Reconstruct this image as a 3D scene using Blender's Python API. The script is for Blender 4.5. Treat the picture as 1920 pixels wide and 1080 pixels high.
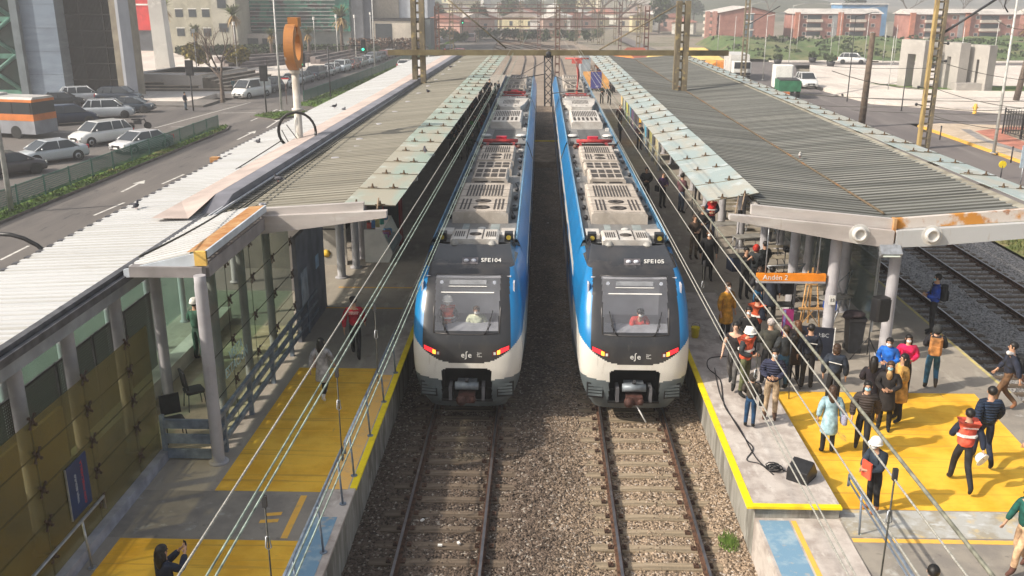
import bpy, math, random
from mathutils import Vector, Matrix
R = math.radians
rnd = random.Random(7)
for o in list(bpy.data.objects): bpy.data.objects.remove(o)
sc = bpy.context.scene
COL = sc.collection
# ------------------------------------------------------------------ camera
CAMZ = 10.56
cd = bpy.data.cameras.new('camera'); cam = bpy.data.objects.new('camera', cd); COL.objects.link(cam)
FPX = 1749.0
cd.sensor_width = 36.0; cd.lens = 36.0*FPX/1920.0
cd.clip_start = 0.2; cd.clip_end = 6000
TH = math.atan(550/FPX); YAW = math.atan(56/math.hypot(550, FPX))
cam.location = (0, 0, CAMZ); cam.rotation_euler = (math.pi/2-TH, 0, YAW)
sc.camera = cam
# ------------------------------------------------------------------ sky, sun, exposure
SUN_EL, SUN_AZ = 37.0, 202.0       # light travels towards +X and a little +Y
w = bpy.data.worlds.new('World'); sc.world = w; w.use_nodes = True
nt = w.node_tree; nt.nodes.clear()
sky = nt.nodes.new('ShaderNodeTexSky'); sky.sky_type = 'NISHITA'; sky.sun_disc = False
sky.sun_elevation = R(SUN_EL); sky.sun_rotation = R(90-SUN_AZ) % (2*math.pi)
sky.air_density = 1.4; sky.dust_density = 4.5; sky.ozone_density = 1.0
bg = nt.nodes.new('ShaderNodeBackground'); bg.inputs[1].default_value = 0.13
hs = nt.nodes.new('ShaderNodeHueSaturation'); hs.inputs['Saturation'].default_value = 0.45
wo = nt.nodes.new('ShaderNodeOutputWorld')
nt.links.new(sky.outputs[0], hs.inputs['Color']); nt.links.new(hs.outputs[0], bg.inputs[0]); nt.links.new(bg.outputs[0], wo.inputs[0])
sd = bpy.data.lights.new('sun', 'SUN'); sd.energy = 4.1; sd.angle = R(0.9); sd.color = (1.0, 0.9, 0.76)
sun = bpy.data.objects.new('sun', sd); COL.objects.link(sun)
az, el = R(SUN_AZ), R(SUN_EL)
sdir = Vector((math.cos(az)*math.cos(el), math.sin(az)*math.cos(el), math.sin(el)))   # towards the sun
sun.rotation_euler = sdir.to_track_quat('Z', 'Y').to_euler(); sun.location = sdir*60
sc.view_settings.view_transform = 'Standard'; sc.view_settings.look = 'None'
sc.view_settings.exposure = 0.35; sc.view_settings.gamma = 1.0
sc.cycles.max_bounces = 6; sc.cycles.transparent_max_bounces = 16; sc.cycles.volume_bounces = 0
sc.cycles.caustics_reflective = False; sc.cycles.caustics_refractive = False

# ------------------------------------------------------------------ pixel <-> place (photo pixels, 1920 x 1080), used to measure where things stand
ct, st_, cy_, sy_ = math.cos(TH), math.sin(TH), math.cos(YAW), math.sin(YAW)
FW = Vector((-sy_*ct, cy_*ct, -st_)); RT = Vector((cy_, sy_, 0)); UP = Vector((-sy_*st_, cy_*st_, ct))
def at(px, py, z=0.0):
    d = FW + RT*((px-960)/FPX) + UP*((540-py)/FPX)
    t = (z-CAMZ)/d.z
    return Vector((d.x*t, d.y*t, z))
def aty(px, py, y):
    d = FW + RT*((px-960)/FPX) + UP*((540-py)/FPX)
    t = y/d.y
    return Vector((d.x*t, y, CAMZ+d.z*t))

# ------------------------------------------------------------------ materials
MATS = {}
def mat(name, col, rough=0.7, metal=0.0, var=0.12, scale=3.0, bump=0.0, bscale=None, col2=None, spec=0.4, kind='noise', detail=5.0, emit=None, es=1.0, stretch=None, alpha=None, trans=0.0, coat=0.0, cr=(0.35, 0.65)):
    if name in MATS: return MATS[name]
    m = bpy.data.materials.new(name); m.use_nodes = True; t = m.node_tree; N = t.nodes; L = t.links
    b = N['Principled BSDF']
    b.inputs['Roughness'].default_value = rough; b.inputs['Metallic'].default_value = metal
    b.inputs['Specular IOR Level'].default_value = spec
    if coat: b.inputs['Coat Weight'].default_value = coat; b.inputs['Coat Roughness'].default_value = 0.08
    tc = N.new('ShaderNodeTexCoord'); mp = N.new('ShaderNodeMapping'); L.new(tc.outputs['Object'], mp.inputs[0])
    if stretch: mp.inputs['Scale'].default_value = stretch
    if kind == 'voronoi':
        n = N.new('ShaderNodeTexVoronoi'); n.inputs['Scale'].default_value = scale; fac = n.outputs['Color']
        sp = N.new('ShaderNodeSeparateColor'); L.new(fac, sp.inputs[0]); fac = sp.outputs[0]; hgt = n.outputs['Distance']
    else:
        n = N.new('ShaderNodeTexNoise'); n.inputs['Scale'].default_value = scale; n.inputs['Detail'].default_value = detail
        fac = n.outputs['Fac']; hgt = fac
    L.new(mp.outputs[0], n.inputs['Vector'])
    c2 = col2 or tuple(max(0, c*(1-2*var)) for c in col); c1 = col if col2 else tuple(min(1, c*(1+var)) for c in col)
    rp = N.new('ShaderNodeValToRGB'); rp.color_ramp.elements[0].position = cr[0]; rp.color_ramp.elements[1].position = cr[1]
    rp.color_ramp.elements[0].color = (*c2, 1); rp.color_ramp.elements[1].color = (*c1, 1)
    L.new(fac, rp.inputs[0]); L.new(rp.outputs[0], b.inputs['Base Color'])
    if bump:
        bm_ = N.new('ShaderNodeBump'); bm_.inputs['Strength'].default_value = min(1, bump); bm_.inputs['Distance'].default_value = 0.02
        if bscale:
            n2 = N.new('ShaderNodeTexNoise'); n2.inputs['Scale'].default_value = bscale; n2.inputs['Detail'].default_value = 4
            L.new(mp.outputs[0], n2.inputs['Vector']); hgt = n2.outputs['Fac']
        L.new(hgt, bm_.inputs['Height']); L.new(bm_.outputs[0], b.inputs['Normal'])
    if emit: b.inputs['Emission Color'].default_value = (*emit, 1); b.inputs['Emission Strength'].default_value = es
    if alpha is not None or trans:
        a = alpha if alpha is not None else 1-trans
        tr = N.new('ShaderNodeBsdfTransparent'); mx = N.new('ShaderNodeMixShader'); out = N['Material Output']
        tr.inputs[0].default_value = (*[min(1, 0.35+0.75*c/max(col)) for c in col], 1)
        mx.inputs[0].default_value = a
        L.new(tr.outputs[0], mx.inputs[1]); L.new(b.outputs[0], mx.inputs[2]); L.new(mx.outputs[0], out.inputs[0])
    MATS[name] = m
    return m
def mix_mat(name, layers, rough=0.85, bump=0.0, bscale=30.0, metal=0.0, spec=0.3):
    """base colour with several noise masks over it: layers = [(col), (col, scale, lo, hi, stretch), ...]"""
    if name in MATS: return MATS[name]
    m = bpy.data.materials.new(name); m.use_nodes = True; t = m.node_tree; N = t.nodes; L = t.links; b = N['Principled BSDF']
    b.inputs['Roughness'].default_value = rough; b.inputs['Metallic'].default_value = metal; b.inputs['Specular IOR Level'].default_value = spec
    tc = N.new('ShaderNodeTexCoord')
    prev = None; base = layers[0]
    for i, (c, s, lo, hi, stz) in enumerate(layers[1:]):
        mp = N.new('ShaderNodeMapping'); mp.inputs['Scale'].default_value = stz or (1, 1, 1); mp.inputs['Location'].default_value = (i*3.7, i*1.3, i*5.1)
        L.new(tc.outputs['Object'], mp.inputs[0])
        n = N.new('ShaderNodeTexNoise'); n.inputs['Scale'].default_value = s; n.inputs['Detail'].default_value = 6; n.inputs['Roughness'].default_value = 0.6
        L.new(mp.outputs[0], n.inputs['Vector'])
        mr = N.new('ShaderNodeMapRange'); mr.inputs['From Min'].default_value = lo; mr.inputs['From Max'].default_value = hi; L.new(n.outputs['Fac'], mr.inputs[0])
        mx = N.new('ShaderNodeMix'); mx.data_type = 'RGBA'; L.new(mr.outputs[0], mx.inputs[0])
        if prev is None: mx.inputs[6].default_value = (*base, 1)
        else: L.new(prev, mx.inputs[6])
        mx.inputs[7].default_value = (*c, 1); prev = mx.outputs[2]
    L.new(prev, b.inputs['Base Color'])
    if bump:
        n = N.new('ShaderNodeTexNoise'); n.inputs['Scale'].default_value = bscale; n.inputs['Detail'].default_value = 5; L.new(tc.outputs['Object'], n.inputs['Vector'])
        bb = N.new('ShaderNodeBump'); bb.inputs['Strength'].default_value = bump; bb.inputs['Distance'].default_value = 0.02; L.new(n.outputs['Fac'], bb.inputs['Height']); L.new(bb.outputs[0], b.inputs['Normal'])
    MATS[name] = m
    return m

# ------------------------------------------------------------------ mesh building
class MB:
    def __init__(s): s.v = []; s.f = []; s.m = []; s.sm = []
    def add(s, vs, fs, mi=0, smooth=False):
        o = len(s.v); s.v += [tuple(v) for v in vs]
        for f in fs: s.f.append([i+o for i in f]); s.m.append(mi); s.sm.append(smooth)
        return s
    def box(s, x0, x1, y0, y1, z0, z1, mi=0):
        vs = [(x0, y0, z0), (x1, y0, z0), (x1, y1, z0), (x0, y1, z0), (x0, y0, z1), (x1, y0, z1), (x1, y1, z1), (x0, y1, z1)]
        return s.add(vs, [(0, 3, 2, 1), (4, 5, 6, 7), (0, 1, 5, 4), (1, 2, 6, 5), (2, 3, 7, 6), (3, 0, 4, 7)], mi)
    def cbox(s, c, d, mi=0, rz=0.0, rx=0.0, ry=0.0, ch=0.0):
        """box at centre c with size d, turned, its vertical edges chamfered by ch"""
        hx, hy, hz = d[0]/2, d[1]/2, d[2]/2
        M = Matrix.Rotation(rz, 3, 'Z') @ Matrix.Rotation(ry, 3, 'Y') @ Matrix.Rotation(rx, 3, 'X')
        if ch <= 0: ring = [(-hx, -hy), (hx, -hy), (hx, hy), (-hx, hy)]
        else: ring = [(-hx+ch, -hy), (hx-ch, -hy), (hx, -hy+ch), (hx, hy-ch), (hx-ch, hy), (-hx+ch, hy), (-hx, hy-ch), (-hx, -hy+ch)]
        n = len(ring); C = Vector(c)
        vs = [C + M @ Vector((x, y, -hz)) for x, y in ring] + [C + M @ Vector((x, y, hz)) for x, y in ring]
        fs = [tuple(range(n))[::-1], tuple(range(n, 2*n))] + [(i, (i+1) % n, n+(i+1) % n, n+i) for i in range(n)]
        return s.add(vs, fs, mi)
    def tube(s, pts, r, seg=8, mi=0, cap=True, r2=None):
        pts = [Vector(p) for p in pts]; n = len(pts); rings = []
        for i, p in enumerate(pts):
            d = (pts[min(i+1, n-1)] - pts[max(i-1, 0)]).normalized()
            a = Vector((0, 0, 1)) if abs(d.z) < 0.95 else Vector((0, 1, 0))
            u = d.cross(a).normalized(); v = u.cross(d).normalized()
            rr = r if not isinstance(r, (list, tuple)) else r[i]
            if r2 is not None: rr = r + (r2-r)*i/max(1, n-1)
            rings.append([p + u*math.cos(2*math.pi*k/seg)*rr + v*math.sin(2*math.pi*k/seg)*rr for k in range(seg)])
        vs = [q for ring in rings for q in ring]
        fs = [(i*seg+k, i*seg+(k+1) % seg, (i+1)*seg+(k+1) % seg, (i+1)*seg+k) for i in range(n-1) for k in range(seg)]
        s.add(vs, fs, mi, True)
        if cap: s.add(rings[0], [tuple(range(seg))[::-1]], mi); s.add(rings[-1], [tuple(range(seg))], mi)
        return s
    def lathe(s, prof, c=(0, 0, 0), seg=16, mi=0, axis='Z', smooth=True, M=None):
        vs = []; n = len(prof)
        for r, h in prof:
            for k in range(seg):
                a = 2*math.pi*k/seg; x, y = r*math.cos(a), r*math.sin(a)
                p = {'Z': (x, y, h), 'X': (h, x, y), 'Y': (x, h, y)}[axis]
                p = Vector(p)
                if M: p = M @ p
                vs.append(p + Vector(c))
        fs = [(i*seg+k, i*seg+(k+1) % seg, (i+1)*seg+(k+1) % seg, (i+1)*seg+k) for i in range(n-1) for k in range(seg)]
        s.add(vs, fs, mi, smooth)
        s.add(vs[:seg], [tuple(range(seg))[::-1]], mi); s.add(vs[-seg:], [tuple(range(seg))], mi)
        return s
    def prism(s, poly, a0, a1, axis='Y', mi=0):
        """poly in the two other axes (XZ for Y, YZ for X, XY for Z), swept from a0 to a1"""
        def P(u, v, a): return {'Y': (u, a, v), 'X': (a, u, v), 'Z': (u, v, a)}[axis]
        n = len(poly)
        vs = [P(u, v, a0) for u, v in poly] + [P(u, v, a1) for u, v in poly]
        fs = [tuple(range(n))[::-1], tuple(range(n, 2*n))] + [(i, (i+1) % n, n+(i+1) % n, n+i) for i in range(n)]
        return s.add(vs, fs, mi)
    def quad(s, a, b, c, d, mi=0): return s.add([a, b, c, d], [(0, 1, 2, 3)], mi)
    def ball(s, c, r, seg=10, rings=6, mi=0):
        rx, ry, rz = r if isinstance(r, (tuple, list)) else (r, r, r)
        vs = []
        for i in range(rings+1):
            t = math.pi*i/rings
            for k in range(seg):
                a = 2*math.pi*k/seg
                vs.append((c[0]+rx*math.sin(t)*math.cos(a), c[1]+ry*math.sin(t)*math.sin(a), c[2]-rz*math.cos(t)))
        fs = [(i*seg+k, i*seg+(k+1) % seg, (i+1)*seg+(k+1) % seg, (i+1)*seg+k) for i in range(rings) for k in range(seg)]
        return s.add(vs, fs, mi, True)
    def mesh(s, name, mats, recalc=True):
        me = bpy.data.meshes.new(name); me.from_pydata(s.v, [], s.f)
        for m in (mats if isinstance(mats, (list, tuple)) else [mats]): me.materials.append(m)
        me.polygons.foreach_set('material_index', s.m); me.polygons.foreach_set('use_smooth', s.sm)
        if recalc:
            import bmesh
            b = bmesh.new(); b.from_mesh(me); bmesh.ops.remove_doubles(b, verts=b.verts, dist=1e-5) if len(s.v) < 4000 and any(s.sm) else None
            bmesh.ops.recalc_face_normals(b, faces=b.faces); b.to_mesh(me); b.free()
        me.update(); return me
    def build(s, name, mats, parent=None, recalc=True, bevel=0.0):
        o = bpy.data.objects.new(name, s.mesh(name, mats, recalc)); COL.objects.link(o)
        if parent: o.parent = parent
        if bevel:
            bv = o.modifiers.new('bevel', 'BEVEL'); bv.width = bevel; bv.segments = 2; bv.limit_method = 'ANGLE'
        return o
def tag(o, label=None, cat=None, group=None, kind=None):
    if label: o['label'] = label
    if cat: o['category'] = cat
    if group: o['group'] = group
    if kind: o['kind'] = kind
    return o
def empty(name, loc, label, cat, group=None, rz=0.0):
    o = bpy.data.objects.new(name, None); COL.objects.link(o); o.location = loc; o.rotation_euler = (0, 0, rz); o.empty_display_size = 0.3
    return tag(o, label, cat, group)
def struct(o): o['kind'] = 'structure'; return o
def copy_tree(o, parent=None):
    c = o.copy(); COL.objects.link(c)
    if parent: c.parent = parent
    for ch in list(o.children): copy_tree(ch, c)
    return c
def text_mesh(txt, size, m, parent, name='lettering', loc=(0, 0, 0), rot=(0, 0, 0), ext=0.004, align='CENTER', sx=1.0):
    cu = bpy.data.curves.new(name, 'FONT'); cu.body = txt; cu.size = size; cu.extrude = ext; cu.align_x = align; cu.align_y = 'CENTER'; cu.resolution_u = 2
    tmp = bpy.data.objects.new('tmp', cu); COL.objects.link(tmp)
    dg = bpy.context.evaluated_depsgraph_get(); me = bpy.data.meshes.new_from_object(tmp.evaluated_get(dg)); bpy.data.objects.remove(tmp)
    me.materials.clear(); me.materials.append(m)
    o = bpy.data.objects.new(name, me); COL.objects.link(o); o.parent = parent; o.location = loc; o.rotation_euler = rot; o.scale = (sx, 1, 1)
    return o

# palette
M = dict(
asphalt=mix_mat('asphalt', [(0.15, 0.135, 0.125), ((0.1, 0.092, 0.09), 0.25, 0.4, 0.62, (1, 0.25, 1)), ((0.2, 0.18, 0.165), 0.12, 0.5, 0.7, (2.5, 0.3, 1)), ((0.05, 0.05, 0.052), 1.7, 0.6, 0.75, (2, 0.3, 1))], 0.9, 0.3, 40),
 plaza=mix_mat('plaza_paving', [(0.66, 0.59, 0.53), ((0.55, 0.49, 0.44), 0.08, 0.42, 0.6, None), ((0.72, 0.67, 0.61), 0.9, 0.5, 0.7, (1, 0.2, 1)), ((0.38, 0.34, 0.32), 0.5, 0.64, 0.78, (0.25, 3, 1))], 0.9),
 plat=mix_mat('platform_concrete', [(0.36, 0.32, 0.27), ((0.28, 0.25, 0.215), 0.6, 0.4, 0.65, None), ((0.45, 0.41, 0.35), 3.0, 0.55, 0.75, (1, 0.3, 1)), ((0.2, 0.175, 0.155), 2.2, 0.6, 0.75, None)], 0.88, 0.15, 60),
 platedge=mix_mat('edge_concrete', [(0.52, 0.47, 0.43), ((0.36, 0.31, 0.28), 2.2, 0.42, 0.62, None), ((0.62, 0.58, 0.54), 5.0, 0.55, 0.72, (1, 0.4, 1)), ((0.2, 0.17, 0.15), 6.0, 0.66, 0.78, None)], 0.9, 0.2, 60),
 ramp=mix_mat('ramp_concrete', [(0.3, 0.27, 0.23), ((0.22, 0.2, 0.18), 1.5, 0.4, 0.62, None), ((0.42, 0.41, 0.38), 2.5, 0.6, 0.72, None), ((0.16, 0.14, 0.13), 5.0, 0.62, 0.75, None)], 0.9, 0.15, 60),
 yellow=mix_mat('yellow_floor_paint', [(0.84, 0.5, 0.05), ((0.72, 0.38, 0.022), 1.4, 0.42, 0.62, None), ((0.9, 0.5, 0.04), 4.0, 0.55, 0.72, (0.4, 2, 1)), ((0.6, 0.33, 0.04), 1.0, 0.57, 0.63, (0.15, 9, 1)), ((0.42, 0.25, 0.07), 7.0, 0.64, 0.78, (0.5, 2.5, 1)), ((0.3, 0.2, 0.1), 0.9, 0.66, 0.74, (3, 0.6, 1))], 0.75, 0.1, 60),
 edgeyellow=mix_mat('bright_yellow_paint', [(0.88, 0.68, 0.01), ((0.75, 0.55, 0.02), 3.0, 0.45, 0.65, None), ((0.5, 0.4, 0.12), 9.0, 0.66, 0.78, None)], 0.6),
 amber=mix_mat('amber_line_paint', [(0.8, 0.45, 0.08), ((0.6, 0.38, 0.12), 6.0, 0.5, 0.7, None)], 0.7),
 oldblue=mix_mat('worn_blue_paint', [(0.17, 0.3, 0.42), ((0.3, 0.4, 0.47), 3.0, 0.5, 0.66, None), ((0.42, 0.38, 0.33), 5.0, 0.6, 0.72, None)], 0.8),
 wallc=mix_mat('stained_wall', [(0.3, 0.29, 0.26), ((0.16, 0.15, 0.13), 2.2, 0.42, 0.62, (1, 1, 0.2)), ((0.42, 0.41, 0.38), 4.0, 0.55, 0.7, (1, 1, 0.3))], 0.9, 0.15, 30),
 grass=mix_mat('grass_green', [(0.11, 0.19, 0.03), ((0.05, 0.085, 0.02), 1.4, 0.4, 0.6, None), ((0.2, 0.19, 0.07), 0.7, 0.55, 0.7, None)], 0.95, 0.6, 12),
 drygrass=mix_mat('dry_grass', [(0.2, 0.19, 0.08), ((0.12, 0.15, 0.045), 1.1, 0.4, 0.6, None), ((0.32, 0.25, 0.14), 0.8, 0.5, 0.68, None), ((0.1, 0.09, 0.06), 3, 0.6, 0.7, None)], 0.95, 0.6, 9),
 earth=mix_mat('earth', [(0.26, 0.22, 0.18), ((0.17, 0.16, 0.1), 0.05, 0.4, 0.6, None), ((0.32, 0.28, 0.24), 0.5, 0.5, 0.7, None)], 0.95),
 steel=mat('rail_steel', (0.3, 0.29, 0.3), 0.3, 0.9, 0.1, 4), rust=mat('rail_rust', (0.115, 0.06, 0.038), 0.85, 0.0, 0.35, 8),
 sleeper=mix_mat('sleeper_wood', [(0.17, 0.13, 0.095), ((0.1, 0.075, 0.055), 2.0, 0.4, 0.6, (0.3, 4, 1)), ((0.24, 0.19, 0.14), 6, 0.55, 0.7, (0.3, 4, 1))], 0.9, 0.4, 20),
 sleeper2=mix_mat('sleeper_light', [(0.33, 0.26, 0.18), ((0.2, 0.16, 0.11), 2.0, 0.4, 0.6, (0.3, 4, 1)), ((0.42, 0.34, 0.25), 6, 0.55, 0.7, (0.3, 4, 1))], 0.9, 0.4, 20),
 colgrey=mix_mat('column_paint', [(0.42, 0.41, 0.43), ((0.32, 0.31, 0.33), 1.2, 0.42, 0.62, None), ((0.22, 0.2, 0.19), 3.0, 0.64, 0.8, (1, 1, 0.3))], 0.6),
 fascia=mix_mat('fascia_paint', [(0.49, 0.45, 0.43), ((0.38, 0.35, 0.335), 1.0, 0.42, 0.62, (0.4, 1, 1)), ((0.54, 0.52, 0.5), 3.0, 0.5, 0.7, (0.3, 1, 1.5)), ((0.34, 0.28, 0.23), 4.0, 0.64, 0.8, (2, 1, 0.3))], 0.6),
 rustpaint=mix_mat('rusty_white_paint', [(0.55, 0.5, 0.46), ((0.5, 0.22, 0.04), 1.1, 0.48, 0.56, (1, 0.8, 1)), ((0.3, 0.11, 0.03), 3.0, 0.58, 0.7, None)], 0.75),
 rustflat=mix_mat('orange_rust', [(0.4, 0.19, 0.07), ((0.5, 0.31, 0.15), 2.0, 0.45, 0.62, None), ((0.28, 0.12, 0.04), 4.0, 0.55, 0.7, None)], 0.8),
 corr=mix_mat('weathered_roof_sheet', [(0.29, 0.27, 0.22), ((0.19, 0.18, 0.15), 0.5, 0.4, 0.62, (0.25, 2.5, 1)), ((0.38, 0.36, 0.3), 1.1, 0.5, 0.7, (0.2, 4, 1)), ((0.12, 0.1, 0.07), 2.0, 0.62, 0.78, (0.5, 3, 1))], 0.75, 0.1, 20),
 corr2=mix_mat('grey_roof_sheet', [(0.25, 0.25, 0.23), ((0.13, 0.135, 0.125), 0.4, 0.4, 0.62, (0.2, 2.5, 1)), ((0.3, 0.29, 0.25), 1.4, 0.52, 0.72, (0.15, 5, 1)), ((0.08, 0.07, 0.055), 2.0, 0.62, 0.78, (0.5, 3, 1))], 0.7, 0.1, 20),
 silver=mix_mat('pale_roof_sheet', [(0.54, 0.545, 0.55), ((0.47, 0.475, 0.48), 0.5, 0.4, 0.62, (0.3, 2.5, 1)), ((0.38, 0.35, 0.3), 2.0, 0.6, 0.75, (0.4, 3, 1))], 0.6),
 pinkflash=mat('flashing', (0.5, 0.41, 0.37), 0.7, 0, 0.1, 1.2), darkmetal=mat('dark_metal', (0.05, 0.05, 0.055), 0.55, 0.3, 0.2, 6), black=mat('black_plastic', (0.018, 0.018, 0.02), 0.45, 0, 0.2, 6),
 galv=mat('galvanised_steel', (0.45, 0.47, 0.5), 0.45, 0.6, 0.12, 8), railblue=mat('handrail_paint', (0.22, 0.27, 0.34), 0.45, 0.3, 0.15, 6), pole=mat('pole_paint', (0.55, 0.55, 0.53), 0.55, 0.1, 0.15, 2),
 mast=mix_mat('weathered_mast', [(0.22, 0.18, 0.12), ((0.12, 0.1, 0.07), 2.5, 0.42, 0.6, (1, 1, 0.3)), ((0.36, 0.28, 0.13), 4, 0.56, 0.7, None)], 0.85), mastyellow=mix_mat('yellowed_mast', [(0.42, 0.3, 0.12), ((0.2, 0.14, 0.07), 2.5, 0.5, 0.66, (1, 1, 0.3))], 0.8),
 beam=mix_mat('ochre_beam', [(0.17, 0.14, 0.075), ((0.12, 0.095, 0.05), 1.2, 0.42, 0.6, None)], 0.85), wood=mat('easel_wood', (0.6, 0.34, 0.13), 0.6, 0, 0.15, 6), rustred=mat('red_brown_steel', (0.14, 0.075, 0.06), 0.8, 0, 0.2, 3),
 white=mat('white_paint', (0.78, 0.77, 0.74), 0.5, 0, 0.06, 2), offwhite=mat('grey_white_paint', (0.6, 0.59, 0.57), 0.5, 0, 0.1, 2), orange=mat('orange_sign', (0.85, 0.27, 0.02), 0.5, 0, 0.06, 3), darkgreen=mat('dark_green_paint', (0.03, 0.12, 0.09), 0.5, 0, 0.2, 5),
 greymid=mat('grey_panel', (0.16, 0.17, 0.2), 0.6, 0, 0.15, 1.5), curb=mat('blue_grey_kerb', (0.33, 0.34, 0.4), 0.8, 0, 0.14, 3, 0.1), tyre=mat('tyre_rubber', (0.02, 0.02, 0.02), 0.8, 0, 0.1, 8), hub=mat('alloy', (0.45, 0.45, 0.46), 0.35, 0.7, 0.1, 8),
 carglass=mat('car_glass', (0.03, 0.035, 0.04), 0.08, 0, 0.05, 1, spec=0.8), lampred=mat('red_lens', (0.5, 0.01, 0.02), 0.3, 0, 0.05, 3), lampwhite=mat('clear_lens', (0.7, 0.7, 0.66), 0.15, 0, 0.05, 3),
)
# ================================================================== the setting: ground, roads, platforms, tracks
def sheet(name, poly, z, m, parent=None, kind='structure', th=None):
    b = MB()
    if th: b.prism(poly, z-th, z, 'Z')
    else: b.add([(x, y, z if not callable(z) else z(x, y)) for x, y in poly], [tuple(range(len(poly)))])
    o = b.build(name, m, parent, recalc=bool(th))
    if not th and o.data.polygons[0].normal.z < 0: o.data.flip_normals()
    if kind and not parent: o['kind'] = kind
    return o
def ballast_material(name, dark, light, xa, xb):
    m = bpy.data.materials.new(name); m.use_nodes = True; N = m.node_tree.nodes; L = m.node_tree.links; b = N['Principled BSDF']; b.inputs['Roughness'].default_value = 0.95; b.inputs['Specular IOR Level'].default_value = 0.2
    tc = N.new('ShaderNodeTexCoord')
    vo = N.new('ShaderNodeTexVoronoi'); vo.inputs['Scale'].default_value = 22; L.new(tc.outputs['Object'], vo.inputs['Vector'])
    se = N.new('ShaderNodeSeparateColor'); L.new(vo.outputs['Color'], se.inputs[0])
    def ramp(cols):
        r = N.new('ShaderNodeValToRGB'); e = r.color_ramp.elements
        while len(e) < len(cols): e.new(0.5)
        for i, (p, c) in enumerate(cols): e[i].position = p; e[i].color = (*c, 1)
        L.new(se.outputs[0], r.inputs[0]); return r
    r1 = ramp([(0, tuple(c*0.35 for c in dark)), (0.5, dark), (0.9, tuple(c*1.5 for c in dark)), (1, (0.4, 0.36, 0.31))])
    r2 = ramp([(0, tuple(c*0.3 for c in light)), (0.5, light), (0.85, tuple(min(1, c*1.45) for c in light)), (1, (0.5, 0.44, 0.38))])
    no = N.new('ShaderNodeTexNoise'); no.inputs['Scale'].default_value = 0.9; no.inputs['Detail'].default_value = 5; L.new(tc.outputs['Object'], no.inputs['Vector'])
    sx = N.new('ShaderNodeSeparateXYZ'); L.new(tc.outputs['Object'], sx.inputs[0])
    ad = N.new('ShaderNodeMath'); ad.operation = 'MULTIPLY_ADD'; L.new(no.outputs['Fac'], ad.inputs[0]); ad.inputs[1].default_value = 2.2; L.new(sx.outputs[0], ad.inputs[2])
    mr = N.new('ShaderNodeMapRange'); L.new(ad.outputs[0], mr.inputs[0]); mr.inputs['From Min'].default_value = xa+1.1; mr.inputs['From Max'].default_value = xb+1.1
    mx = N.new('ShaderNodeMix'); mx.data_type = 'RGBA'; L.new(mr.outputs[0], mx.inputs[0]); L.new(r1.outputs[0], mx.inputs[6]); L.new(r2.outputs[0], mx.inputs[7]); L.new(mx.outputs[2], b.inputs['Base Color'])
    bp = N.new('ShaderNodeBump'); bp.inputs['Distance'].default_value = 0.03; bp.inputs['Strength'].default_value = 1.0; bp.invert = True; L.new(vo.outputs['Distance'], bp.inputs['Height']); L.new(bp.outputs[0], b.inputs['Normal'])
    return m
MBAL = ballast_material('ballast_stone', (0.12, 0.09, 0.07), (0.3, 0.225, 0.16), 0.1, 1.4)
MBALG = ballast_material('grey_ballast', (0.3, 0.29, 0.285), (0.32, 0.3, 0.29), 10, 30)
sheet('ground', [(-3000, -80), (3000, -80), (3000, 5000), (-3000, 5000)], -0.62, M['earth'])
# ballast bed with a real stony surface near the camera
def bal_h(x, y):
    h = -0.19
    d = abs(x-0.28)
    if d < 1.0: h += 0.12*(1-d)              # heap between the tracks
    if x > 3.7: h += 0.03
    return h + 0.02*math.sin(x*3.1+y*1.7)*math.sin(y*2.3-x)
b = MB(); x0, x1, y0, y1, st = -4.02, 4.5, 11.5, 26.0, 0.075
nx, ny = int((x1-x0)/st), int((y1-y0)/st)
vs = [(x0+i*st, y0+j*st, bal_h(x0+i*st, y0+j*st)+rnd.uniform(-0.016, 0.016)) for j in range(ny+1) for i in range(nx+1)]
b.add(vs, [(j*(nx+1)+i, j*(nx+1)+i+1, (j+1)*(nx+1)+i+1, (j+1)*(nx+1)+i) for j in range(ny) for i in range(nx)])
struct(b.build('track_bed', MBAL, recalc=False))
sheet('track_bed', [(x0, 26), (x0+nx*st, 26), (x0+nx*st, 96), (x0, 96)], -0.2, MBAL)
sheet('track_bed', [(-9, 96), (12, 96), (14, 160), (8, 230), (-30, 330), (-60, 330), (-30, 230), (-9, 160)], -0.2, mix_mat('yard_ballast', [(0.3, 0.24, 0.19), ((0.22, 0.17, 0.13), 0.15, 0.4, 0.6, (1, 0.2, 1)), ((0.36, 0.3, 0.25), 0.6, 0.5, 0.7, None)], 0.95))
sheet('track_bed', [(12.1, 10), (20.6, 10), (20.6, 100), (12.1, 100)], -0.2, MBALG)
# loose stones
b = MB()
def stones(n, xa, xb, ya, yb, hf, s0, s1):
    for _ in range(n):
        x, y = rnd.uniform(xa, xb), rnd.uniform(ya, yb); s = rnd.uniform(s0, s1); z = hf(x, y)+s*0.3
        vs = [(x+s*rnd.uniform(.6, 1), y, z), (x, y+s*rnd.uniform(.6, 1), z), (x-s*rnd.uniform(.6, 1), y, z), (x, y-s*rnd.uniform(.6, 1), z), (x+s*rnd.uniform(-.3, .3), y, z+s*rnd.uniform(.4, .9))]
        b.add(vs, [(0, 1, 4), (1, 2, 4), (2, 3, 4), (3, 0, 4)])
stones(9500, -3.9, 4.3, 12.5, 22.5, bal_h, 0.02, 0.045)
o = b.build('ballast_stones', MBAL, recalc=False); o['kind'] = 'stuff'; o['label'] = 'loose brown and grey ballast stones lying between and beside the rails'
b = MB(); stones(6500, 12.4, 20.4, 24, 46, lambda x, y: -0.2, 0.03, 0.06)
o = b.build('ballast_stones', MBALG, recalc=False); o['kind'] = 'stuff'; o['label'] = 'loose grey ballast stones along the tracks right of the platform'
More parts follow.
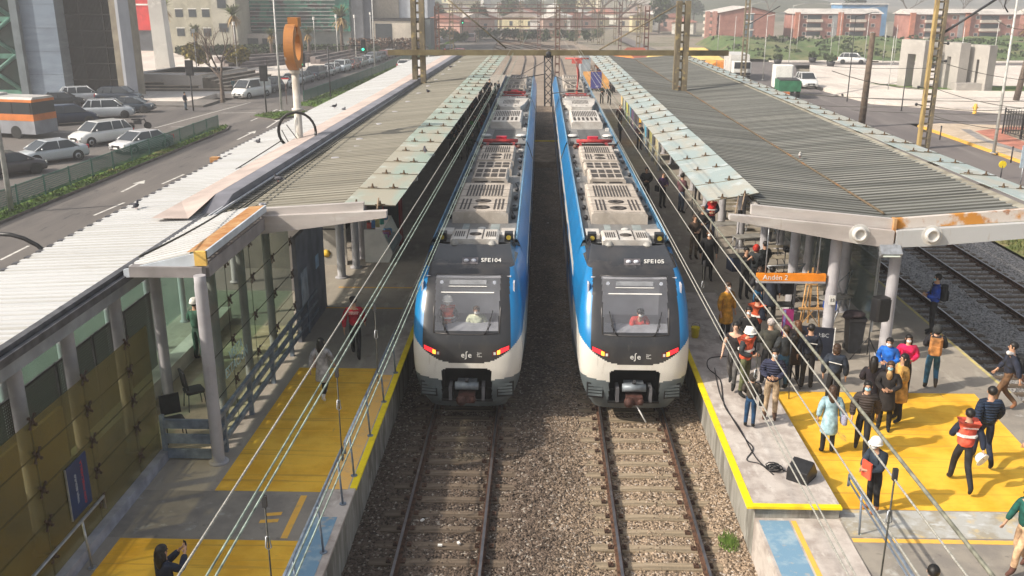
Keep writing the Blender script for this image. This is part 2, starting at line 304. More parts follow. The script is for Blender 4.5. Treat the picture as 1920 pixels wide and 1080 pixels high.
# tracks
def track(label, cx, y0, y1, sl=None, slm='sleeper', curve=None, ch='rail', group='railway tracks', gauge=1.676):
    t = empty('railway_track', (0, 0, 0), label, 'railway track', group)
    for sg in (-1, 1):
        b = MB(); n = 2 if not curve else 24
        ys = [y0+(y1-y0)*i/(n-1) for i in range(n)]
        for (w0, za, zb, mi) in ((0.075, -0.165, -0.135, 1), (0.012, -0.135, -0.045, 1), (0.036, -0.045, 0.0, 1), (0.028, 0.0, 0.004, 0)):
            for i in range(n-1):
                xa = cx+sg*gauge/2-(curve(ys[i]) if curve else 0); xb = cx+sg*gauge/2-(curve(ys[i+1]) if curve else 0)
                vs = [(xa-w0, ys[i], za), (xa+w0, ys[i], za), (xb+w0, ys[i+1], za), (xb-w0, ys[i+1], za), (xa-w0, ys[i], zb), (xa+w0, ys[i], zb), (xb+w0, ys[i+1], zb), (xb-w0, ys[i+1], zb)]
                b.add(vs, [(0, 3, 2, 1), (4, 5, 6, 7), (0, 1, 5, 4), (1, 2, 6, 5), (2, 3, 7, 6), (3, 0, 4, 7)], mi)
        b.build('rail', [M['steel'], M['rust']], t)
    if sl:
        ms = None; k = 0; y = sl[0]
        while y < sl[1] and k < 98:
            if ms is None:
                bb = MB(); bb.cbox((0, 0, -0.065), (2.75, 0.24, 0.13), 0)
                for sg in (-1, 1):
                    for q in (-1, 1):
                        bb.cbox((sg*gauge/2+q*0.14, 0, 0.02), (0.1, 0.13, 0.04), 1); bb.lathe([(0.022, 0.02), (0.022, 0.06), (0.01, 0.07)], (sg*gauge/2+q*0.14, 0, 0), 6, 1)
                ms = bb.mesh('sleeper', [M[slm], M['rust']])
            o = bpy.data.objects.new('sleeper', ms); COL.objects.link(o); o.parent = t
            o.location = (cx+rnd.uniform(-.05, .05), y+rnd.uniform(-.02, .02), -0.162+rnd.uniform(-.008, .0)); o.rotation_euler = (0, 0, rnd.uniform(-.012, .012)); y += 0.6; k += 1
    return t
track('left main railway track with dark dirty sleepers under the train numbered 104', -1.93, 8, 95, (12.35, 24.5))
track('right main railway track with pale sleepers under the train numbered 105', 2.48, 8, 95, (12.35, 24.5), 'sleeper2')
track('rusty track half hidden beside the right edge of platform 2', 13.3, 12, 100, (24, 44))
track('rusty outer track farthest right beside the dry grass', 17.5, 16, 100, (27, 56))
cv = lambda y: max(0, y-165)**2/330.0
for cx, lb in ((-1.93, 'far stretch of the left main track curving away beyond the trains'), (2.48, 'far stretch of the right main track curving away beyond the trains'), (6.9, 'far siding curving left beyond the end of platform 2'), (-6.2, 'far siding curving left beyond the white roof end')):
    track(lb, cx, 95, 300, None, curve=cv, gauge=1.676)
# ---- platforms
def platform(name, poly, z, label, cat='platform', base=-0.6):
    b = MB(); b.prism(poly, base, z, 'Z'); b.m = [1]*len(b.m); b.m[1] = 0
    o = b.build(name, [M['plat'], M['wallc']]); tag(o, label, cat); return o
PZ = 0.95
pl = platform('station_platform', [(-8.3, 6), (-3.78, 6), (-3.78, 84), (-3.2, 120), (-8.3, 120)], PZ, 'left concrete platform with yellow painted ramp under the green glass wall', 'platform')
struct(pl)
pr_ = platform('station_platform', [(5.92, 22.05), (12.0, 22.05), (12.0, 118), (4.28, 118), (4.28, 16.3), (5.92, 16.3)], PZ, 'right concrete platform 2 crowded with people beside the right train', 'platform')
struct(pr_)
rz = lambda x, y: PZ-(22.05-y)*0.034
b = MB()     # the ramp falling towards the camera
vs = [(5.92, 6, rz(0, 6)), (12.0, 6, rz(0, 6)), (12.0, 22.05, PZ), (5.92, 22.05, PZ)]
b.add(vs+[(x, y, -0.6) for x, y, z in vs], [(0, 1, 2, 3), (4, 7, 6, 5), (0, 4, 5, 1), (1, 5, 6, 2), (2, 6, 7, 3), (3, 7, 4, 0)])
struct(b.build('platform_ramp', M['ramp']))
sheet('platform_ramp', [(4.28, 6), (5.92, 6), (5.92, 16.296), (4.28, 16.296)], 0.74, M['platedge'], th=1.3)
P4 = 0.004
sheet('platform_edge', [(4.12, 16.25), (5.93, 16.25), (5.93, 30), (4.12, 30)], PZ+0.07, M['platedge'], th=0.06)
sheet('platform_edge', [(4.12, 30), (4.9, 30), (4.9, 118), (4.12, 118)], PZ+0.07, M['platedge'], th=0.06)
sheet('platform_edge', [(-4.32, 6), (-3.68, 6), (-3.68, 84), (-4.32, 84)], PZ+0.07, M['platedge'], th=0.06)
sheet('yellow_line_and_sun_strip', [(4.1, 16.22), (4.24, 16.22), (4.24, 60), (4.1, 60)], PZ+0.078, M['edgeyellow'], th=0.05)
sheet('yellow_line_and_sun_strip', [(4.24, 16.22), (5.94, 16.22), (5.94, 16.36), (4.24, 16.36)], PZ+0.078, M['edgeyellow'], th=0.05)
sheet('yellow_line_and_sun_strip', [(-3.80, 16.7), (-3.66, 16.7), (-3.66, 50), (-3.80, 50)], PZ+0.078, M['edgeyellow'], th=0.05)
def rsheet(name, poly, dz, m): return sheet(name, poly, lambda x, y: rz(x, y)+dz, m)
rsheet('yellow_paint', [(5.96, 16.62), (9.5, 16.62), (10.86, 16.62), (11.0, 22.0), (5.96, 22.0)], P4, M['yellow'])
rsheet('yellow_paint', [(5.96, 15.5), (11.6, 15.5), (11.6, 15.63), (5.96, 15.63)], P4, M['amber'])
rsheet('worn_paint', [(5.96, 15.68), (11.6, 15.68), (11.6, 16.6), (5.96, 16.6)], P4, mix_mat('worn_pale_concrete', [(0.42, 0.42, 0.4), ((0.33, 0.3, 0.24), 2.0, 0.45, 0.6, None), ((0.6, 0.45, 0.2), 1.6, 0.6, 0.72, None), ((0.55, 0.57, 0.58), 3, 0.56, 0.7, (1, 2, 1))], 0.85))
rsheet('yellow_paint', [(5.96, 14.0), (11.6, 14.0), (11.6, 14.12), (5.96, 14.12)], P4, M['amber'])
rsheet('yellow_paint', [(5.96, 6.5), (11.6, 6.5), (11.6, 12.6), (5.96, 12.6)], P4, M['yellow'])
sheet('blue_paint', [(4.34, 6), (4.92, 6), (4.92, 16.2), (4.34, 16.2)], 0.744, M['oldblue'])
sheet('yellow_paint', [(4.96, 6), (5.06, 6), (5.06, 16.2), (4.96, 16.2)], 0.744, M['amber'])
sheet('blue_edge_paint', [(-4.3, 6), (-3.82, 6), (-3.82, 15.6), (-4.3, 15.6)], PZ+0.076, M['oldblue'])
sheet('yellow_paint', [(-6.55, 16.65), (-4.36, 16.65), (-4.36, 23.2), (-6.45, 23.2)], PZ+P4, M['yellow'])
sheet('yellow_paint', [(-4.31, 16.65), (-3.83, 16.65), (-3.83, 22.6), (-4.31, 22.6)], PZ+0.075, mix_mat('peach_yellow', [(0.85, 0.5, 0.14), ((0.7, 0.44, 0.2), 3, 0.5, 0.65, None)], 0.8))
sheet('yellow_paint', [(-7.72, 6), (-4.36, 6), (-4.36, 14.88), (-7.72, 14.88)], PZ+P4, M['yellow'])
sheet('grey_floor', [(-8.0, 14.9), (-4.33, 14.9), (-4.33, 16.63), (-8.0, 16.63)], PZ+P4, M['ramp'])
sheet('yellow_paint', [(-4.75, 14.95), (-4.62, 14.95), (-4.62, 16.5), (-4.75, 16.5)], PZ+2*P4, M['amber'])
for k in range(2): sheet('yellow_paint', [(-5.3+0.05*k, 15.45+0.25*k), (-4.95, 15.5+0.25*k), (-4.95, 15.62+0.25*k), (-5.3+0.05*k, 15.57+0.25*k)], PZ+2*P4, M['amber'])
for y_ in (28.2, 30.4): sheet('yellow_line_and_sun_strip', [(-6.9, y_), (-4.36, y_), (-4.36, y_+0.1), (-6.9, y_+0.1)], PZ+P4, M['amber'])  # amber strips painted in place of sunlight patches on the concrete
sheet('yellow_line_and_sun_strip', [(11.88, 22.1), (11.97, 22.1), (11.97, 60), (11.88, 60)], PZ+P4, mix_mat('pale_line_yellow', [(0.6, 0.5, 0.18), ((0.42, 0.37, 0.2), 4, .45, .65, None)], .8))
sheet('yellow_line_and_sun_strip', [(4.9, 30), (4.98, 30), (4.98, 100), (4.9, 100)], PZ+P4, M['amber'])
# ---- left streets
AS = M['asphalt']
sheet('road', [(-62, -20), (-8.3, -20), (-8.3, 96), (-12, 330), (-24.5, 330), (-33, 92), (-36, 92), (-36, 98), (-62, 98)], -0.03, AS)
LEFTPLAZA = [(-160, 98.2), (-36, 98.2), (-36, 104), (-33.2, 104), (-28.6, 190), (-27, 330), (-160, 330)]
sheet('pavement', LEFTPLAZA, 0.12, M['plaza'], th=0.5)
sheet('pavement', [(-50, 92.5), (-33.4, 92.5), (-33.4, 98), (-50, 98)], 0.1, mix_mat('pavement_dark', [(0.2, 0.18, 0.165), ((0.15, 0.14, 0.13), 0.7, 0.4, 0.6, None)], 0.9), th=0.4)
sheet('pavement', [(-44, 96.2), (-36.2, 96.2), (-36.2, 98.1), (-44, 98.1)], 0.125, M['plaza'], th=0.3)
# kerbed medians
def median(poly, name='grass_median'):
    sheet('kerb', poly, 0.09, mix_mat('kerb_stone', [(0.16, 0.14, 0.13), ((0.1, 0.09, 0.08), 1.5, 0.4, 0.6, None)], 0.9), th=0.3)
    cx = sum(p[0] for p in poly)/len(poly); cy = sum(p[1] for p in poly)/len(poly)
    inner = [(cx+(x-cx)*0.9 if len(poly) < 9 else x, cy+(y-cy)*0.985) for x, y in poly]
    o = sheet(name, inner, 0.115, M['grass']); o['kind'] = 'structure'; return inner
MEDA = [(-28.2, 20), (-26.4, 20), (-25.6, 76), (-26.2, 78.5), (-27.0, 78)]
MEDB = [(-24.6, 92), (-20.9, 90), (-20.2, 100), (-20.6, 150), (-19.6, 260), (-21.4, 260), (-22.5, 150)]
MEDC = [(-26.3, 84.5), (-23.5, 82.3), (-20.9, 86.8), (-21.6, 88.5), (-25.4, 87.3)]
ib = [median(m_) for m_ in (MEDA, MEDB, MEDC)]
def blades(poly, n, hh, z, label, m=M['grass']):
    xs = [p[0] for p in poly]; ys = [p[1] for p in poly]; b = MB(); k = 0
    def inside(x, y):
        c = False; j = len(poly)-1
        for i in range(len(poly)):
            if (poly[i][1] > y) != (poly[j][1] > y) and x < (poly[j][0]-poly[i][0])*(y-poly[i][1])/(poly[j][1]-poly[i][1])+poly[i][0]: c = not c
            j = i
        return c
    while k < n:
        x, y = rnd.uniform(min(xs), max(xs)), rnd.uniform(min(ys), max(ys))
        if not inside(x, y): k += 0.3; continue
        k += 1; a = rnd.uniform(0, 6.28); s = rnd.uniform(.5, 1)*hh; dx, dy = math.cos(a)*s*0.5, math.sin(a)*s*0.5
        b.add([(x-dx, y-dy, z), (x+dx, y+dy, z), (x+dx*.2-dy*.4, y+dy*.2+dx*.4, z+s)], [(0, 1, 2)])
    o = b.build('grass_tufts', m, recalc=False); tag(o, label, None, None, 'stuff')
blades(ib[0], 3500, 0.16, 0.115, 'short green grass along the kerb under the green fence')
blades(ib[1], 5000, 0.22, 0.115, 'green grass on the long median beside the roadway')
blades(ib[2], 900, 0.16, 0.115, 'green grass on the small traffic island')
# road markings (world metres)
def mark(x, y, L, wd=0.13, ang=0.0, m=None, z=-0.024):
    c, s = math.cos(ang), math.sin(ang)
    pts = [(-wd/2, -L/2), (wd/2, -L/2), (wd/2, L/2), (-wd/2, L/2)]
    sheet('road_marking', [(x+px*c-py*s, y+px*s+py*c) for px, py in pts], z, m or RM)
RM = mix_mat('road_line_paint', [(0.62, 0.6, 0.56), ((0.4, 0.38, 0.36), 2.5, 0.45, 0.65, None)], 0.8)
def mpx(p, q, wd=0.14):
    a, b2 = at(*p, -0.03), at(*q, -0.03); d = b2-a
    mark((a.x+b2.x)/2, (a.y+b2.y)/2, d.length, wd, math.atan2(d.y, d.x)-math.pi/2)
for p, q in (((176, 404), (233, 380)), ((0, 488), (54, 461)), ((304, 345), (345, 327)), ((398, 303), (425, 295)), ((470, 265), (500, 252)), ((0, 300), (40, 290)), ((100, 248), (180, 247)), ((290, 240), (470, 192)), ((415, 212), (480, 211)), ((470, 227), (520, 205)), ((320, 238), (345, 238))): mpx(p, q)
def arrow(px, tip, wing):
    a, t_ = at(*px, -0.03), at(*tip, -0.03); d = (t_-a); L = d.length; ang = math.atan2(d.y, d.x)-math.pi/2
    c, s = math.cos(ang), math.sin(ang)
    poly = [(-.09, 0), (.09, 0), (.09, L*.62), (.42, L*.62+0.1), (.5, L*.8), (.1, L)] if wing > 0 else [(.09, 0), (-.09, 0), (-.09, L*.62), (-.42, L*.62), (-.5, L*.8), (-.1, L)][::-1]
    poly = [(-.08, 0), (.08, 0), (.08, L*.7), (.08+wing*.0, L*.7)] + [(.35, L*.7), (0, L), (-.35, L*.7), (-.08, L*.7)]
    sheet('road_marking', [(a.x+x*c-y*s, a.y+x*s+y*c) for x, y in poly], -0.024, RM)
arrow((228, 360), (272, 338), -1); arrow((312, 362), (358, 340), 1); arrow((445, 262), (480, 245), 1); arrow((500, 240), (528, 222), 1)
# ---- right streets
sheet('dry_grass_verge', [(20.6, 8), (24.4, 8), (24.4, 100), (20.6, 100)], -0.1, M['drygrass'])
blades([(20.7, 26), (24.3, 26), (24.3, 60), (20.7, 60)], 5000, 0.16, -0.1, 'dry tufts of grass on the verge right of the rails', M['drygrass'])
sheet('road', [(24.4, -10), (31.6, -10), (31.6, 82), (60, 76), (140, 80), (140, 90), (44, 88.5), (33.5, 97), (31.8, 118), (40, 152), (110, 150), (110, 157), (24, 160), (22, 260), (18.5, 260), (21.5, 120), (24.4, 90)], -0.04, mix_mat('asphalt_warm', [(0.17, 0.15, 0.145), ((0.13, 0.115, 0.115), 0.2, 0.4, 0.62, (1, .3, 1)), ((0.21, 0.19, 0.18), 0.5, 0.52, 0.7, (2, .2, 1))], 0.9, 0.2, 40))
RP = [(33.8, 97), (44, 89), (140, 91), (140, 149.5), (42, 151), (33, 118)]
sheet('pavement', RP, 0.1, M['plaza'], th=0.5)
sheet('pavement', [(38, 158), (130, 157.5), (130, 162), (38, 162)], 0.1, M['plaza'], th=0.5)
sheet('pavement', [(31.7, -10), (70, -10), (70, 75.4), (60, 75.6), (34, 81.2), (31.9, 80)], 0.1, mix_mat('sandy_pavement', [(0.55, 0.44, 0.33), ((0.45, 0.36, 0.27), 0.4, 0.4, 0.6, None), ((0.62, 0.52, 0.42), 1.5, 0.5, 0.7, None)], 0.9), th=0.4)
sheet('yellow_kerb', [(31.5, 20), (31.68, 20), (31.88, 80), (31.7, 80)], 0.12, M['amber'], th=0.25)
red = mat('red_cycle_path', (0.5, 0.2, 0.14), 0.85, 0, 0.15, 0.8)
def rib(pts, wd, z, name, m):
    n = len(pts); L_, R_ = [], []
    for i in range(n):
        a = Vector(pts[max(0, i-1)]); c = Vector(pts[min(n-1, i+1)]); d = (c-a).normalized(); nn = Vector((-d.y, d.x))
        L_.append(Vector(pts[i])+nn*wd/2); R_.append(Vector(pts[i])-nn*wd/2)
    b = MB(); vs = [(p.x, p.y, z) for p in L_]+[(p.x, p.y, z) for p in R_]
    b.add(vs, [(i, n+i, n+i+1, i+1) for i in range(n-1)]); o = b.build(name, m, recalc=False); struct(o)
    if o.data.polygons[0].normal.z < 0: o.data.flip_normals()
rib([(35.0, 30), (35.1, 60), (34.9, 70), (35.8, 76), (39, 78.2), (60, 74.5)], 2.0, 0.106, 'cycle_path', red)
rib([(33.6, 30), (33.7, 60), (33.5, 72), (34.6, 77.5)], 0.7, 0.106, 'paving_strip', mat('grey_paving', (0.3, 0.28, 0.27), 0.9, 0, .12, 1))
sheet('grass', [(36.6, 20), (69, 20), (69, 71), (38.5, 74.5), (36.9, 72)], 0.11, M['grass'])
# darker paving bands across the right plaza
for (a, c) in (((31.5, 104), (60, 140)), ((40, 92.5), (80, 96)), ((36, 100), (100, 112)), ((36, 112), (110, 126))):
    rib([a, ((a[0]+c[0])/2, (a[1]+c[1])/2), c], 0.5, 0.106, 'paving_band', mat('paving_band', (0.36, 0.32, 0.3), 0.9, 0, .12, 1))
for yy in (112.5,): sheet('lawn', [(40, 119), (46, 116.2), (62, 115.5), (74, 113), (76, 110), (62, 108.6), (50, 110), (44, 112)][::-1], 0.106, M['grass'])
# ================================================================== canopies, pavilion, masts, wires
RIB_SHADE = {'weathered_roof_sheet': mix_mat('rib_shade_beige', [(0.19, 0.175, 0.14), ((0.12, 0.11, 0.085), 0.6, 0.4, 0.62, (0.25, 2.5, 1))], .85), 'grey_roof_sheet': mix_mat('rib_shade_grey', [(0.085, 0.085, 0.075), ((0.05, 0.05, 0.045), 0.6, 0.4, 0.62, (0.25, 2.5, 1))], .85), 'pale_roof_sheet': mix_mat('rib_shade_pale', [(0.44, 0.44, 0.44), ((0.37, 0.365, 0.35), 0.6, 0.4, 0.62, (0.25, 2.5, 1))], .7)}  # darker colours for rib sides and grooves: the shade between ribs is painted in
def corrugated(name, m, parent, rows, pitch, amp, y0, y1, ribs=True):
    """rows = list of (xfun(y), zfun(y)) lines across the slope; waves run along Y"""
    b = MB(); prof = [(0, 0), (.08, 1), (.54, 1), (.62, 0)] if ribs else [(0, 0), (.25, .7), (.5, 1), (.75, .7)]
    ys = []; y = y0
    while y < y1:
        for f, a in prof: ys.append((y+f*pitch, a*amp))
        y += pitch
    n = len(rows); vs = []
    for yy, dz in ys:
        jit = rnd.uniform(-.004, .004)
        for fx, fz in rows: vs.append((fx(yy), yy, fz(yy)+dz+jit))
    fs = [(j*n+i, j*n+i+1, (j+1)*n+i+1, (j+1)*n+i) for j in range(len(ys)-1) for i in range(n-1)]
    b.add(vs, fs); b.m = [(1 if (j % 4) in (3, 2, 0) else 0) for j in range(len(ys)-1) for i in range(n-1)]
    o = b.build(name, [m, RIB_SHADE.get(m.name, m)], parent, recalc=False)
    return o
def lin(a, b, y0=24.0, y1=88.0): return lambda y: a+(b-a)*(y-y0)/(y1-y0)
def glassmat(name, col, alpha, rough=0.25):
    return mat(name, col, rough, 0, 0.12, 1.3, alpha=alpha, spec=0.6)
GSTRIP = mix_mat('green_frosted_glass', [(0.31, 0.38, 0.32), ((0.38, 0.35, 0.27), 0.5, 0.45, 0.58, (2.2, .5, 1)), ((0.5, 0.55, 0.5), 1.2, 0.55, 0.7, (1, 1, 1)), ((0.25, 0.2, 0.12), 3, 0.64, 0.76, None)], .4, spec=.6)
GSTRIP2 = mix_mat('pale_blue_glass', [(0.34, 0.41, 0.4), ((0.42, 0.41, 0.35), 0.6, 0.45, 0.58, (2, .6, 1)), ((0.52, 0.56, 0.56), 1.4, 0.55, 0.68, None), ((0.3, 0.26, 0.2), 3, 0.64, 0.76, None)], .35, spec=.6)
GWALL = mix_mat('olive_glass', [(0.24, 0.2, 0.09), ((0.17, 0.15, 0.075), 0.8, 0.4, 0.62, None), ((0.27, 0.24, 0.12), 2.5, 0.52, 0.7, (1, 1, .4))], 0.25, spec=0.6)
def make_transparent(m, a, tint=(1, 1, 1)):
    N = m.node_tree.nodes; L = m.node_tree.links; b = N['Principled BSDF']; tr = N.new('ShaderNodeBsdfTransparent'); tr.inputs[0].default_value = (*tint, 1)
    mx = N.new('ShaderNodeMixShader'); mx.inputs[0].default_value = a; L.new(tr.outputs[0], mx.inputs[1]); L.new(b.outputs[0], mx.inputs[2]); L.new(mx.outputs[0], N['Material Output'].inputs[0])
make_transparent(GWALL, 0.42, (0.8, 0.78, 0.6))
GPAV = mix_mat('pavilion_glass', [(0.1, 0.105, 0.09), ((0.07, 0.07, 0.06), 0.8, 0.4, 0.62, None)], 0.1, spec=0.8)
make_transparent(GPAV, 0.16, (0.85, 0.9, 0.85))
def glass_strip(root, xa, za, xb, zb, y0, y1, m, n, side):
    """panes clamped on point fixings between line a (outer) and line b (inner)"""
    L = (y1-y0)/n; jm = None
    for k in range(n):
        ya, yb = y0+k*L+0.012, y0+(k+1)*L-0.012
        sag = rnd.uniform(-.012, .012)
        b = MB()
        vs = [(xa(ya), ya, za(ya)), (xb(ya), ya, zb(ya)), (xb(yb), yb, zb(yb)+sag), (xa(yb), yb, za(yb)+sag)]
        vs2 = [(x, y, z+0.014) for x, y, z in vs]
        b.add(vs+vs2, [(0, 3, 2, 1), (4, 5, 6, 7), (0, 1, 5, 4), (1, 2, 6, 5), (2, 3, 7, 6), (3, 0, 4, 7)])
        b.build('glass_panel', m, root)
    if 1:
        b = MB(); b.lathe([(0.05, -0.01), (0.055, 0.02), (0.03, 0.05), (0.018, 0.12)], (0, 0, 0), 8); b.cbox((0.06, 0, 0.02), (0.14, 0.03, 0.02)); b.cbox((-0.06, 0, 0.02), (0.14, 0.03, 0.02))
        jm = b.mesh('clamp', mat('rusty_clamp', (0.13, 0.085, 0.05), 0.8, 0.2, 0.3, 9))
    cnt = 0
    for k in range(n):
        for f in (0.3, 0.72):
            if cnt >= 96: break
            yy = y0+(k+0.02)*L if f == 0.3 else y0+(k+0.04)*L
            t = f; o = bpy.data.objects.new('clamp', jm); COL.objects.link(o); o.parent = root; cnt += 1
            o.location = (xa(yy)+(xb(yy)-xa(yy))*t+rnd.uniform(-.03, .03), yy+rnd.uniform(-.05, .05), za(yy)+(zb(yy)-za(yy))*t+0.02)
            o.rotation_euler = (0, 0, rnd.uniform(-.4, .4))
    # drip stains: thin dirt lines at the joints, as seal strips
    for k in range(0, n+1, 1):
        yy = min(y1, y0+k*L); b = MB()
        pts = [(xa(yy)+(xb(yy)-xa(yy))*t, yy+0.03*math.sin(t*7+k), za(yy)+(zb(yy)-za(yy))*t+0.018) for t in (0.0, .35, .7, 1.0)]
        b.tube(pts, 0.014, 5); b.build('seal_strip', mat('dark_sealant', (0.17, 0.15, 0.11), 0.9, 0, .2, 5), root)
# ---------------- right canopy (butterfly section)
FY = 24.3; EY = 90.0
rc = empty('platform_canopy', (9, FY, 4.3), 'wide grey corrugated butterfly canopy with rusty valley over right platform', 'canopy'); o0 = Vector(rc.location)
def unoff(o, root):
    for ch in root.children: ch.location = ch.location - Vector(root.location)
vX, vZ = lin(9.32, 8.6), lin(4.86, 4.86)
lX, lZ = lin(5.9, 5.75), lin(5.2, 5.2)
rX, rZ = lin(12.95, 12.4), lin(5.16, 5.16)
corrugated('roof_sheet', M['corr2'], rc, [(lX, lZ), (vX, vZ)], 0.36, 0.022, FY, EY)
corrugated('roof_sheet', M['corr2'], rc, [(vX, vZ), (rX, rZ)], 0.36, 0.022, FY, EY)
b = MB(); b.tube([(vX(y), y, vZ(y)+0.05) for y in range(25, 90, 3)], 0.032, 6); b.build('valley_gutter', mix_mat('rusty_gutter', [(0.13, 0.1, 0.065), ((0.24, 0.12, 0.05), 1.2, 0.5, 0.64, None)], 0.85), rc)
b = MB(); b.prism([(rX(50)-.02, 5.16), (rX(50)+.22, 5.2), (rX(50)+.22, 5.0), (rX(50)-.02, 4.98)], FY+.2, EY); b.build('edge_gutter', mix_mat('dull_gutter', [(0.36, 0.34, 0.28), ((0.22, 0.2, 0.16), 1.4, 0.42, 0.6, None)], 0.8), rc)
glass_strip(rc, lin(4.62, 4.45), lin(5.12, 5.12), lin(6.02, 5.95), lin(5.36, 5.36), 25.35, EY, GSTRIP2, 30, -1)
glass_strip(rc, lin(14.15, 13.6), lin(5.2, 5.2), lin(13.0, 12.5), lin(5.27, 5.27), 24.6, EY, GSTRIP2, 30, 1)
def front_beam(root, ptsL, y, m, th=0.14):
    b = MB(); b.prism(ptsL, y-th-.14, y-.06, 'Y'); return b.build('end_beam', m, root)
front_beam(rc, [(4.97, 4.92), (4.97, 5.06), (5.58, 5.02), (9.28, 4.66), (9.28, 4.2), (8.3, 4.32)], FY-.02, M['fascia'])
front_beam(rc, [(9.34, 4.66), (13.1, 4.93), (14.2, 5.02), (14.2, 4.84), (12.77, 4.5), (10.2, 4.26), (9.34, 4.22)], FY-.02, mix_mat('fascia_blue', [(0.45, 0.46, 0.47), ((0.42, 0.43, 0.44), 1.0, 0.42, 0.62, (0.4, 1, 1)), ((0.34, 0.28, 0.23), 4.0, 0.66, 0.8, (2, 1, 0.3))], 0.6))
b = MB(); b.prism([(5.56, 5.03), (5.56, 5.29), (9.27, 4.94), (9.27, 4.67)], FY-.1, FY+.06); b.build('fascia_board', M['fascia'], rc)
b = MB(); b.prism([(9.35, 4.67), (9.35, 4.94), (13.05, 5.26), (13.05, 4.94)], FY-.1, FY+.06); b.build('fascia_board', M['rustpaint'], rc)
b = MB(); b.box(9.27, 9.35, FY-.2, FY-.0, 4.2, 4.97); b.build('corner_strip', M['rustflat'], rc)
for x, z in ((8.37, 4.58), (10.25, 4.56)):
    b = MB(); b.lathe([(0.2, -0.28), (0.2, -0.38), (0.17, -0.42), (0.12, -0.42), (0.12, -0.36)], (x, FY, z), 18, 0, 'Y'); b.lathe([(0.27, -0.3), (0.27, -0.312)], (x, FY, z), 18, 0, 'Y'); b.build('pipe_end', M['offwhite'], rc)
for y in [FY+3.9*k for k in range(1, 17)]:
    b = MB(); b.prism([(5.0, 5.0), (5.0, 5.1), (vX(y), 4.8), (13.2, 5.1), (14.0, 5.14), (14.0, 5.04), (vX(y), 4.4)], y-.06, y+.06); b.build('cross_beam', M['fascia'], rc)
b = MB()
for x in (5.9, 7.2, 10.6, 12.4): b.box(x-.04, x+.04, FY+.05, EY, (5.12 if x in (5.9,) else 4.98 if x < 10 else 4.9)-.08, (5.12 if x in (5.9,) else 4.98 if x < 10 else 4.9)-.005)
b.build('purlins', M['fascia'], rc)
# little tilted brackets holding the first pane
b = MB(); b.tube([(5.45, 24.9, 5.0), (5.6, 25.3, 5.36)], 0.02, 6); b.tube([(5.15, 24.2, 5.05), (5.45, 25.35, 5.3)], 0.02, 6); b.build('glass_bracket', mat('corroded_bar', (.3, .22, .15), .8), rc)
unoff(o0, rc)
# columns of the right canopy
bcol = MB(); bcol.lathe([(0.165, 0), (0.155, 0.05), (0.15, 3.55), (0.14, 3.6), (0.14, 3.75)], (0, 0, 0), 20); bcol.lathe([(0.25, 0), (0.25, 0.03), (0.18, 0.04)], (0, 0, 0), 16)
mcol = bcol.mesh('round_column', M['colgrey'])
def column(x, y, z0, h, label, group, r=1.0, m=mcol):
    o = bpy.data.objects.new('round_column', m); COL.objects.link(o); o.location = (x, y, z0); o.scale = (r, r, h/3.75); return tag(o, label, 'column', group)
NTH = ['first', 'second', 'third', 'fourth', 'fifth', 'sixth', 'seventh', 'eighth', 'ninth', 'tenth', 'eleventh', 'twelfth', 'thirteenth', 'fourteenth', 'fifteenth', 'sixteenth', 'seventeenth']
for k in range(16):
    y = 24.6+3.85*k
    column(8.0-.02*k, y, PZ, 3.45, 'round grey column in the row nearer the train under the right canopy, %s from the front end' % NTH[k], 'columns under the right canopy')
    column(9.62-.03*k, y, PZ, 3.35, 'round grey column in the row nearer the outer tracks under the right canopy, %s from the front end' % NTH[k], 'columns under the right canopy')
for k in range(0):
    y = 31.5+5.2*k
    column(6.35, y, PZ, 3.9, 'slim grey column at the glass edge beside the train, %s from the front end' % NTH[k], 'slim columns along the right canopy edge', 0.75)
# number plate on first column
o = MB().cbox((7.98, 24.40, 2.62), (0.17, 0.03, 0.26)).build('number_plate', M['white']); tag(o, 'small white number plate stuck on the front round column', 'plate')
text_mesh('13', 0.13, M['black'], o, 'lettering', (7.98, 24.38, 2.62), (R(90), 0, 0))
# floodlight
fl = empty('floodlight', (9.2, 23.95, 4.15), 'grey square floodlight on the front end of the right canopy', 'floodlight')
b = MB(); b.cbox((0, 0, 0), (0.55, 0.16, 0.34), 0, 0, R(-50)); b.build('housing', M['galv'], fl)
b = MB(); b.cbox((0, -0.08, -0.05), (0.44, 0.02, 0.25), 0, 0, R(-50)); b.build('lens', mat('flood_glass', (0.55, 0.6, 0.55), 0.15, 0, .05, 2), fl)
b = MB(); b.tube([(-.3, .1, .1), (-.3, -.02, -.02)], .015, 6); b.tube([(.3, .1, .1), (.3, -.02, -.02)], .015, 6); b.tube([(-.3, .1, .1), (.3, .1, .1)], .015, 6); b.build('bracket', M['darkmetal'], fl)
# Anden 2 sign
sg = empty('platform_sign', (6.85, 24.55, 3.2), 'orange hanging platform sign with the white words Anden 2', 'sign')
b = MB(); b.cbox((0, 0, 0.02), (1.86, 0.12, 0.2)); b.build('sign_board', M['orange'], sg)
b = MB(); b.cbox((0, 0, -0.11), (1.86, 0.12, 0.055)); b.build('lower_rail', mat('sign_grey', (0.4, 0.4, 0.43), .5), sg)
b = MB(); b.tube([(-.7, 0, .12), (-.7, 0, 1.45)], .018, 6); b.tube([(.7, 0, .12), (.7, 0, 1.4)], .018, 6); b.build('hanger', M['galv'], sg)
text_mesh('Andén 2', 0.2, M['white'], sg, 'lettering', (-0.43, -0.064, 0.02), (R(90), 0, 0))
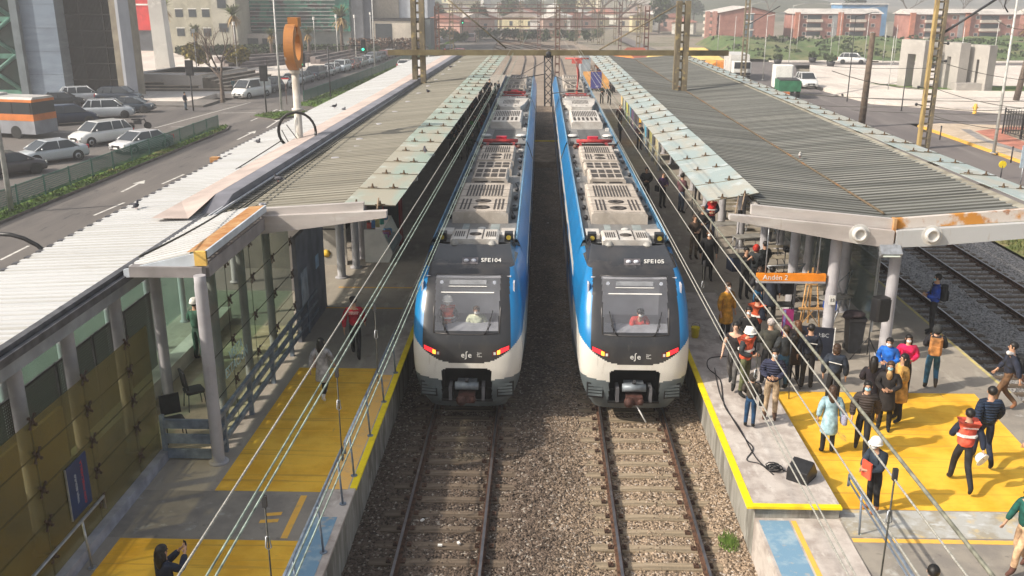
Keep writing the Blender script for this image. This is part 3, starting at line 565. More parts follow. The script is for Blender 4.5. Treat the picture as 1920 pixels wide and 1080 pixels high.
# ---------------- left canopy
LY = 22.6; LE = 88.0
def A(px, py, y=LY): v = aty(px, py, y); return (v.x, v.z)
lc = empty('platform_canopy', (-6, LY, 5), 'long beige weathered corrugated canopy with green glass edge over left platform', 'canopy')
la, lza = lin(-8.25, -7.6), lin(5.12, 5.12); lb, lzb = lin(-4.75, -4.35), lin(5.42, 5.42)
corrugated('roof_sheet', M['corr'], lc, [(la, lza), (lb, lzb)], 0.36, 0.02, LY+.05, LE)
glass_strip(lc, lin(-3.62, -3.02), lin(5.5, 5.5), lin(-4.95, -4.5), lin(5.52, 5.52), LY+.2, LE, GSTRIP, 31, -1)
bm1 = [A(470, 437), A(470, 402), A(728, 391), A(728, 403), A(600, 421)]
front_beam(lc, bm1, LY-.02, M['fascia'])
b = MB(); b.prism([A(470, 402), A(470, 391), A(683, 378), A(683, 396)], LY-.12, LY+.04); b.build('fascia_board', M['fascia'], lc)
for y in [LY+4.4*k for k in range(1, 15)]:
    b = MB(); b.prism([(-8.2, 4.6), (-8.2, 5.08), (-4.4, 5.38), (-3.6, 5.45), (-3.6, 5.35)], y-.06, y+.06); b.build('cross_beam', M['fascia'], lc)
b = MB(); b.tube([(la(y)+.05, y, 5.25) for y in (22.7, 40, 60, 87)], 0.035, 6); b.tube([(la(y)-.1, y, 5.22) for y in (22.7, 40, 60, 87)], 0.03, 6); b.build('cable_duct', M['galv'], lc)
b = MB(); b.tube([A(708, 391)+(0,) if 0 else (A(708, 391)[0], LY-.05, A(708, 391)[1]), (A(706, 376)[0], LY+.3, A(706, 376)[1])], 0.02, 6); b.build('glass_bracket', MATS['corroded_bar'], lc)
unoff(0, lc)
for k in range(12):
    column(-7.02+.02*k, 31.6+4.4*k, PZ, 4.3, 'round grey column under the left canopy, %s from the snack kiosk end' % NTH[k], 'columns under the left canopy', 0.95)
for k in range(2):
    column(-6.75, 32.9+1.3*k, PZ, 4.3, ['shaded round column between the kiosk wall and the snack counter', 'second shaded round column just behind the snack counter'][k], 'columns under the left canopy', 0.9)
# parapet between silver roof and canopy
pp = empty('roof_parapet', (-9, 24, 5), 'long grey sheet metal parapet with pinkish flashing between white roof and canopy', 'parapet')
b = MB(); vs = []
def para(y): return [(-8.25, 5.1), (-8.3, 5.55), (-8.75, 5.6), (-9.75, 5.14)]
ys = [23.4, 24.6, 30, 45, 60, 75, 88]
sh = lambda y: 0.9*(y-24)/64.0
for y in ys:
    t = 0.15 if y == 23.4 else 1
    pts = [(-8.25+sh(y), 5.1), (-8.32+sh(y), 5.1+.32*t), (-8.8+sh(y), 5.1+.3*t)]
    vs += [(x, y, z) for x, z in pts]
n = 3
b.add(vs, [(j*n+i, j*n+i+1, (j+1)*n+i+1, (j+1)*n+i) for j in range(len(ys)-1) for i in range(n-1)])
b.build('side_sheet', mat('parapet_grey', (0.2, 0.2, 0.23), 0.6, 0, .15, 1), pp)
b = MB(); vs = []
for y in [22.6, 24.6, 30, 45, 60, 75, 88]: vs += [(-8.8+sh(y), y, 5.404 if y > 24 else 5.2), (-9.75+sh(y)*.8, y, 5.2)]
b.add(vs, [(2*j, 2*j+1, 2*j+3, 2*j+2) for j in range(6)]); b.build('flashing', M['pinkflash'], pp); unoff(0, pp)
# silver roofs
def silver(label, xo, xi, zo, zi, y0, y1, w2=None):
    r_ = empty('sheet_roof', ((xo+xi)/2, y0, zo), label, 'roof', 'pale metal roofs')
    fo = lambda y: xo; fi = lambda y: xi+(0 if y < 24 else sh(y)*.9)
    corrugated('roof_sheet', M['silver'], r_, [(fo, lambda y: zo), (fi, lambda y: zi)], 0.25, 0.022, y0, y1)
    b = MB(); y = y0
    while y < min(y1, 48): b.box(xo-.03, xo+.09, y, y+.17, zo-.07, zo+.03); y += 0.5
    b.build('edge_caps', mat('roof_edge_dark', (0.09, 0.09, 0.1), 0.7, 0, .2, 6), r_)
    b = MB(); b.prism([(xo-.06, zo-.02), (xo-.06, zo-.25), (xo-.02, zo-.25), (xo-.02, zo-.02)], y0, y1); b.build('eave_board', M['offwhite'], r_)
    return r_
s1 = silver('near pale corrugated roof running into the bottom left corner of the picture', -11.35, -8.72, 5.0, 5.12, 5.0, 34.0)
b = MB(); b.prism([(-8.72, 5.14), (-8.58, 5.14), (-8.58, 4.98), (-8.72, 4.98)], 5, 23.4); b.prism([(-8.56, 5.06), (-8.46, 5.06), (-8.46, 4.92), (-8.56, 4.92)], 5, 23.4); b.build('gutter', mat('gutter_dark', (0.11, 0.11, 0.12), .5, .2, .2, 4), s1)
b = MB(); b.prism([(-8.74, 4.97), (-8.6, 4.97), (-8.6, 4.62), (-8.74, 4.62)], 5, 23.4); b.build('fascia_board', mat('fascia_greyblue', (0.3, 0.32, 0.35), .6, 0, .12, 2), s1)
b = MB()
for y in [8.4+2.0*k for k in range(8)]: b.prism([(-8.76, 4.9), (-8.76, 4.62), (-9.3, 4.5), (-11.2, 4.78), (-11.2, 4.92)], y-.1, y+.1)
b.build('rafters', mat('rafter_brown', (.15, .12, .11), .7), s1); unoff(0, s1)
s2 = silver('far pale corrugated roof strip along the street behind the ring pole', -11.95, -9.6, 4.85, 5.1, 33.6, 90.0)
b = MB(); b.box(-12.0, -11.7, 33.35, 33.65, 4.65, 4.92); b.build('corner_bracket', M['rustflat'], s2)
b = MB(); b.prism([(-11.9, 4.6), (-11.9, 4.83), (-9.7, 5.05), (-9.7, 4.8)], 33.5, 33.6); b.build('end_board', M['offwhite'], s2); unoff(0, s2)
for k in range(9): column(-11.7, 34.0+6*k, 0.0, 4.7, 'grey post carrying the far pale roof, %s from its near end' % NTH[k], 'posts of the far pale roof', 0.8)
b = MB(); b.box(-12.0, -9.0, 36, 88, -0.5, 4.3); tag(b.build('station_building', mix_mat('station_wall', [(0.22, 0.2, 0.18), ((0.15, 0.14, 0.13), 0.6, 0.4, 0.6, None)], .8)), 'low station building under the far pale roof strip', 'building')
# pavilion roof with rusty flashing
pv = empty('pavilion_roof', (-7.8, 18, 5.4), 'small pale corrugated roof with orange rusty flashing above the glass pavilion', 'roof')
Pv = [(-8.6, 18.15), (-6.9, 18.15), (-6.9, 22.3), (-8.6, 22.3)]
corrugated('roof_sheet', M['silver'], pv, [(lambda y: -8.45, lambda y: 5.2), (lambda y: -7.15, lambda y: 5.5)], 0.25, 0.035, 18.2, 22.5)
b = MB(); b.add([(-7.18, 18.1, 5.56), (-6.78, 18.1, 5.6), (-6.78, 22.4, 5.6), (-7.18, 22.4, 5.56)], [(0, 1, 2, 3)]); b.build('rusty_flashing', M['rustflat'], pv)
b = MB(); b.box(-6.8, -6.76, 18.06, 22.4, 5.44, 5.6); b.build('side_board', mat('pale_blue_board', (0.55, 0.6, 0.66), .5, 0, .08, 2), pv)
b = MB(); b.prism([(-8.5, 5.02), (-8.5, 5.2), (-7.0, 5.55), (-7.0, 5.3)], 18.04, 18.1); b.build('end_board', mat('blue_white_board', (0.55, 0.6, 0.66), .5, 0, .08, 2), pv)
b = MB(); b.box(-7.0, -6.76, 18.02, 18.1, 5.3, 5.6); b.build('yellow_corner', mat('ochre_patch', (.75, .48, .12), .7), pv)
b = MB(); b.box(-8.35, -6.85, 17.97, 18.2, 5.06, 5.28); b.box(-7.05, -6.8, 18.25, 22.5, 5.0, 5.3); b.build('frame_beam', mat('brown_grey_beam', (.27, .25, .25), .6, 0, .12, 2), pv); unoff(0, pv)
# columns of glass wall and pavilion
for k, y in enumerate((8.6, 10.6, 12.6, 14.4, 16.25, 18.3, 20.4)):
    column(-8.9, y, PZ, 3.85, 'thick pale column behind the olive glass wall, %s from the bottom of the picture' % NTH[k], 'columns behind the glass wall', .85)
    o = MB().prism([(-9.3, 4.62), (-8.65, 4.62), (-8.72, 4.9), (-9.3, 4.9)], y-.2, y+.2).build('column_bracket', MATS['rafter_brown']); tag(o, 'brown steel bracket on top of the %s column behind the glass wall' % NTH[k], 'bracket', 'column brackets')
column(-6.86, 17.85, PZ, 4.2, 'tall lilac grey corner column of the glass pavilion', 'pavilion columns', .85)
for k, y in enumerate((19.9, 22.0, 24.2)): column(-7.4, y, PZ, 4.3, 'column just behind the pavilion glass, %s from the corner column' % NTH[k], 'pavilion columns', 0.68)
for k, y in enumerate((14.8, 17.2, 19.6, 22.0, 24.4, 26.8)): column(-10.9, y, PZ, 3.8, 'thin post at the street side of the walkway behind the glass wall, %s from the bottom' % NTH[k], 'walkway posts', 0.6)
gw = empty('glass_wall', (-8.15, 6, PZ), 'dirty olive glass wall on point fixings along the left platform', 'glass wall')
zs = [1.15, 1.57, 2.18, 2.8, 3.43, 4.03]
yss = [6.3, 8.07, 9.84, 11.61, 13.38, 15.17, 16.94, 18.0]
bsp = MB(); bsp.cbox((0.04, 0, 0), (0.05, 0.07, 0.07)); 
for q in ((1, 1), (1, -1), (-1, 1), (-1, -1)): bsp.tube([(0.03, 0, 0), (0.04, q[0]*.09, q[1]*.09)], .014, 5); bsp.lathe([(.028, 0), (.028, .03)], (0.03, q[0]*.09, q[1]*.09), 8, 0, 'X')
msp = bsp.mesh('spider_fixing', mat('spider_brown', (.07, .045, .035), .6, .3))
for i in range(len(yss)-1):
    for j in range(len(zs)-1):
        MB().box(-8.155, -8.143, yss[i]+.01, yss[i+1]-.01, zs[j]+.008, zs[j+1]-.008).build('glass_panel', GWALL, gw)
        if i: o = bpy.data.objects.new('spider_fixing', msp); COL.objects.link(o); o.parent = gw; o.location = (-8.15, yss[i], zs[j+1])
b = MB()
for z in zs[1:-1]: b.box(-8.162, -8.158, 6.3, 18, z-.012, z+.012)
for y in yss[1:-1]: b.box(-8.162, -8.158, y-.012, y+.012, 1.15, 4.03)
b.build('sealant_lines', mat('black_sealant', (.03, .028, .025), .8), gw)
unoff(0, gw)
kb = MB(); kb.box(-8.28, -7.98, 6, 18.0, PZ+.002, PZ+.22); kb = kb.build('low_kerb_wall', M['curb']); struct(kb)
# mesh screen behind the glass
def mesh_mat(name, col, sy, sz, duty, axis_u=1):
    m = bpy.data.materials.new(name); m.use_nodes = True; N = m.node_tree.nodes; L = m.node_tree.links; b = N['Principled BSDF']; b.inputs['Base Color'].default_value = (*col, 1); b.inputs['Roughness'].default_value = .7
    tc = N.new('ShaderNodeTexCoord'); s = N.new('ShaderNodeSeparateXYZ'); L.new(tc.outputs['Object'], s.inputs[0])
    def bars(idx, sc_):
        a = N.new('ShaderNodeMath'); a.operation = 'MULTIPLY'; L.new(s.outputs[idx], a.inputs[0]); a.inputs[1].default_value = sc_
        f = N.new('ShaderNodeMath'); f.operation = 'FRACT'; L.new(a.outputs[0], f.inputs[0])
        g = N.new('ShaderNodeMath'); g.operation = 'LESS_THAN'; L.new(f.outputs[0], g.inputs[0]); g.inputs[1].default_value = duty; return g
    mxm = N.new('ShaderNodeMath'); mxm.operation = 'MAXIMUM'; g1 = bars(axis_u, sy); g2 = bars(2, sz); L.new(g1.outputs[0], mxm.inputs[0]); L.new(g2.outputs[0], mxm.inputs[1])
    tr = N.new('ShaderNodeBsdfTransparent'); mx = N.new('ShaderNodeMixShader'); L.new(mxm.outputs[0], mx.inputs[0]); L.new(tr.outputs[0], mx.inputs[1]); L.new(b.outputs[0], mx.inputs[2]); L.new(mx.outputs[0], N['Material Output'].inputs[0])
    return m
def mesh_fence(label, x, y0, y1, z0, z1, n, m, pm, name='mesh_fence'):
    t = empty(name, (x, y0, z0), label, 'fence', None)
    for k in range(n):
        ya, yb = y0+(y1-y0)*k/n, y0+(y1-y0)*(k+1)/n
        MB().box(x-.006, x+.006, ya+.05, yb-.05, z0+.12, z1-.04).build('mesh_panel', m, t)
        MB().box(x-.03, x+.03, ya-.03, ya+.03, z0, z1).build('post', pm, t)
    MB().box(x-.02, x+.02, y0, y1, z1-.04, z1).build('top_rail', pm, t); unoff(0, t); return t
MESHM = mesh_mat('steel_mesh', (0.12, 0.11, 0.11), 16, 16, 0.42)
mesh_fence('grey steel mesh fence on the walkway behind the olive glass wall', -10.2, 8, 23, PZ, 3.15, 9, MESHM, M['darkmetal'])
MB().box(-10.6, -10.5, 6, 27, PZ, 3.9).build('tmp', M['black']) if 0 else None
o = MB().box(-11.3, -11.28, 8, 30, PZ, 3.3).build('screen_wall', mat('green_glass_screen', (0.16, 0.26, 0.2), .15, alpha=.28)); tag(o, 'dull green glazed screen along the street behind the walkway', 'screen')
o = MB().box(-11.32, -8.32, 6, 30, -.6, PZ+.003).build('walkway', M['plat']); struct(o)
# added ochre panel behind the mesh, coloured to stand in for the sunlit floor
o = MB().box(-10.1, -10.02, 8, 17.7, PZ+.01, 2.3).build('sunlit_floor_panel', mix_mat('sunlit_floor_ochre', [(0.5, 0.39, 0.16), ((0.36, 0.28, 0.12), 0.9, 0.4, 0.6, None), ((0.42, 0.34, 0.16), 2.0, 0.52, 0.7, (1, 1, .2))], .8)); tag(o, 'low ochre panel standing in for the sunlit floor behind the olive glass', 'stand-in panel')
# pavilion glass
pg = empty('glass_pavilion', (-7.0, 18, PZ), 'clear glass pavilion wall with dark joints beside the yellow ramp', 'glass wall')
ysp = [18.0, 19.75, 21.5, 23.25, 25.0]; zsp = [1.15, 2.1, 3.05, 4.0, 5.0]
for i in range(4):
    for j in range(4):
        MB().box(-7.005, -6.993, ysp[i]+.01, ysp[i+1]-.01, zsp[j]+.01, zsp[j+1]-.01).build('glass_panel', GPAV, pg)
        o = bpy.data.objects.new('spider_fixing', msp); COL.objects.link(o); o.parent = pg; o.location = (-7.0, ysp[i+1], zsp[j+1] if j < 3 else 4.9)
b = MB()
for z in zsp[1:-1]: b.box(-7.012, -7.008, 18, 25, z-.012, z+.012)
for y in ysp[1:-1]: b.box(-7.012, -7.008, y-.012, y+.012, 1.15, 5.0)
b.build('sealant_lines', MATS['black_sealant'], pg); unoff(0, pg)
# lettering stuck on the pavilion glass, pale blue
for i, (t_, z_) in enumerate((('VISITA', 2.75), ('ESTACION', 2.45))):
    o = text_mesh(t_, 0.34, mat('pale_blue_letters', (.35, .5, .52), .6), pg, 'lettering', (0.02, 1.9, z_-PZ), (R(90), 0, R(90)))
gr = empty('guard_rail', (-6.86, 18, PZ), 'blue grey three bar guard rail beside the glass pavilion', 'railing')
b = MB()
for z in (.3, .62, .94): b.box(-.04, .04, 0.1, 9.2, z-.05, z+.05)
b.build('bars', M['railblue'], gr)
for y in (.3, 2.2, 4.1, 6.0, 7.9): MB().box(-.05, .05, y, y+.1, 0, 1.0).build('post', M['railblue'], gr)
gr = empty('guard_rail', (-7.5, 17.95, PZ), 'short grey barrier closing the gap between glass wall and corner column', 'railing')
b = MB()
for z in (.15, .5, .85): b.box(-.5, .5, -.04, .04, z-.1, z+.1)
b.build('bars', M['railblue'], gr); MB().box(-.58, -.5, -.05, .05, 0, 1.05).build('post', M['railblue'], gr)
# street side inner scene of the pavilion: bench, chairs
o = MB().box(-9.9, -9.5, 17.9, 27, PZ, PZ+.42).build('stone_bench', mat('pale_stone', (.6, .56, .5), .7, 0, .1, 2)); tag(o, 'long pale stone ledge inside the glass pavilion', 'bench')
o = MB().box(-9.48, -7.1, 18.1, 26.5, PZ+.001, PZ+.006).build('pavilion_floor', mix_mat('pavilion_tiles', [(0.62, 0.54, 0.38), ((0.42, 0.36, 0.24), 0.9, 0.42, 0.6, None), ((.6, .55, .42), 2, .55, .7, None)], .6)); struct(o)
def office_chair(x, y, rz_, label):
    c = empty('chair', (x, y, PZ+.006), label, 'chair', None, rz_)
    MB().cbox((0, 0, .46), (.46, .44, .06), ch=.05).build('seat', M['black'], c); MB().cbox((0, .22, .78), (.44, .05, .46), 0, 0, R(-8)).build('backrest', M['black'], c)
    for sx in (-1, 1):
        for sy in (-1, 1): MB().tube([(sx*.19, sy*.18, .44), (sx*.22, sy*.22, 0)], .013, 6).build('leg', M['darkmetal'], c)
office_chair(-8.35, 20.6, 2.2, 'black chair near the corner column inside the glass pavilion')
office_chair(-8.2, 18.9, 0.6, 'black chair close to the low barrier inside the glass pavilion')
# grey panel wall, kiosk
gp = empty('panel_wall', (-6.9, 25.1, PZ), 'blue grey sheet panel wall with small window beside the guard rail', 'wall')
MB().box(-.06, .06, 0, 3.3, 0, 3.1).build('panel', M['greymid'], gp)
w_ = MB().box(.06, .08, .3, 1.0, .9, 2.0).build('window', mat('pale_window', (.35, .42, .5), .2), gp); MB().box(.062, .075, 2.1, 2.5, 1.6, 2.0).build('notice', mat('blue_notice', (.35, .5, .65), .6), gp)
kw = empty('kiosk_wall', (-7.6, 33.2, PZ), 'beige kiosk wall with a dark shelf and yellow flower mark', 'kiosk')
MB().box(-.9, .45, 0, .1, 0, 2.6).build('wall', mat('beige_panel', (.45, .42, .38), .7, 0, .1, 2), kw); MB().box(-.85, .4, -.02, 0, 1.35, 1.4).build('shelf', M['black'], kw); MB().lathe([(.16, -.03), (.02, -.04)], (-.3, 0, .45), 7, 0, 'Y').build('yellow_mark', mat('yellow_mark', (.7, .45, .05), .7), kw)
kc = empty('snack_counter', (-6.1, 33.6, PZ), 'white snack counter with sloped glass front and colourful packets on top', 'counter')
MB().prism([(-.45, 0), (.45, 0), (.6, .35), (.2, 1.25), (-.45, 1.25)], 0, .12).build('side_panel', M['white'], kc)
MB().prism([(-.45, 0), (.45, 0), (.6, .35), (.2, 1.25), (-.45, 1.25)], 2.4, 2.5).build('side_panel', M['white'], kc)
MB().prism([(-.45, 0), (.43, 0), (.55, .35), (.4, .6), (-.45, .6)], .12, 2.4).build('cabinet', M['offwhite'], kc)
MB().add([(.6, .12, .36), (.6, 2.4, .36), (.22, 2.4, 1.24), (.22, .12, 1.24)], [(0, 1, 2, 3)]).build('glass_front', mat('display_glass', (.3, .38, .4), .1, alpha=.3), kc)
cols_ = [(.6, .1, .08), (.1, .3, .6), (.8, .7, .3), (.1, .5, .4), (.75, .75, .7), (.5, .1, .4)]
for k in range(10): MB().cbox((-.3+.12*(k % 4), .3+.22*k, 1.25+.1), (.14, .16, .2+.05*(k % 3)), rz=.2*k).build('packet', mat('packet_%d' % (k % 6), cols_[k % 6], .5), kc)
for k in range(6): MB().cbox((.1, .4+.33*k, .72), (.3, .22, .16), rz=.1*k).build('packet', MATS['packet_%d' % ((k+2) % 6)], kc)
fr = empty('drinks_fridge', (-5.9, 36.4, PZ), 'dark red drinks fridge behind the snack counter', 'fridge'); MB().cbox((0, 0, .95), (.7, .7, 1.9), ch=.03).build('cabinet', mat('fridge_red', (.35, .02, .03), .4), fr); MB().cbox((0, -.36, 1.0), (.6, .02, 1.5)).build('door', M['carglass'], fr)
# poster on glass wall
po = empty('poster', (-8.12, 14.1, 1.77), 'tilted dark blue poster with vertical red and white lettering on the olive glass', 'poster')
MB().box(0, .02, 0, .72, 0, 1.0).build('board', mat('poster_blue', (.02, .045, .14), .35, 0, .1, 3), po)
MB().box(-.005, .022, -.02, 0, 0, 1.0).build('frame_edge', M['galv'], po)
for t_, y_, s_, mm in (('CON MASCARILLA', .5, .1, 'poster_red'), ('VIAJA SEGURO', .26, .085, 'poster_white')):
    text_mesh(t_, s_, mat(mm, (.5, .06, .07) if 'red' in mm else (.5, .52, .55), .6), po, 'lettering', (.024, y_, .5), (R(90), R(-90), R(90)))
# handrails ----------------------------------------------------------
def handrail(label, x0, x1, y0, y1, z0, n, h=1.0, zslope=0.0, two=True, m=None):
    t = empty('handrail', (x0, y0, z0), label, 'handrail'); m = m or M['railblue']; dx, dy = x1-x0, y1-y0; dz = zslope
    b = MB(); b.tube([(0, 0, h-.25), (0, .02, h), (dx, dy, h+dz), (dx, dy, h+dz-.25)], .028, 8)
    b.build('top_rail', m, t)
    if two: MB().tube([(0.0, .02, h-.14), (dx, dy, h+dz-.14)], .02, 8).build('lower_rail', m, t)
    for k in range(n):
        f = (k+.25)/(n-.5) if n > 1 else .5; f = min(f, 1)
        b = MB(); b.tube([(dx*f+.05, dy*f, 0), (dx*f, dy*f, h-.02+dz*f)], .022, 8); b.lathe([(.07, 0), (.07, .012)], (dx*f+.05, dy*f, 0), 10); b.build('post', m, t)
    return t
handrail('long steel double handrail along the left platform edge beside the left train', -3.86, -3.82, 16.75, 23.2, PZ+.078, 4)
handrail('lower steel double handrail nearest the camera on the left platform edge', -3.9, -3.86, 9.0, 16.5, PZ+.078, 5)
handrail('single pale handrail by the kerb below the blue poster', -7.85, -7.85, 9.8, 14.75, PZ, 2, .95, 0, False, M['galv'])
handrail('steel handrail at the foot of the right platform ramp', 6.05, 6.1, 9.0, 16.5, rz(0, 15)-.05, 3, .95)
# ---------------- cast iron style masts and portals
def lattice_mast(name, label, x, y, z0, h, w=0.5, d=0.3, m=None, lean=0, mul=None, cat='mast', group='overhead line masts', n=None, chan=0.09):
    t = empty(name, (x, y, z0), label, cat, group); m = m or M['mast']
    for sg_ in (-1, 1):
        MB().cbox((sg_*(w/2), 0, h/2), (chan*1.6, d, h)).build('upright', mul if (mul and sg_ < 0) else m, t)
    n = n or int(h/0.55)
    b = MB()
    for k in range(n+1): b.cbox((0, 0, 0.15+k*(h-.3)/n), (w, d*.55, 0.13))
    b.build('batten_plates', m, t)
    return t
ml = lattice_mast('line_mast', 'tall weathered twin post mast rising through the left canopy', -7.75, 60.5, PZ, 11.5, .52, .45, chan=.2)
mr = lattice_mast('line_mast', 'tall weathered twin post mast rising through the valley of the right canopy', 8.55, 59, PZ, 9.25, .52, .45, chan=.2)
pb = empty('portal_beam', (0, 60, 7.1), 'ochre beam spanning all tracks between the two weathered masts', 'beam')
MB().box(-9.6, 11.6, -.2, -.08, -.16, .16).build('beam', M['beam'], pb); MB().box(-9.6, 11.6, .08, .2, -.16, .16).build('beam', M['beam'], pb)
b = MB()
for k in range(42): b.cbox((-9.4+.5*k, 0, .13), (.1, .3, .04), rz=.6 if k % 2 else -.6)
b.build('lacing', M['beam'], pb)
hg = empty('drop_bracket', (.45, 60, 7.0), 'dark lattice bracket hanging from the beam between the two trains', 'bracket')
for sx in (-.25, .25): MB().tube([(sx, 0, 0), (sx*.8, 0, -3.2)], .05, 6).build('hanger', M['darkmetal'], hg)
b = MB()
for k in range(6): b.tube([(-.23, 0, -.1-.5*k), (.22, 0, -.6-.5*k)], .025, 5); b.tube([(.23, 0, -.1-.5*k), (-.22, 0, -.6-.5*k)], .025, 5)
b.tube([(-.2, 0, -1.2), (-2.0, 0, -1.5)], .03, 6); b.tube([(-.2, 0, -.4), (-2.0, 0, -1.4)], .02, 6); b.tube([(.2, 0, -2.4), (2.0, 0, -2.2)], .03, 6); b.tube([(.2, 0, -1.2), (1.9, 0, -2.1)], .02, 6); b.ball((-.0, 0, .05), .28, 8, 5)
b.build('bracing', M['darkmetal'], hg)
for (a, c, lb) in (((-7.2, 60.3, 11.4), (-2.2, 60.3, 7.35), 'stay rod from the left mast top down to the ochre beam'), ((8.2, 58.9, 10.0), (3.6, 59.8, 7.3), 'stay rod from the right mast top down to the ochre beam')):
    tag(MB().tube([a, c], .05, 6).build('stay_rod', M['mast']), lb, 'stay rod')
# portals further away
for k, (y, xa, xb, h, zb) in enumerate(((120, -13, 13, 9.5, 8.0), (150, -14, 15, 9.5, 8.2), (185, -20, 15, 9.5, 8.4), (220, -26, 13, 10, 8.7))):
    t = empty('line_portal', ((xa+xb)/2, y, -.3), 'red brown steel line portal over the yard tracks, %s beyond the trains' % NTH[k], 'portal', 'steel portals over the far tracks')
    for x in (xa, xb, (xa+xb)/2+2): 
        b = MB(); b.cbox((x-(xa+xb)/2-.25, 0, h/2), (.12, .3, h)); b.cbox((x-(xa+xb)/2+.25, 0, h/2), (.12, .3, h))
        for q in range(9): b.cbox((x-(xa+xb)/2, 0, .5+q*h/9), (.5, .2, .2))
        b.build('mast', M['mast'] if k % 2 else M['rustred'], t)
    MB().cbox((0, 0, zb), (xb-xa, .25, .16)).build('beam', M['rustred'], t); MB().cbox((0, 0, zb-.9), (xb-xa, .2, .1)).build('beam', M['rustred'], t)
rm = [((1130, 84), 8.5, 'dark mast close left of the twin post mast beyond the right canopy'), ((975, 74), 9, 'thin mast left of the curving tracks'), ((1060, 70), 9, 'thin mast between the curving tracks and the yard'), ((865, 76), 9, 'thin dark mast beside the far street lane'), ((1152, 84), 9.5, 'twin post mast just beyond the far end of the right canopy'), ((1111, 80), 9.5, 'mast left of the pole pair beyond the right canopy'), ((1080, 84), 9.5, 'thin dark mast above the far right yard track'), ((1201, 80), 8.5, 'pale mast in front of the cream house'), ((935, 70), 9, 'dark stout mast right of the street beyond the left canopy'), ((1017, 72), 10, 'slim tall mast over the curving tracks'), ((1041, 78), 10.5, 'slim tall mast right of the curving tracks'), ((895, 82), 9.5, 'mast by the street end beyond the left canopy')]
for p, h, lb in rm:
    v = at(p[0], p[1], -.3); lattice_mast('line_mast', lb, v.x, v.y, -.3, h, .5, .3, n=8)
# front right masts
v = at(1730, 277, 0); fm = lattice_mast('line_mast', 'tall yellow rusted mast with bracket arm standing on the right kerb', v.x, v.y, 0, 16, .62, .4, M['mast'], mul=M['mastyellow'], n=30, chan=.13)
MB().tube([(.35, 0, 8.0), (4.6, 0, 10.9)], .09, 6).build('bracket_arm', M['darkmetal'], fm)
MB().tube([(.35, 0, 9.3), (2.6, 0, 9.3)], .04, 6).build('tie_rod', M['darkmetal'], fm); MB().tube([(4.4, 0, 10.7), (4.3, 0, 9.8), (4.6, 0, 9.4)], .05, 6).build('insulator', M['darkmetal'], fm)
for z_ in (7.3, 6.1): MB().tube([(.3, 0, z_), (.75, 0, z_)], .04, 6).ball((.8, 0, z_), .11).build('insulator', M['darkmetal'], fm)
for z_ in (4.2, 3.0): MB().tube([(-.3, 0, z_), (-.8, 0, z_+.1)], .04, 6).ball((-.85, 0, z_+.1), .11).build('insulator', M['darkmetal'], fm)
v = at(1392, 152, 0); fm2 = lattice_mast('line_mast', 'rusted lattice mast with bracket arm beside the white truck', v.x, v.y, 0, 10.2, .5, .35, M['mast'], mul=M['mast'], n=16)
MB().tube([(.3, 0, 7.0), (4.0, 0, 9.2)], .06, 6).build('bracket_arm', M['darkmetal'], fm2); MB().tube([(.3, 0, 8.2), (2.0, 0, 8.2)], .03, 6).build('tie_rod', M['darkmetal'], fm2)
v = at(1615, 237, 0); wp = empty('timber_pole', (v.x, v.y, 0), 'dark weathered pole between the right canopy and the plaza', 'pole'); MB().tube([(0, 0, 0), (.1, 0, 7.6)], .3, 10, r2=.22).build('pole', mat('dark_timber', (.13, .095, .07), .9, 0, .25, 3, .3), wp)
MB().cbox((.3, 0, 5.3), (1.0, .1, .1)).build('cross_arm', mat('dark_timber2', (.1, .075, .06), .9), wp)
# ---------------- overhead wires (straight runs with a little sag)
MW = mat('old_copper_rope', (0.4, 0.39, 0.35), 0.6, 0.2, 0.2, 30, stretch=(1, 4, 1)); MW2 = mat('green_copper_wire', (0.3, 0.37, 0.32), 0.6, 0.2, 0.25, 12); MWD = mat('dark_cable', (0.07, 0.07, 0.06), 0.7, .1, .2, 20)
def wire(label, X0, z0, X1, z1, ya, yb, r, m, sag=0.12, cat='overhead wire', twin=0, name='overhead_wire', group='overhead wires of the main tracks'):
    b = MB(); n = 26
    for tw in ([-twin/2, twin/2] if twin else [0]):
        pts = []
        for i in range(n+1):
            f = i/n; y = ya+(yb-ya)*f**1.5; g = (y-ya)/(yb-ya); pts.append((X0+(X1-X0)*g+tw, y, z0+(z1-z0)*g-sag*4*g*(1-g)))
        b.tube(pts, r, 5)
    return tag(b.build(name, m, recalc=False), label, cat, group)
wire('single pale wire highest over the left platform side', -1.75, 7.86, -1.75, 7.6, 3, 60, .0075, MW)
wire('pair of pale green wires over the left train running beside the droppers', -1.76, 7.58, -1.75, 7.1, 3, 60, .0075, MW2, twin=.05)
wire('lowest pair of green contact wires over the left train', -1.74, 6.62, -1.6, 6.3, 3, 130, .0075, MW2, twin=.05, sag=.05)
wire('braided pair of contact wires nearest the right train', 2.25, 6.62, 2.2, 6.3, 3, 130, .0075, MW, twin=.05, sag=.05)
wire('pale wire crossing over the crowd, lowest of the bright trio', 2.3, 7.25, 2.3, 6.95, 3, 60, .0075, MW)
wire('bright wire in the middle of the trio over the platform sign and ramp', 2.25, 7.68, 2.25, 7.3, 3, 60, .0075, MW)
wire('thick dark cable above the right ramp, highest of the trio', 2.25, 7.84, 2.25, 7.5, 3, 60, .013, mat('brown_cable', (.2, .2, .16), .7, 0, .2, 20))
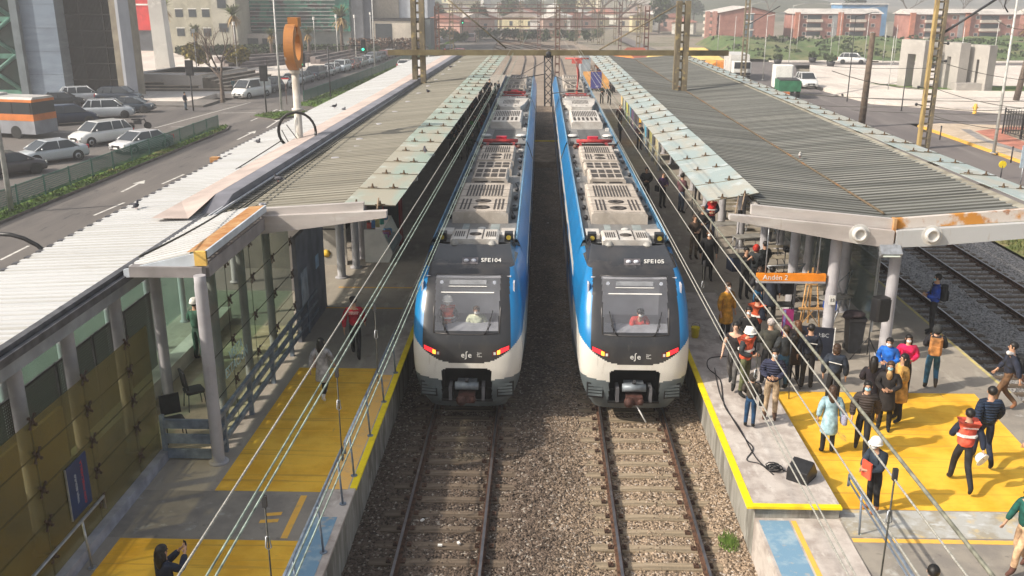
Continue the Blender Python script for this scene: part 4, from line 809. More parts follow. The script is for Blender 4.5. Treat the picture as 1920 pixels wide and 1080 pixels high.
def dropper(x, y, z1, z0, label, sx=0.0):
    t = empty('dropper', (x, y, z1), label, 'dropper', 'wire droppers')
    MB().tube([(0, 0, 0), (sx, 0, z0-z1)], .006, 5).build('rod', MWD, t)
    MB().cbox((0, 0, -.04), (.03, .025, .08)).build('clamp', M['darkmetal'], t)
    b = MB(); zz = -.3; b.tube([(-.01, 0, zz), (-.018, 0, zz-.08), (0, 0, zz-.1), (.018, 0, zz-.08), (.01, 0, zz), (-.01, 0, zz)], .006, 5); b.build('link', M['galv'], t)
for x, y, z1, z0, lb in ((-1.76, 5.28, 7.48, 6.6, 'dropper with link nearest the bottom hanging from the green wire pair'), (-1.76, 7.5, 7.45, 6.55, 'dropper above the yellow floor on the left'), (-1.76, 9.43, 7.4, 6.5, 'dropper above the man in the red jacket'), (2.25, 5.32, 7.72, 6.6, 'dropper with link hanging beside the worker in the white helmet'), (2.3, 9.22, 7.08, 6.55, 'dropper with clamps over the crowd by the right train'), (2.3, 12.6, 7.02, 6.5, 'dropper above the man in the brown coat')): dropper(x, y, z1, z0, lb)
def cable(label, pts, r, m=MWD, name='cable', group=None, sag=.5):
    a, c = Vector(pts[0]), Vector(pts[1]); b = MB(); n = 14
    b.tube([a.lerp(c, i/n)-Vector((0, 0, sag*4*(i/n)*(1-i/n))) for i in range(n+1)], r, 5); return tag(b.build(name, m, recalc=False), label, 'cable', group)
# cables strung on the right side between masts
mA = at(1730, 277, 0); gB = 'thin cables across the right street'
for k, (p, q, y1_, y2_) in enumerate((((1560, 133), (1740, 168), 60, 69), ((1740, 160), (1920, 203), 69, 60), ((1400, 165), (1740, 186), 90, 69), ((1500, 175), (1925, 190), 100, 69), ((1440, 190), (1740, 198), 80, 69), ((1740, 198), (1925, 202), 69, 60), ((1530, 200), (1925, 214), 100, 66), ((1745, 215), (1925, 245), 69, 58), ((1745, 110), (1925, 150), 69, 80), ((1860, 30), (1925, 55), 68, 60), ((1745, 222), (1925, 222), 69, 66), ((1500, 118), (1740, 128), 130, 69))):
    a, c = aty(*p, y1_), aty(*q, y2_); cable('thin dark cable strung across the right street, %s of the bundle' % (NTH[k]), (a, c), .022, group=gB, sag=.25)
for k, (p, q, y1_, y2_) in enumerate((((440, 400), (783, 170), 22.8, 60), ((262, 486), (440, 398), 16, 22.8), ((352, 470), (783, 158), 19, 60))):
    a, c = aty(*p, y1_), aty(*q, y2_); cable(['black cable lying along the left canopy edge up to the mast', 'black cable over the pale roof toward the bottom left', 'second black cable from the rusty corner up to the mast'][k], (a+Vector((0, 0, .05)), c+Vector((0, 0, .2))), .022, sag=.05)
cable('black cable from the ring pole down across the near pale roof', (aty(530, 262, 34), aty(350, 372, 27)), .02, sag=.03)
tag(MB().tube([(-13.6, 22, 3.6), (-13.4, 22.2, 3.9), (-12.9, 22.3, 4.1), (-12.3, 22.4, 3.9), (-11.9, 22.5, 3.2)], .07, 8).build('curved_pipe', M['black']), 'thick black curved pipe arching beside the near pale roof', 'pipe') if 0 else None
pA = [aty(-20, 438, 26), aty(20, 440, 26), aty(45, 447, 26), aty(70, 460, 26), aty(92, 478, 26), aty(100, 500, 26)]
tag(MB().tube(pA, .065, 8).build('curved_pipe', M['black']), 'thick black pipe arching over the road at the left picture edge', 'pipe')
# ================================================================== trains
TB = mix_mat('train_blue', [(0.006, 0.19, 0.46), ((0.01, 0.15, 0.36), 0.8, .45, .62, (1, 1, .5)), ((.05, .2, .36), 2.5, .62, .78, (1, 1, .3))], .28, spec=.6) if 1 else mat('x', (0.012, 0.2, 0.55), 0.25, 0.1, 0.08, 2, coat=.6); TW = mix_mat('train_white', [(0.7, 0.67, 0.61), ((.58, .54, .48), 1.2, .45, .65, (1, 1, .4)), ((.4, .35, .3), 3.5, .64, .78, (1, 1, .3))], .32, spec=.5)
TK = mix_mat('train_black', [(0.03, 0.03, 0.033), ((.055, .05, .048), 1.3, .45, .65, (1, 1, .5)), ((.09, .08, .07), 4, .66, .8, (1, 1, .4))], .24, spec=.6); TG = mat('train_skirt', (0.13, 0.155, 0.165), 0.45, 0, 0.15, 2); TR = mix_mat('train_roof', [(0.24, 0.235, 0.23), ((0.17, 0.17, 0.17), 0.7, 0.4, 0.62, None), ((0.24, 0.22, 0.19), 2.0, 0.56, 0.72, None)], 0.6)
TE = mix_mat('roof_unit_beige', [(0.5, 0.44, 0.38), ((0.38, 0.33, 0.28), 1.5, 0.42, 0.62, None), ((0.58, 0.52, 0.46), 4, 0.54, 0.7, None)], 0.7); TE2 = mix_mat('roof_unit_white', [(0.62, 0.59, 0.55), ((0.48, 0.44, 0.4), 1.8, 0.42, 0.62, None)], 0.6)
TD = mat('grille_dark', (0.07, 0.06, 0.055), 0.8, 0, 0.2, 12); TRED = mat('pantograph_red', (0.42, 0.03, 0.03), 0.55, 0, 0.2, 5); WS = mat('windscreen_glass', (0.4, 0.41, 0.45), 0.08, 0, 0.15, .7, spec=1.0, alpha=0.22)  # WS: pale grey base colour stands in for sky reflected in the windscreen
TAIL = mat('tail_lamp_red', (0.6, 0.01, 0.02), 0.3, 0, .05, 3, emit=(1, .03, .04), es=1.2); TAIL2 = mat('tail_lamp_amber', (0.8, 0.2, 0.02), 0.3, 0, .05, 3, emit=(1, .28, .03), es=3.5)
CAB = mat('cab_interior', (0.6, 0.6, 0.65), 0.8, 0, .1, 2); CABL = mat('cab_light_panel', (0.75, 0.76, 0.8), 0.7, 0, .05, 2)
Y0 = 21.95
# centre profile of the nose: (z, y offset, half width, corner depth)
PROF = [(0.34, .3, 1.02, .45), (0.5, .14, 1.12, .5), (0.75, .06, 1.24, .55), (1.05, .02, 1.34, .58), (1.4, 0, 1.39, .58), (1.8, .03, 1.41, .58), (2.15, .1, 1.41, .56), (2.42, .2, 1.405, .55), (2.9, .48, 1.385, .52), (3.35, .8, 1.33, .5), (3.6, 1.1, 1.26, .45), (3.8, 1.6, 1.14, .4), (3.93, 2.3, 1.04, .35), (4.0, 3.2, 1.0, .3)]
def prof(z):
    for a, c in zip(PROF, PROF[1:]):
        if z <= c[0]:
            f = (z-a[0])/(c[0]-a[0]); return [a[i]+(c[i]-a[i])*f for i in range(1, 4)]
    return list(PROF[-1][1:])
def smoothprof(z):
    ac = [0, 0, 0]; ws = 0
    for d in (-.09, -.045, 0, .045, .09):
        p = prof(min(4.0, max(.34, z+d))); ac = [ac[i]+p[i] for i in range(3)]; ws += 1
    return [q/ws for q in ac]
def nose_pt(u, z):
    """u in -1..1 across the nose, |u|>0.78 runs back along the side"""
    yo, hw, dp = smoothprof(z)
    a = abs(u); s = 1 if u > 0 else -1
    if a < .8:
        t = a/.8; ang = t*math.pi/2
        x = hw*math.sin(ang)**0.66; y = yo+dp*(1-math.cos(ang))**1.5
        return (s*x, y, z)
    f = (a-.8)/.2
    return (s*(hw+((1.47-.35*max(0, z-3.2)-hw)*f if .8 < z < 3.75 else 0)), yo+dp+f*(3.75-yo-dp), z)
def make_train(cx, num, label, blue_left):
    t = empty('passenger_train', (cx, Y0, 0), label, 'train', 'two parked commuter trains')
    NU, NZ = 150, 110
    us = [-1+2*i/NU for i in range(NU+1)]; zs_ = [.34+(4.0-.34)*j/NZ for j in range(NZ+1)]
    P = [[nose_pt(u, z) for u in us] for z in zs_]
    reg = {}
    for j in range(NZ):
        for i in range(NU):
            c = [sum(P[j+a][i+b_][k] for a in (0, 1) for b_ in (0, 1))/4 for k in range(3)]
            x, y, z = c; ax = abs(x)
            zb_ = 1.65+0.68*max(0, (ax-.35)/1.1)**2.0      # lower edge of the black/blue, white band below
            zg = 1.22-0.30*max(0, (1.3-ax))*.35 - (0.0 if ax > .9 else 0)
            zg = 1.17+.14*max(0, ax-.6)
            if ax < .64 and z > .6 and z < 1.52 - max(0, ax-.5)*.7 and y < .9: k = 'hole'
            elif z < zg: k = 'skirt'
            elif z < zb_: k = 'bumper'
            elif z > 3.72 and y > 1.4 and abs(x) < 1.2: k = 'hood'
            else:
                mw = 1.12-.04*max(0, (z-2.2))
                ws_l = .8+.03*(z-2.4)
                if ax < ws_l and 2.42 < z < 3.62 and y < 1.9: k = 'windscreen'
                elif ax < mw: k = 'front_mask'
                else: k = ('side_panel' if x < 0 else 'side_panel ') if z < 3.78 else 'hood'
            reg.setdefault(k, []).append((j, i))
    mm = dict(skirt=TG, bumper=TW, hood=TK, front_mask=TK, side_panel=TB, windscreen=WS)
    for k, fl_ in reg.items():
        if k == 'hole': continue
        b = MB(); idx = {}; vs = []; fs = []
        for j, i in fl_:
            f = []
            for (a, c) in ((j, i), (j, i+1), (j+1, i+1), (j+1, i)):
                if (a, c) not in idx: idx[(a, c)] = len(vs); vs.append(P[a][c])
                f.append(idx[(a, c)])
            fs.append(f)
        b.add(vs, fs, 0, True); b.build(k.strip(), mm[k.strip()], t, recalc=False)
    # coupler recess
    b = MB(); b.box(-.7, .7, .9, 1.0, .5, 1.6); b.box(-.67, -.65, .12, 1.0, .6, 1.5); b.box(.65, .67, .12, 1.0, .6, 1.5); b.box(-.66, .66, .05, 1.0, 1.53, 1.55); b.box(-.66, .66, .1, 1, .55, .6)
    b.build('coupler_recess', mat('recess_black', (.012, .012, .013), .7), t)
    MB().box(-.46, -.38, .0, .4, .62, 1.0).box(.38, .46, .0, .4, .62, 1.0).build('recess_brackets', mat('bracket_grey', (.13, .13, .14), .5), t)
    cp = MB(); cp.tube([(-.3, .06, 1.0), (.3, .06, 1.0)], .105, 12); cp.cbox((0, .2, 1.0), (.5, .35, .16)); cp = cp.build('coupler', mat('coupler_grey', (.22, .25, .28), .5, .3, .15, 6), t)
    MB().cbox((0, .0, .72), (.42, .36, .2)).ball((-.13, -.14, .68), (.14, .14, .15)).ball((.15, -.12, .7), (.1, .1, .1)).build('coupler_head', mat('rusty_coupler', (.08, .035, .028), .7, .2, .3, 7), cp)
    MB().tube([(.0, .1, 1.1), (.0, .0, 1.2)], .05, 6).build('hose', M['darkmetal'], cp)
    if num == 'SFE105': MB().tube([(.05, -.12, .6), (.15, -.2, .45), (.3, -.3, .2)], .02, 6).build('hanging_pipe', M['white'], cp)
    # vents
    for sx in (-1, 1):
        b = MB(); 
        for k in range(4):
            z = .78+.085*k; yo, hw, dp = smoothprof(z); 
            xa = sx*.96; p = nose_pt(sx*.37, z)
            b.cbox((sx*.98, .1, z), (.36, .05, .05), 0, sx*.2)
        b.cbox((sx*.98, .13, .9), (.44, .06, .4), 1, sx*.2); b.build('vent_grille', [TG, M['black']], t)
    # lamps
    for sx in (-1, 1):
        def lamp(xa, xb, za, zb, m, nm, par, out=.012):
            vs = []; n = 6
            for i in range(n+1):
                f = i/n; x = xa+(xb-xa)*f
                for z in (za(f), zb(f)):
                    yo, hw, dp = smoothprof(z); ang = math.asin(min(1, (x/hw))**(1/.66)); y = yo+dp*(1-math.cos(ang))**1.5
                    vs.append((sx*x, y-out, z))
            return MB().add(vs, [(2*i, 2*i+1, 2*i+3, 2*i+2) for i in range(n)], 0, True).build(nm, m, par, recalc=True)
        hl = lamp(.66, 1.08, lambda f: 1.82+.16*f, lambda f: 1.94+.18*f-.04*f*f, mat('lamp_glass', (.12, .02, .02), .15), 'tail_light', t, .008)
        lamp(.84, 1.08, lambda f: 1.88+.1*f, lambda f: 2.0+.08*f, TAIL, 'red_lamp', hl, .014); lamp(.78, .86, lambda f: 1.865+.02*f, lambda f: 1.965+.02*f, TAIL2, 'amber_lamp', hl, .016); lamp(.69, .75, lambda f: 1.86, lambda f: 1.93, M['lampwhite'], 'clear_lamp', hl, .016)
    # cab
    MB().box(-1.2, 1.2, 2.3, 2.36, 1.0, 3.6).box(-1.2, -1.16, .9, 2.3, 1.0, 3.5).box(1.16, 1.2, .9, 2.3, 1.0, 3.5).box(-1.2, 1.2, .8, 2.3, 1.5, 1.55).box(-1.1, 1.1, 1.2, 2.3, 3.55, 3.6).build('cab_wall', CAB, t)
    MB().prism([(.42, 2.2), (.42, 2.36), (.9, 2.44), (1.05, 2.2)], -1.0, 1.0, 'X').build('console', mat('console_grey', (.3, .31, .35), .7), t)
    MB().box(-.78, .78, 2.0, 2.03, 2.3, 3.5).build('partition', CABL, t)
    yy3 = lambda z: smoothprof(z)[0]
    MB().cbox((0, yy3(3.49)-.02, 3.5), (.95, .012, .12), rx=-.6).build('destination_display', mat('display_grey', (.25, .26, .28), .4), t)
    MB().cbox((0, yy3(3.41)-.022, 3.42), (.98, .012, .02), rx=-.6).cbox((0, yy3(3.29)-.015, 3.29), (1.36, .012, .03), rx=-.6).build('sunblind_edge', M['white'], t)
    for sx in (-1, 1):
        MB().lathe([(.05, 0), (.05, .01)], (sx*.68, yy3(3.5)-.035, 3.5), 12, 0, 'Y').build('marker_lamp', mat('marker_white', (.6, .65, .75), .3), t)
        b = MB(); b.tube([(sx*.45, yy3(2.36)-.03, 2.36), (sx*.62, yy3(2.6)-.05, 2.62)], .012, 5); b.tube([(sx*.55, yy3(2.45)-.05, 2.45), (sx*.66, yy3(2.9)-.05, 2.92)], .01, 5); b.tube([(sx*.5, yy3(2.4)-.05, 2.4), (sx*.6, yy3(2.75)-.05, 2.76)], .008, 5)
        b.build('wiper', M['black'], t)
    fr_ = MB()
    def wl(pts): fr_.tube([(x, smoothprof(z)[0]+smoothprof(z)[2]*(1-math.cos(math.asin(min(1, abs(x)/smoothprof(z)[1])**(1/.66))))**1.5-.005, z) for x, z in pts], .016, 6)
    wl([(-.8, 2.38), (-.4, 2.36), (0, 2.355), (.4, 2.36), (.8, 2.38)]); wl([(-.86, 3.63), (-.4, 3.63), (0, 3.63), (.4, 3.63), (.86, 3.63)]); wl([(-.83, 2.38), (-.85, 2.9), (-.86, 3.63)]); wl([(.83, 2.38), (.85, 2.9), (.86, 3.63)])
    fr_.build('windscreen_frame', mat('frame_dark', (.09, .085, .085), .35, .3), t)
    MB().tube([(1.0, .98, 2.2), (1.02, 1.2, 3.2), (1.02, 1.35, 3.4)], .014, 6).build('grab_rail', M['galv'], t) 
    # emblem and number
    text_mesh('eʃe', 0.2, M['white'], t, 'lettering', (0.0, smoothprof(1.84)[0]-.008, 1.85), (R(80), 0, 0), sx=1.05)
    text_mesh('Grupo\nEFE\nTrenes', .045, M['white'], t, 'small_lettering', (0.27, smoothprof(1.84)[0]-.0, 1.86), (R(80), 0, 0), align='LEFT')
    def hoodpt(z): return smoothprof(z)[0]
    text_mesh(num, 0.16, M['white'], t, 'lettering', (.56, hoodpt(3.8)-.02, 3.89), (R(48), 0, 0), sx=1.15, ext=.012)
    b = MB(); b.cbox((0, hoodpt(3.8)+.06, 3.85), (.42, .03, .2), rx=-.85, ch=0).build('upper_lamp_frame', mat('lamp_housing', (.13, .12, .13), .4), t)
    for sx in (-.1, .1): MB().ball((sx, hoodpt(3.8)+.03, 3.87), (.07, .04, .05), 10, 6).build('headlamp', mat('head_lamp', (.75, .77, .85), .2), t)
    # --- body
    yb0, yb1 = 3.7, 60.0
    cars = [(yb0, 21.5), (22.1, 40.9), (41.5, yb1)]
    for ci, (a, c) in enumerate(cars):
        body = MB()
        for s in (-1, 1):
            wall = [(1.42, .55), (1.47, 1.05), (1.475, 1.75), (1.475, 2.0), (1.475, 2.85), (1.46, 3.2), (1.3, 3.72), (1.22, 3.92), (1.14, 3.96), (1.12, 3.84)]
            mi = [2, 1, 0, 0, 1, 0, 0, 4, 4]
            nseg = 1
            for k in range(len(wall)-1):
                x0_, z0_ = wall[k]; x1_, z1_ = wall[k+1]
                body.add([(s*x0_, a, z0_), (s*x0_, c, z0_), (s*x1_, c, z1_), (s*x1_, a, z1_)], [(0, 1, 2, 3)], mi[k] if mi[k] < 4 else 3)
        for yy in (a, c): body.add([(-1.42, yy, .55), (1.42, yy, .55), (1.47, yy, 3.2), (1.22, yy, 3.85), (-1.22, yy, 3.85), (-1.47, yy, 3.2)], [(0, 1, 2, 3, 4, 5)], 2)
        body.build('car_body', [TB, TW, TG, mat('roof_edge_blue', (.06, .2, .36), .35, 0, .2, 3)], t)
        MB().box(-1.13, 1.13, a, c, 3.6, 3.845).build('car_roof', TR, t)
        # side windows, doors
        for s in (-1, 1):
            y = a+1.0+(2.0 if ci == 0 else 0)
            k = 0
            while y+1.6 < c:
                if k % 3 == 1:
                    d = MB().box(s*1.478-.004, s*1.478+.004, y, y+1.3, 1.08, 3.0).build('door', mat('door_blue', (.02, .12, .3), .35), t)
                    MB().box(s*1.485-.004, s*1.485+.004, y+.15, y+1.15, 1.9, 2.8).build('door_window', M['carglass'], d)
                else: MB().box(s*1.478-.004, s*1.478+.004, y, y+1.5, 2.02, 2.82).build('window', M['carglass'], t)
                y += 1.75; k += 1
            # roof side rail with fixings
            MB().tube([(s*1.18, a, 3.99), (s*1.18, c, 3.99)], .022, 6).build('roof_rail', mat('rail_paleblue', (.18, .34, .5), .4), t)
        for yy in (a+2.2, a+4.5, c-4.5, c-2.2):
            for s in (-1, 1): MB().lathe([(.45, 0), (.45, .12), (.4, .13)], (s*.838-.06, yy, .45), 20, 0, 'X').build('wheel', M['steel'], t)
        MB().box(-1.2, 1.2, a+1.2, c-1.2, .3, .75).build('underframe', M['black'], t)
    for (a, c) in ((21.5, 22.1), (40.9, 41.5)): MB().box(-1.25, 1.25, a, c, .9, 3.75).build('gangway_bellows', M['black'], t)
    # --- roof equipment
    def unit(y, l, wd, h, m, kind='grille', x=0, z0=3.84):
        o = MB().prism([(x-wd/2, z0), (x-wd/2+.0, z0+h*.8), (x-wd/2+.07, z0+h), (x+wd/2-.07, z0+h), (x+wd/2, z0+h*.8), (x+wd/2, z0)], y, y+l).build('roof_unit', m, t)
        b = MB(); zt = z0+h+.003; mi = 0
        if kind == 'long':
            nb = 12
            for i in range(nb): b.box(x-wd*.36+i*wd*.72/nb, x-wd*.36+i*wd*.72/nb+wd*.03, y+l*.52, y+l*.9, zt, zt+.012)
            for i in range(3): b.box(x+wd*(.22+.07*i), x+wd*(.25+.07*i), y+l*.08, y+l*.4, zt, zt+.012); b.box(x-wd*(.25+.07*i), x-wd*(.22+.07*i), y+l*.08, y+l*.4, zt, zt+.012)
            for i in (0, 1): b.lathe([(wd*.15, 0), (wd*.15, .014), (wd*.05, .02), (wd*.05, .0)], (x, y+l*(.14+.2*i), zt), 16)
            for i in range(5): b.box(x-wd*.5, x+wd*.5, y+l*(.02+.24*i), y+l*(.02+.24*i)+.015, zt-.002, zt+.006)
        elif kind == 'grid':
            for i in range(4):
                for j in range(2): b.box(x-wd*.42+i*wd*.22, x-wd*.42+i*wd*.22+wd*.17, y+l*(.12+.42*j), y+l*(.12+.42*j)+l*.3, zt, zt+.012)
            for i in range(2): b.box(x-wd*.42+i*wd*.46, x-wd*.06+i*wd*.46, y-.012, y, z0+h*.2, z0+h*.72)
        elif kind == 'cab':
            b.lathe([(.17, 0), (.17, .014), (.06, .02)], (x, y+l*.5, zt), 18)
            for s in (-1, 1): 
                for i in range(5): b.box(x+s*wd*.33-wd*.1+i*wd*.045, x+s*wd*.33-wd*.1+i*wd*.045+.025, y+l*.25, y+l*.75, zt, zt+.012)
            b.box(x-wd*.17, x-wd*.15, y+.05, y+l-.05, zt, zt+.01); b.box(x+wd*.15, x+wd*.17, y+.05, y+l-.05, zt, zt+.01)
        elif kind == 'slots':
            for i in range(14): b.box(x-wd*.42+i*wd*.06, x-wd*.42+i*wd*.06+wd*.03, y+l*.45, y+l*.9, zt, zt+.012)
            for i in range(6): b.box(x-wd*.42+i*wd*.14, x-wd*.42+i*wd*.14+wd*.07, y+l*.12, y+l*.36, zt, zt+.012)
        b.build('grille', TD, o); return o
    D = -Y0
    unit(25.25+D, 1.15, 1.35, .2, TE2, 'cab')
    for s in (-1, 1):
        MB().lathe([(.13, 0), (.13, .02), (.07, .1), (.02, .12)], (s*.52, 2.95, 3.98), 14).build('antenna_dome', mat('dome_grey', (.35, .34, .32), .5), t)
        c_ = MB().box(s*.95-.12, s*.95+.12, 3.75, 4.05, 3.84, 4.1).build('camera_box', M['black'], t); MB().lathe([(.07, 0), (.05, .02)], (s*.95, 3.73, 3.98), 12, 0, 'Y').build('lens', mat('amber_glass', (.5, .38, .06), .2), c_)
        MB().box(s*.9-.2, s*.9+.2, 4.2, 5.0, 3.84, 3.95).build('roof_box', TE2, t)
    MB().ball((.1, 5.2, 3.88), (.13, .09, .05)).build('antenna_fin', M['offwhite'], t)
    MB().box(-.5, -.3, 4.6, 5.9, 3.85, 3.853).box(.35, .62, 4.6, 5.9, 3.85, 3.853).build('walkway_pads', mat('pale_pad', (.3, .34, .34), .7), t)
    unit(27.95+D, 4.7, 1.72, .36, TE, 'long'); unit(33.3+D, 2.1, 1.3, .38, TE, 'grid', z0=3.86); unit(35.9+D, 1.5, 1.45, .3, TE, 'grid'); unit(37.5+D, 3.9, 1.5, .34, TE, 'long')
    for k in range(9):
        for s in (-1, 1):
            if k not in (4,): MB().ball((s*1.0, 6.6+1.45*k, 3.92), (.08, .1, .08), 8, 5).build('insulator', M['darkmetal'], t)
    rr = random.Random(5)
    for k in range(46):
        y = 7+k*1.15; sx = rr.choice((-1, 1)); x = sx*rr.uniform(.93, 1.05); m_ = rr.choice((M['darkmetal'], TG, TE2, M['galv']))
        if k % 2: MB().cbox((x, y, 3.9), (rr.uniform(.1, .2), rr.uniform(.2, .7), rr.uniform(.08, .2))).build('junction_box', m_, t)
        else: MB().tube([(sx*1.0, y, 3.88), (sx*.93, y+.4, 3.93), (sx*1.04, y+.9, 3.88)], .022, 5).build('conduit', M['darkmetal'], t)
    def panto(y, raised=False):
        p = MB().cbox((0, y, 3.98), (1.5, .1, .08)).cbox((0, y+1.5, 3.98), (1.5, .1, .08)).cbox((-.6, y+.75, 3.98), (.1, 1.6, .08)).cbox((.6, y+.75, 3.98), (.1, 1.6, .08)).build('pantograph', TRED, t)
        z2 = 4.15
        if not raised:
            MB().tube([(-.8, y+.2, 4.2), (.8, y+.2, 4.2)], .05, 6).tube([(-.8, y+.55, 4.2), (.8, y+.55, 4.2)], .05, 6).tube([(-.45, y+.2, 4.15), (0, y+1.4, 4.1), (.45, y+.2, 4.15)], .05, 6).build('collector', TRED, p)
            MB().cbox((0, y+1.55, 4.1), (.5, .3, .26), ch=.05).build('drive_box', mat('bright_red', (.6, .02, .05), .4), p)
        else:
            MB().tube([(0, y+.8, 4.0), (.15, y+1.5, 5.2), (0, y+.9, 6.35)], .09, 6).build('arm', mat('faded_red', (.6, .12, .1), .6), p)
            MB().tube([(-.8, y+.8, 6.4), (.8, y+.8, 6.4)], .05, 6).tube([(-.8, y+1.1, 6.4), (.8, y+1.1, 6.4)], .05, 6).cbox((0, y+1.0, 6.2), (.7, .5, .25)).build('collector', MATS['faded_red'], p)
        for s in (-1, 1): MB().ball((s*.85, y+.3, 3.95), (.12, .12, .1)).build('base_insulator', mat('insulator_brown', (.15, .07, .05), .4), p)
    panto(42.3+D)
    for s in (-1, 1): MB().lathe([(.26, 0), (.27, .03), (.2, .08), (.02, .1)], (s*.86, 46.2+D, 3.9), 16).build('roof_dome', mat('dome_white', (.7, .68, .66), .5), t)
    MB().box(-.55, .55, 44.6+D, 48.8+D, 3.846, 3.85).build('roof_pad', mat('dark_pad', (.11, .11, .11), .8), t)
    unit(49.3+D, 5.2, 1.62, .36, TE2, 'slots')
    o = MB().prism([(-.6, 56.4+D), (.6, 56.4+D), (.85, 58.2+D), (1.05, 61.4+D), (-1.05, 61.4+D), (-.85, 58.2+D)], 3.84, 4.18, 'Z').build('roof_unit', TE2, t); b = MB()
    for i in range(12): b.box(-.5+i*.085, -.46+i*.085, 58.0+D, 60.0+D, 4.183, 4.19)
    for s in (-.3, .3): b.lathe([(.07, 0), (.07, .01)], (s, 56.9+D, 4.183), 10)
    b.build('grille', TD, o); MB().box(-1.0, 1.0, 61.5+D, 62.6+D, 3.84, 3.95).build('roof_pad', mat('dark_pad', (.11, .11, .11), .8), t)
    unit(62.8+D, 1.0, 1.7, .2, TE2, 'cab'); panto(64.6+D, raised=(num == 'SFE105')); unit(68+D, 2.4, 1.3, .34, TE, 'grid'); unit(71+D, 4.4, 1.5, .34, TE, 'long'); unit(76.5+D, 3.2, 1.4, .34, TE, 'slots')
    return t
trL = make_train(-1.83, 'SFE104', 'left blue and white train with black front numbered SFE104', False)
trR = make_train(2.44, 'SFE105', 'right blue and white train with black front numbered SFE105 and one raised pantograph', True)
# work platform between the trains
wpz = empty('work_platform', (.28, 60.5, -.2), 'small yellow edged timber crossing between the two trains', 'crossing')
MB().box(-.75, .75, 0, 9, .0, .35).build('deck', mat('sandy_deck', (.36, .27, .19), .9, 0, .2, 2), wpz); MB().box(-.78, .78, 8.8, 9.0, .351, .45).build('yellow_edge', M['edgeyellow'], wpz)
# ================================================================== people
SKIN = mat('skin', (0.5, 0.29, 0.19), 0.6, 0, .08, 6); SKIN2 = mat('skin_light', (0.6, 0.38, 0.27), 0.6, 0, .08, 6)
HAIRB = mat('hair_black', (0.012, 0.01, 0.009), 0.5, 0, .3, 20); HAIRN = mat('hair_brown', (0.06, 0.032, 0.018), 0.55, 0, .3, 20); HAIRG = mat('hair_grey', (0.2, 0.19, 0.18), 0.6, 0, .3, 20)
CL = {}
def cloth(c, q=False):
    key = tuple(round(v, 3) for v in c)+(q,)
    if key not in CL:
        CL[key] = mat('cloth_%d' % len(CL), c, .85, 0, .28, 6, bump=1 if not q else 0, bscale=9)
        if q:     # quilted jacket: horizontal bands in the bump
            m = CL[key]; N = m.node_tree.nodes; L = m.node_tree.links; tc = N.new('ShaderNodeTexCoord'); wv = N.new('ShaderNodeTexWave'); wv.bands_direction = 'Z'; wv.inputs['Scale'].default_value = 5.5; wv.inputs['Distortion'].default_value = .6
            L.new(tc.outputs['Object'], wv.inputs['Vector']); bp = N.new('ShaderNodeBump'); bp.inputs['Distance'].default_value = .02; bp.inputs['Strength'].default_value = 1; L.new(wv.outputs['Fac'], bp.inputs['Height']); L.new(bp.outputs[0], N['Principled BSDF'].inputs['Normal'])
    return CL[key]
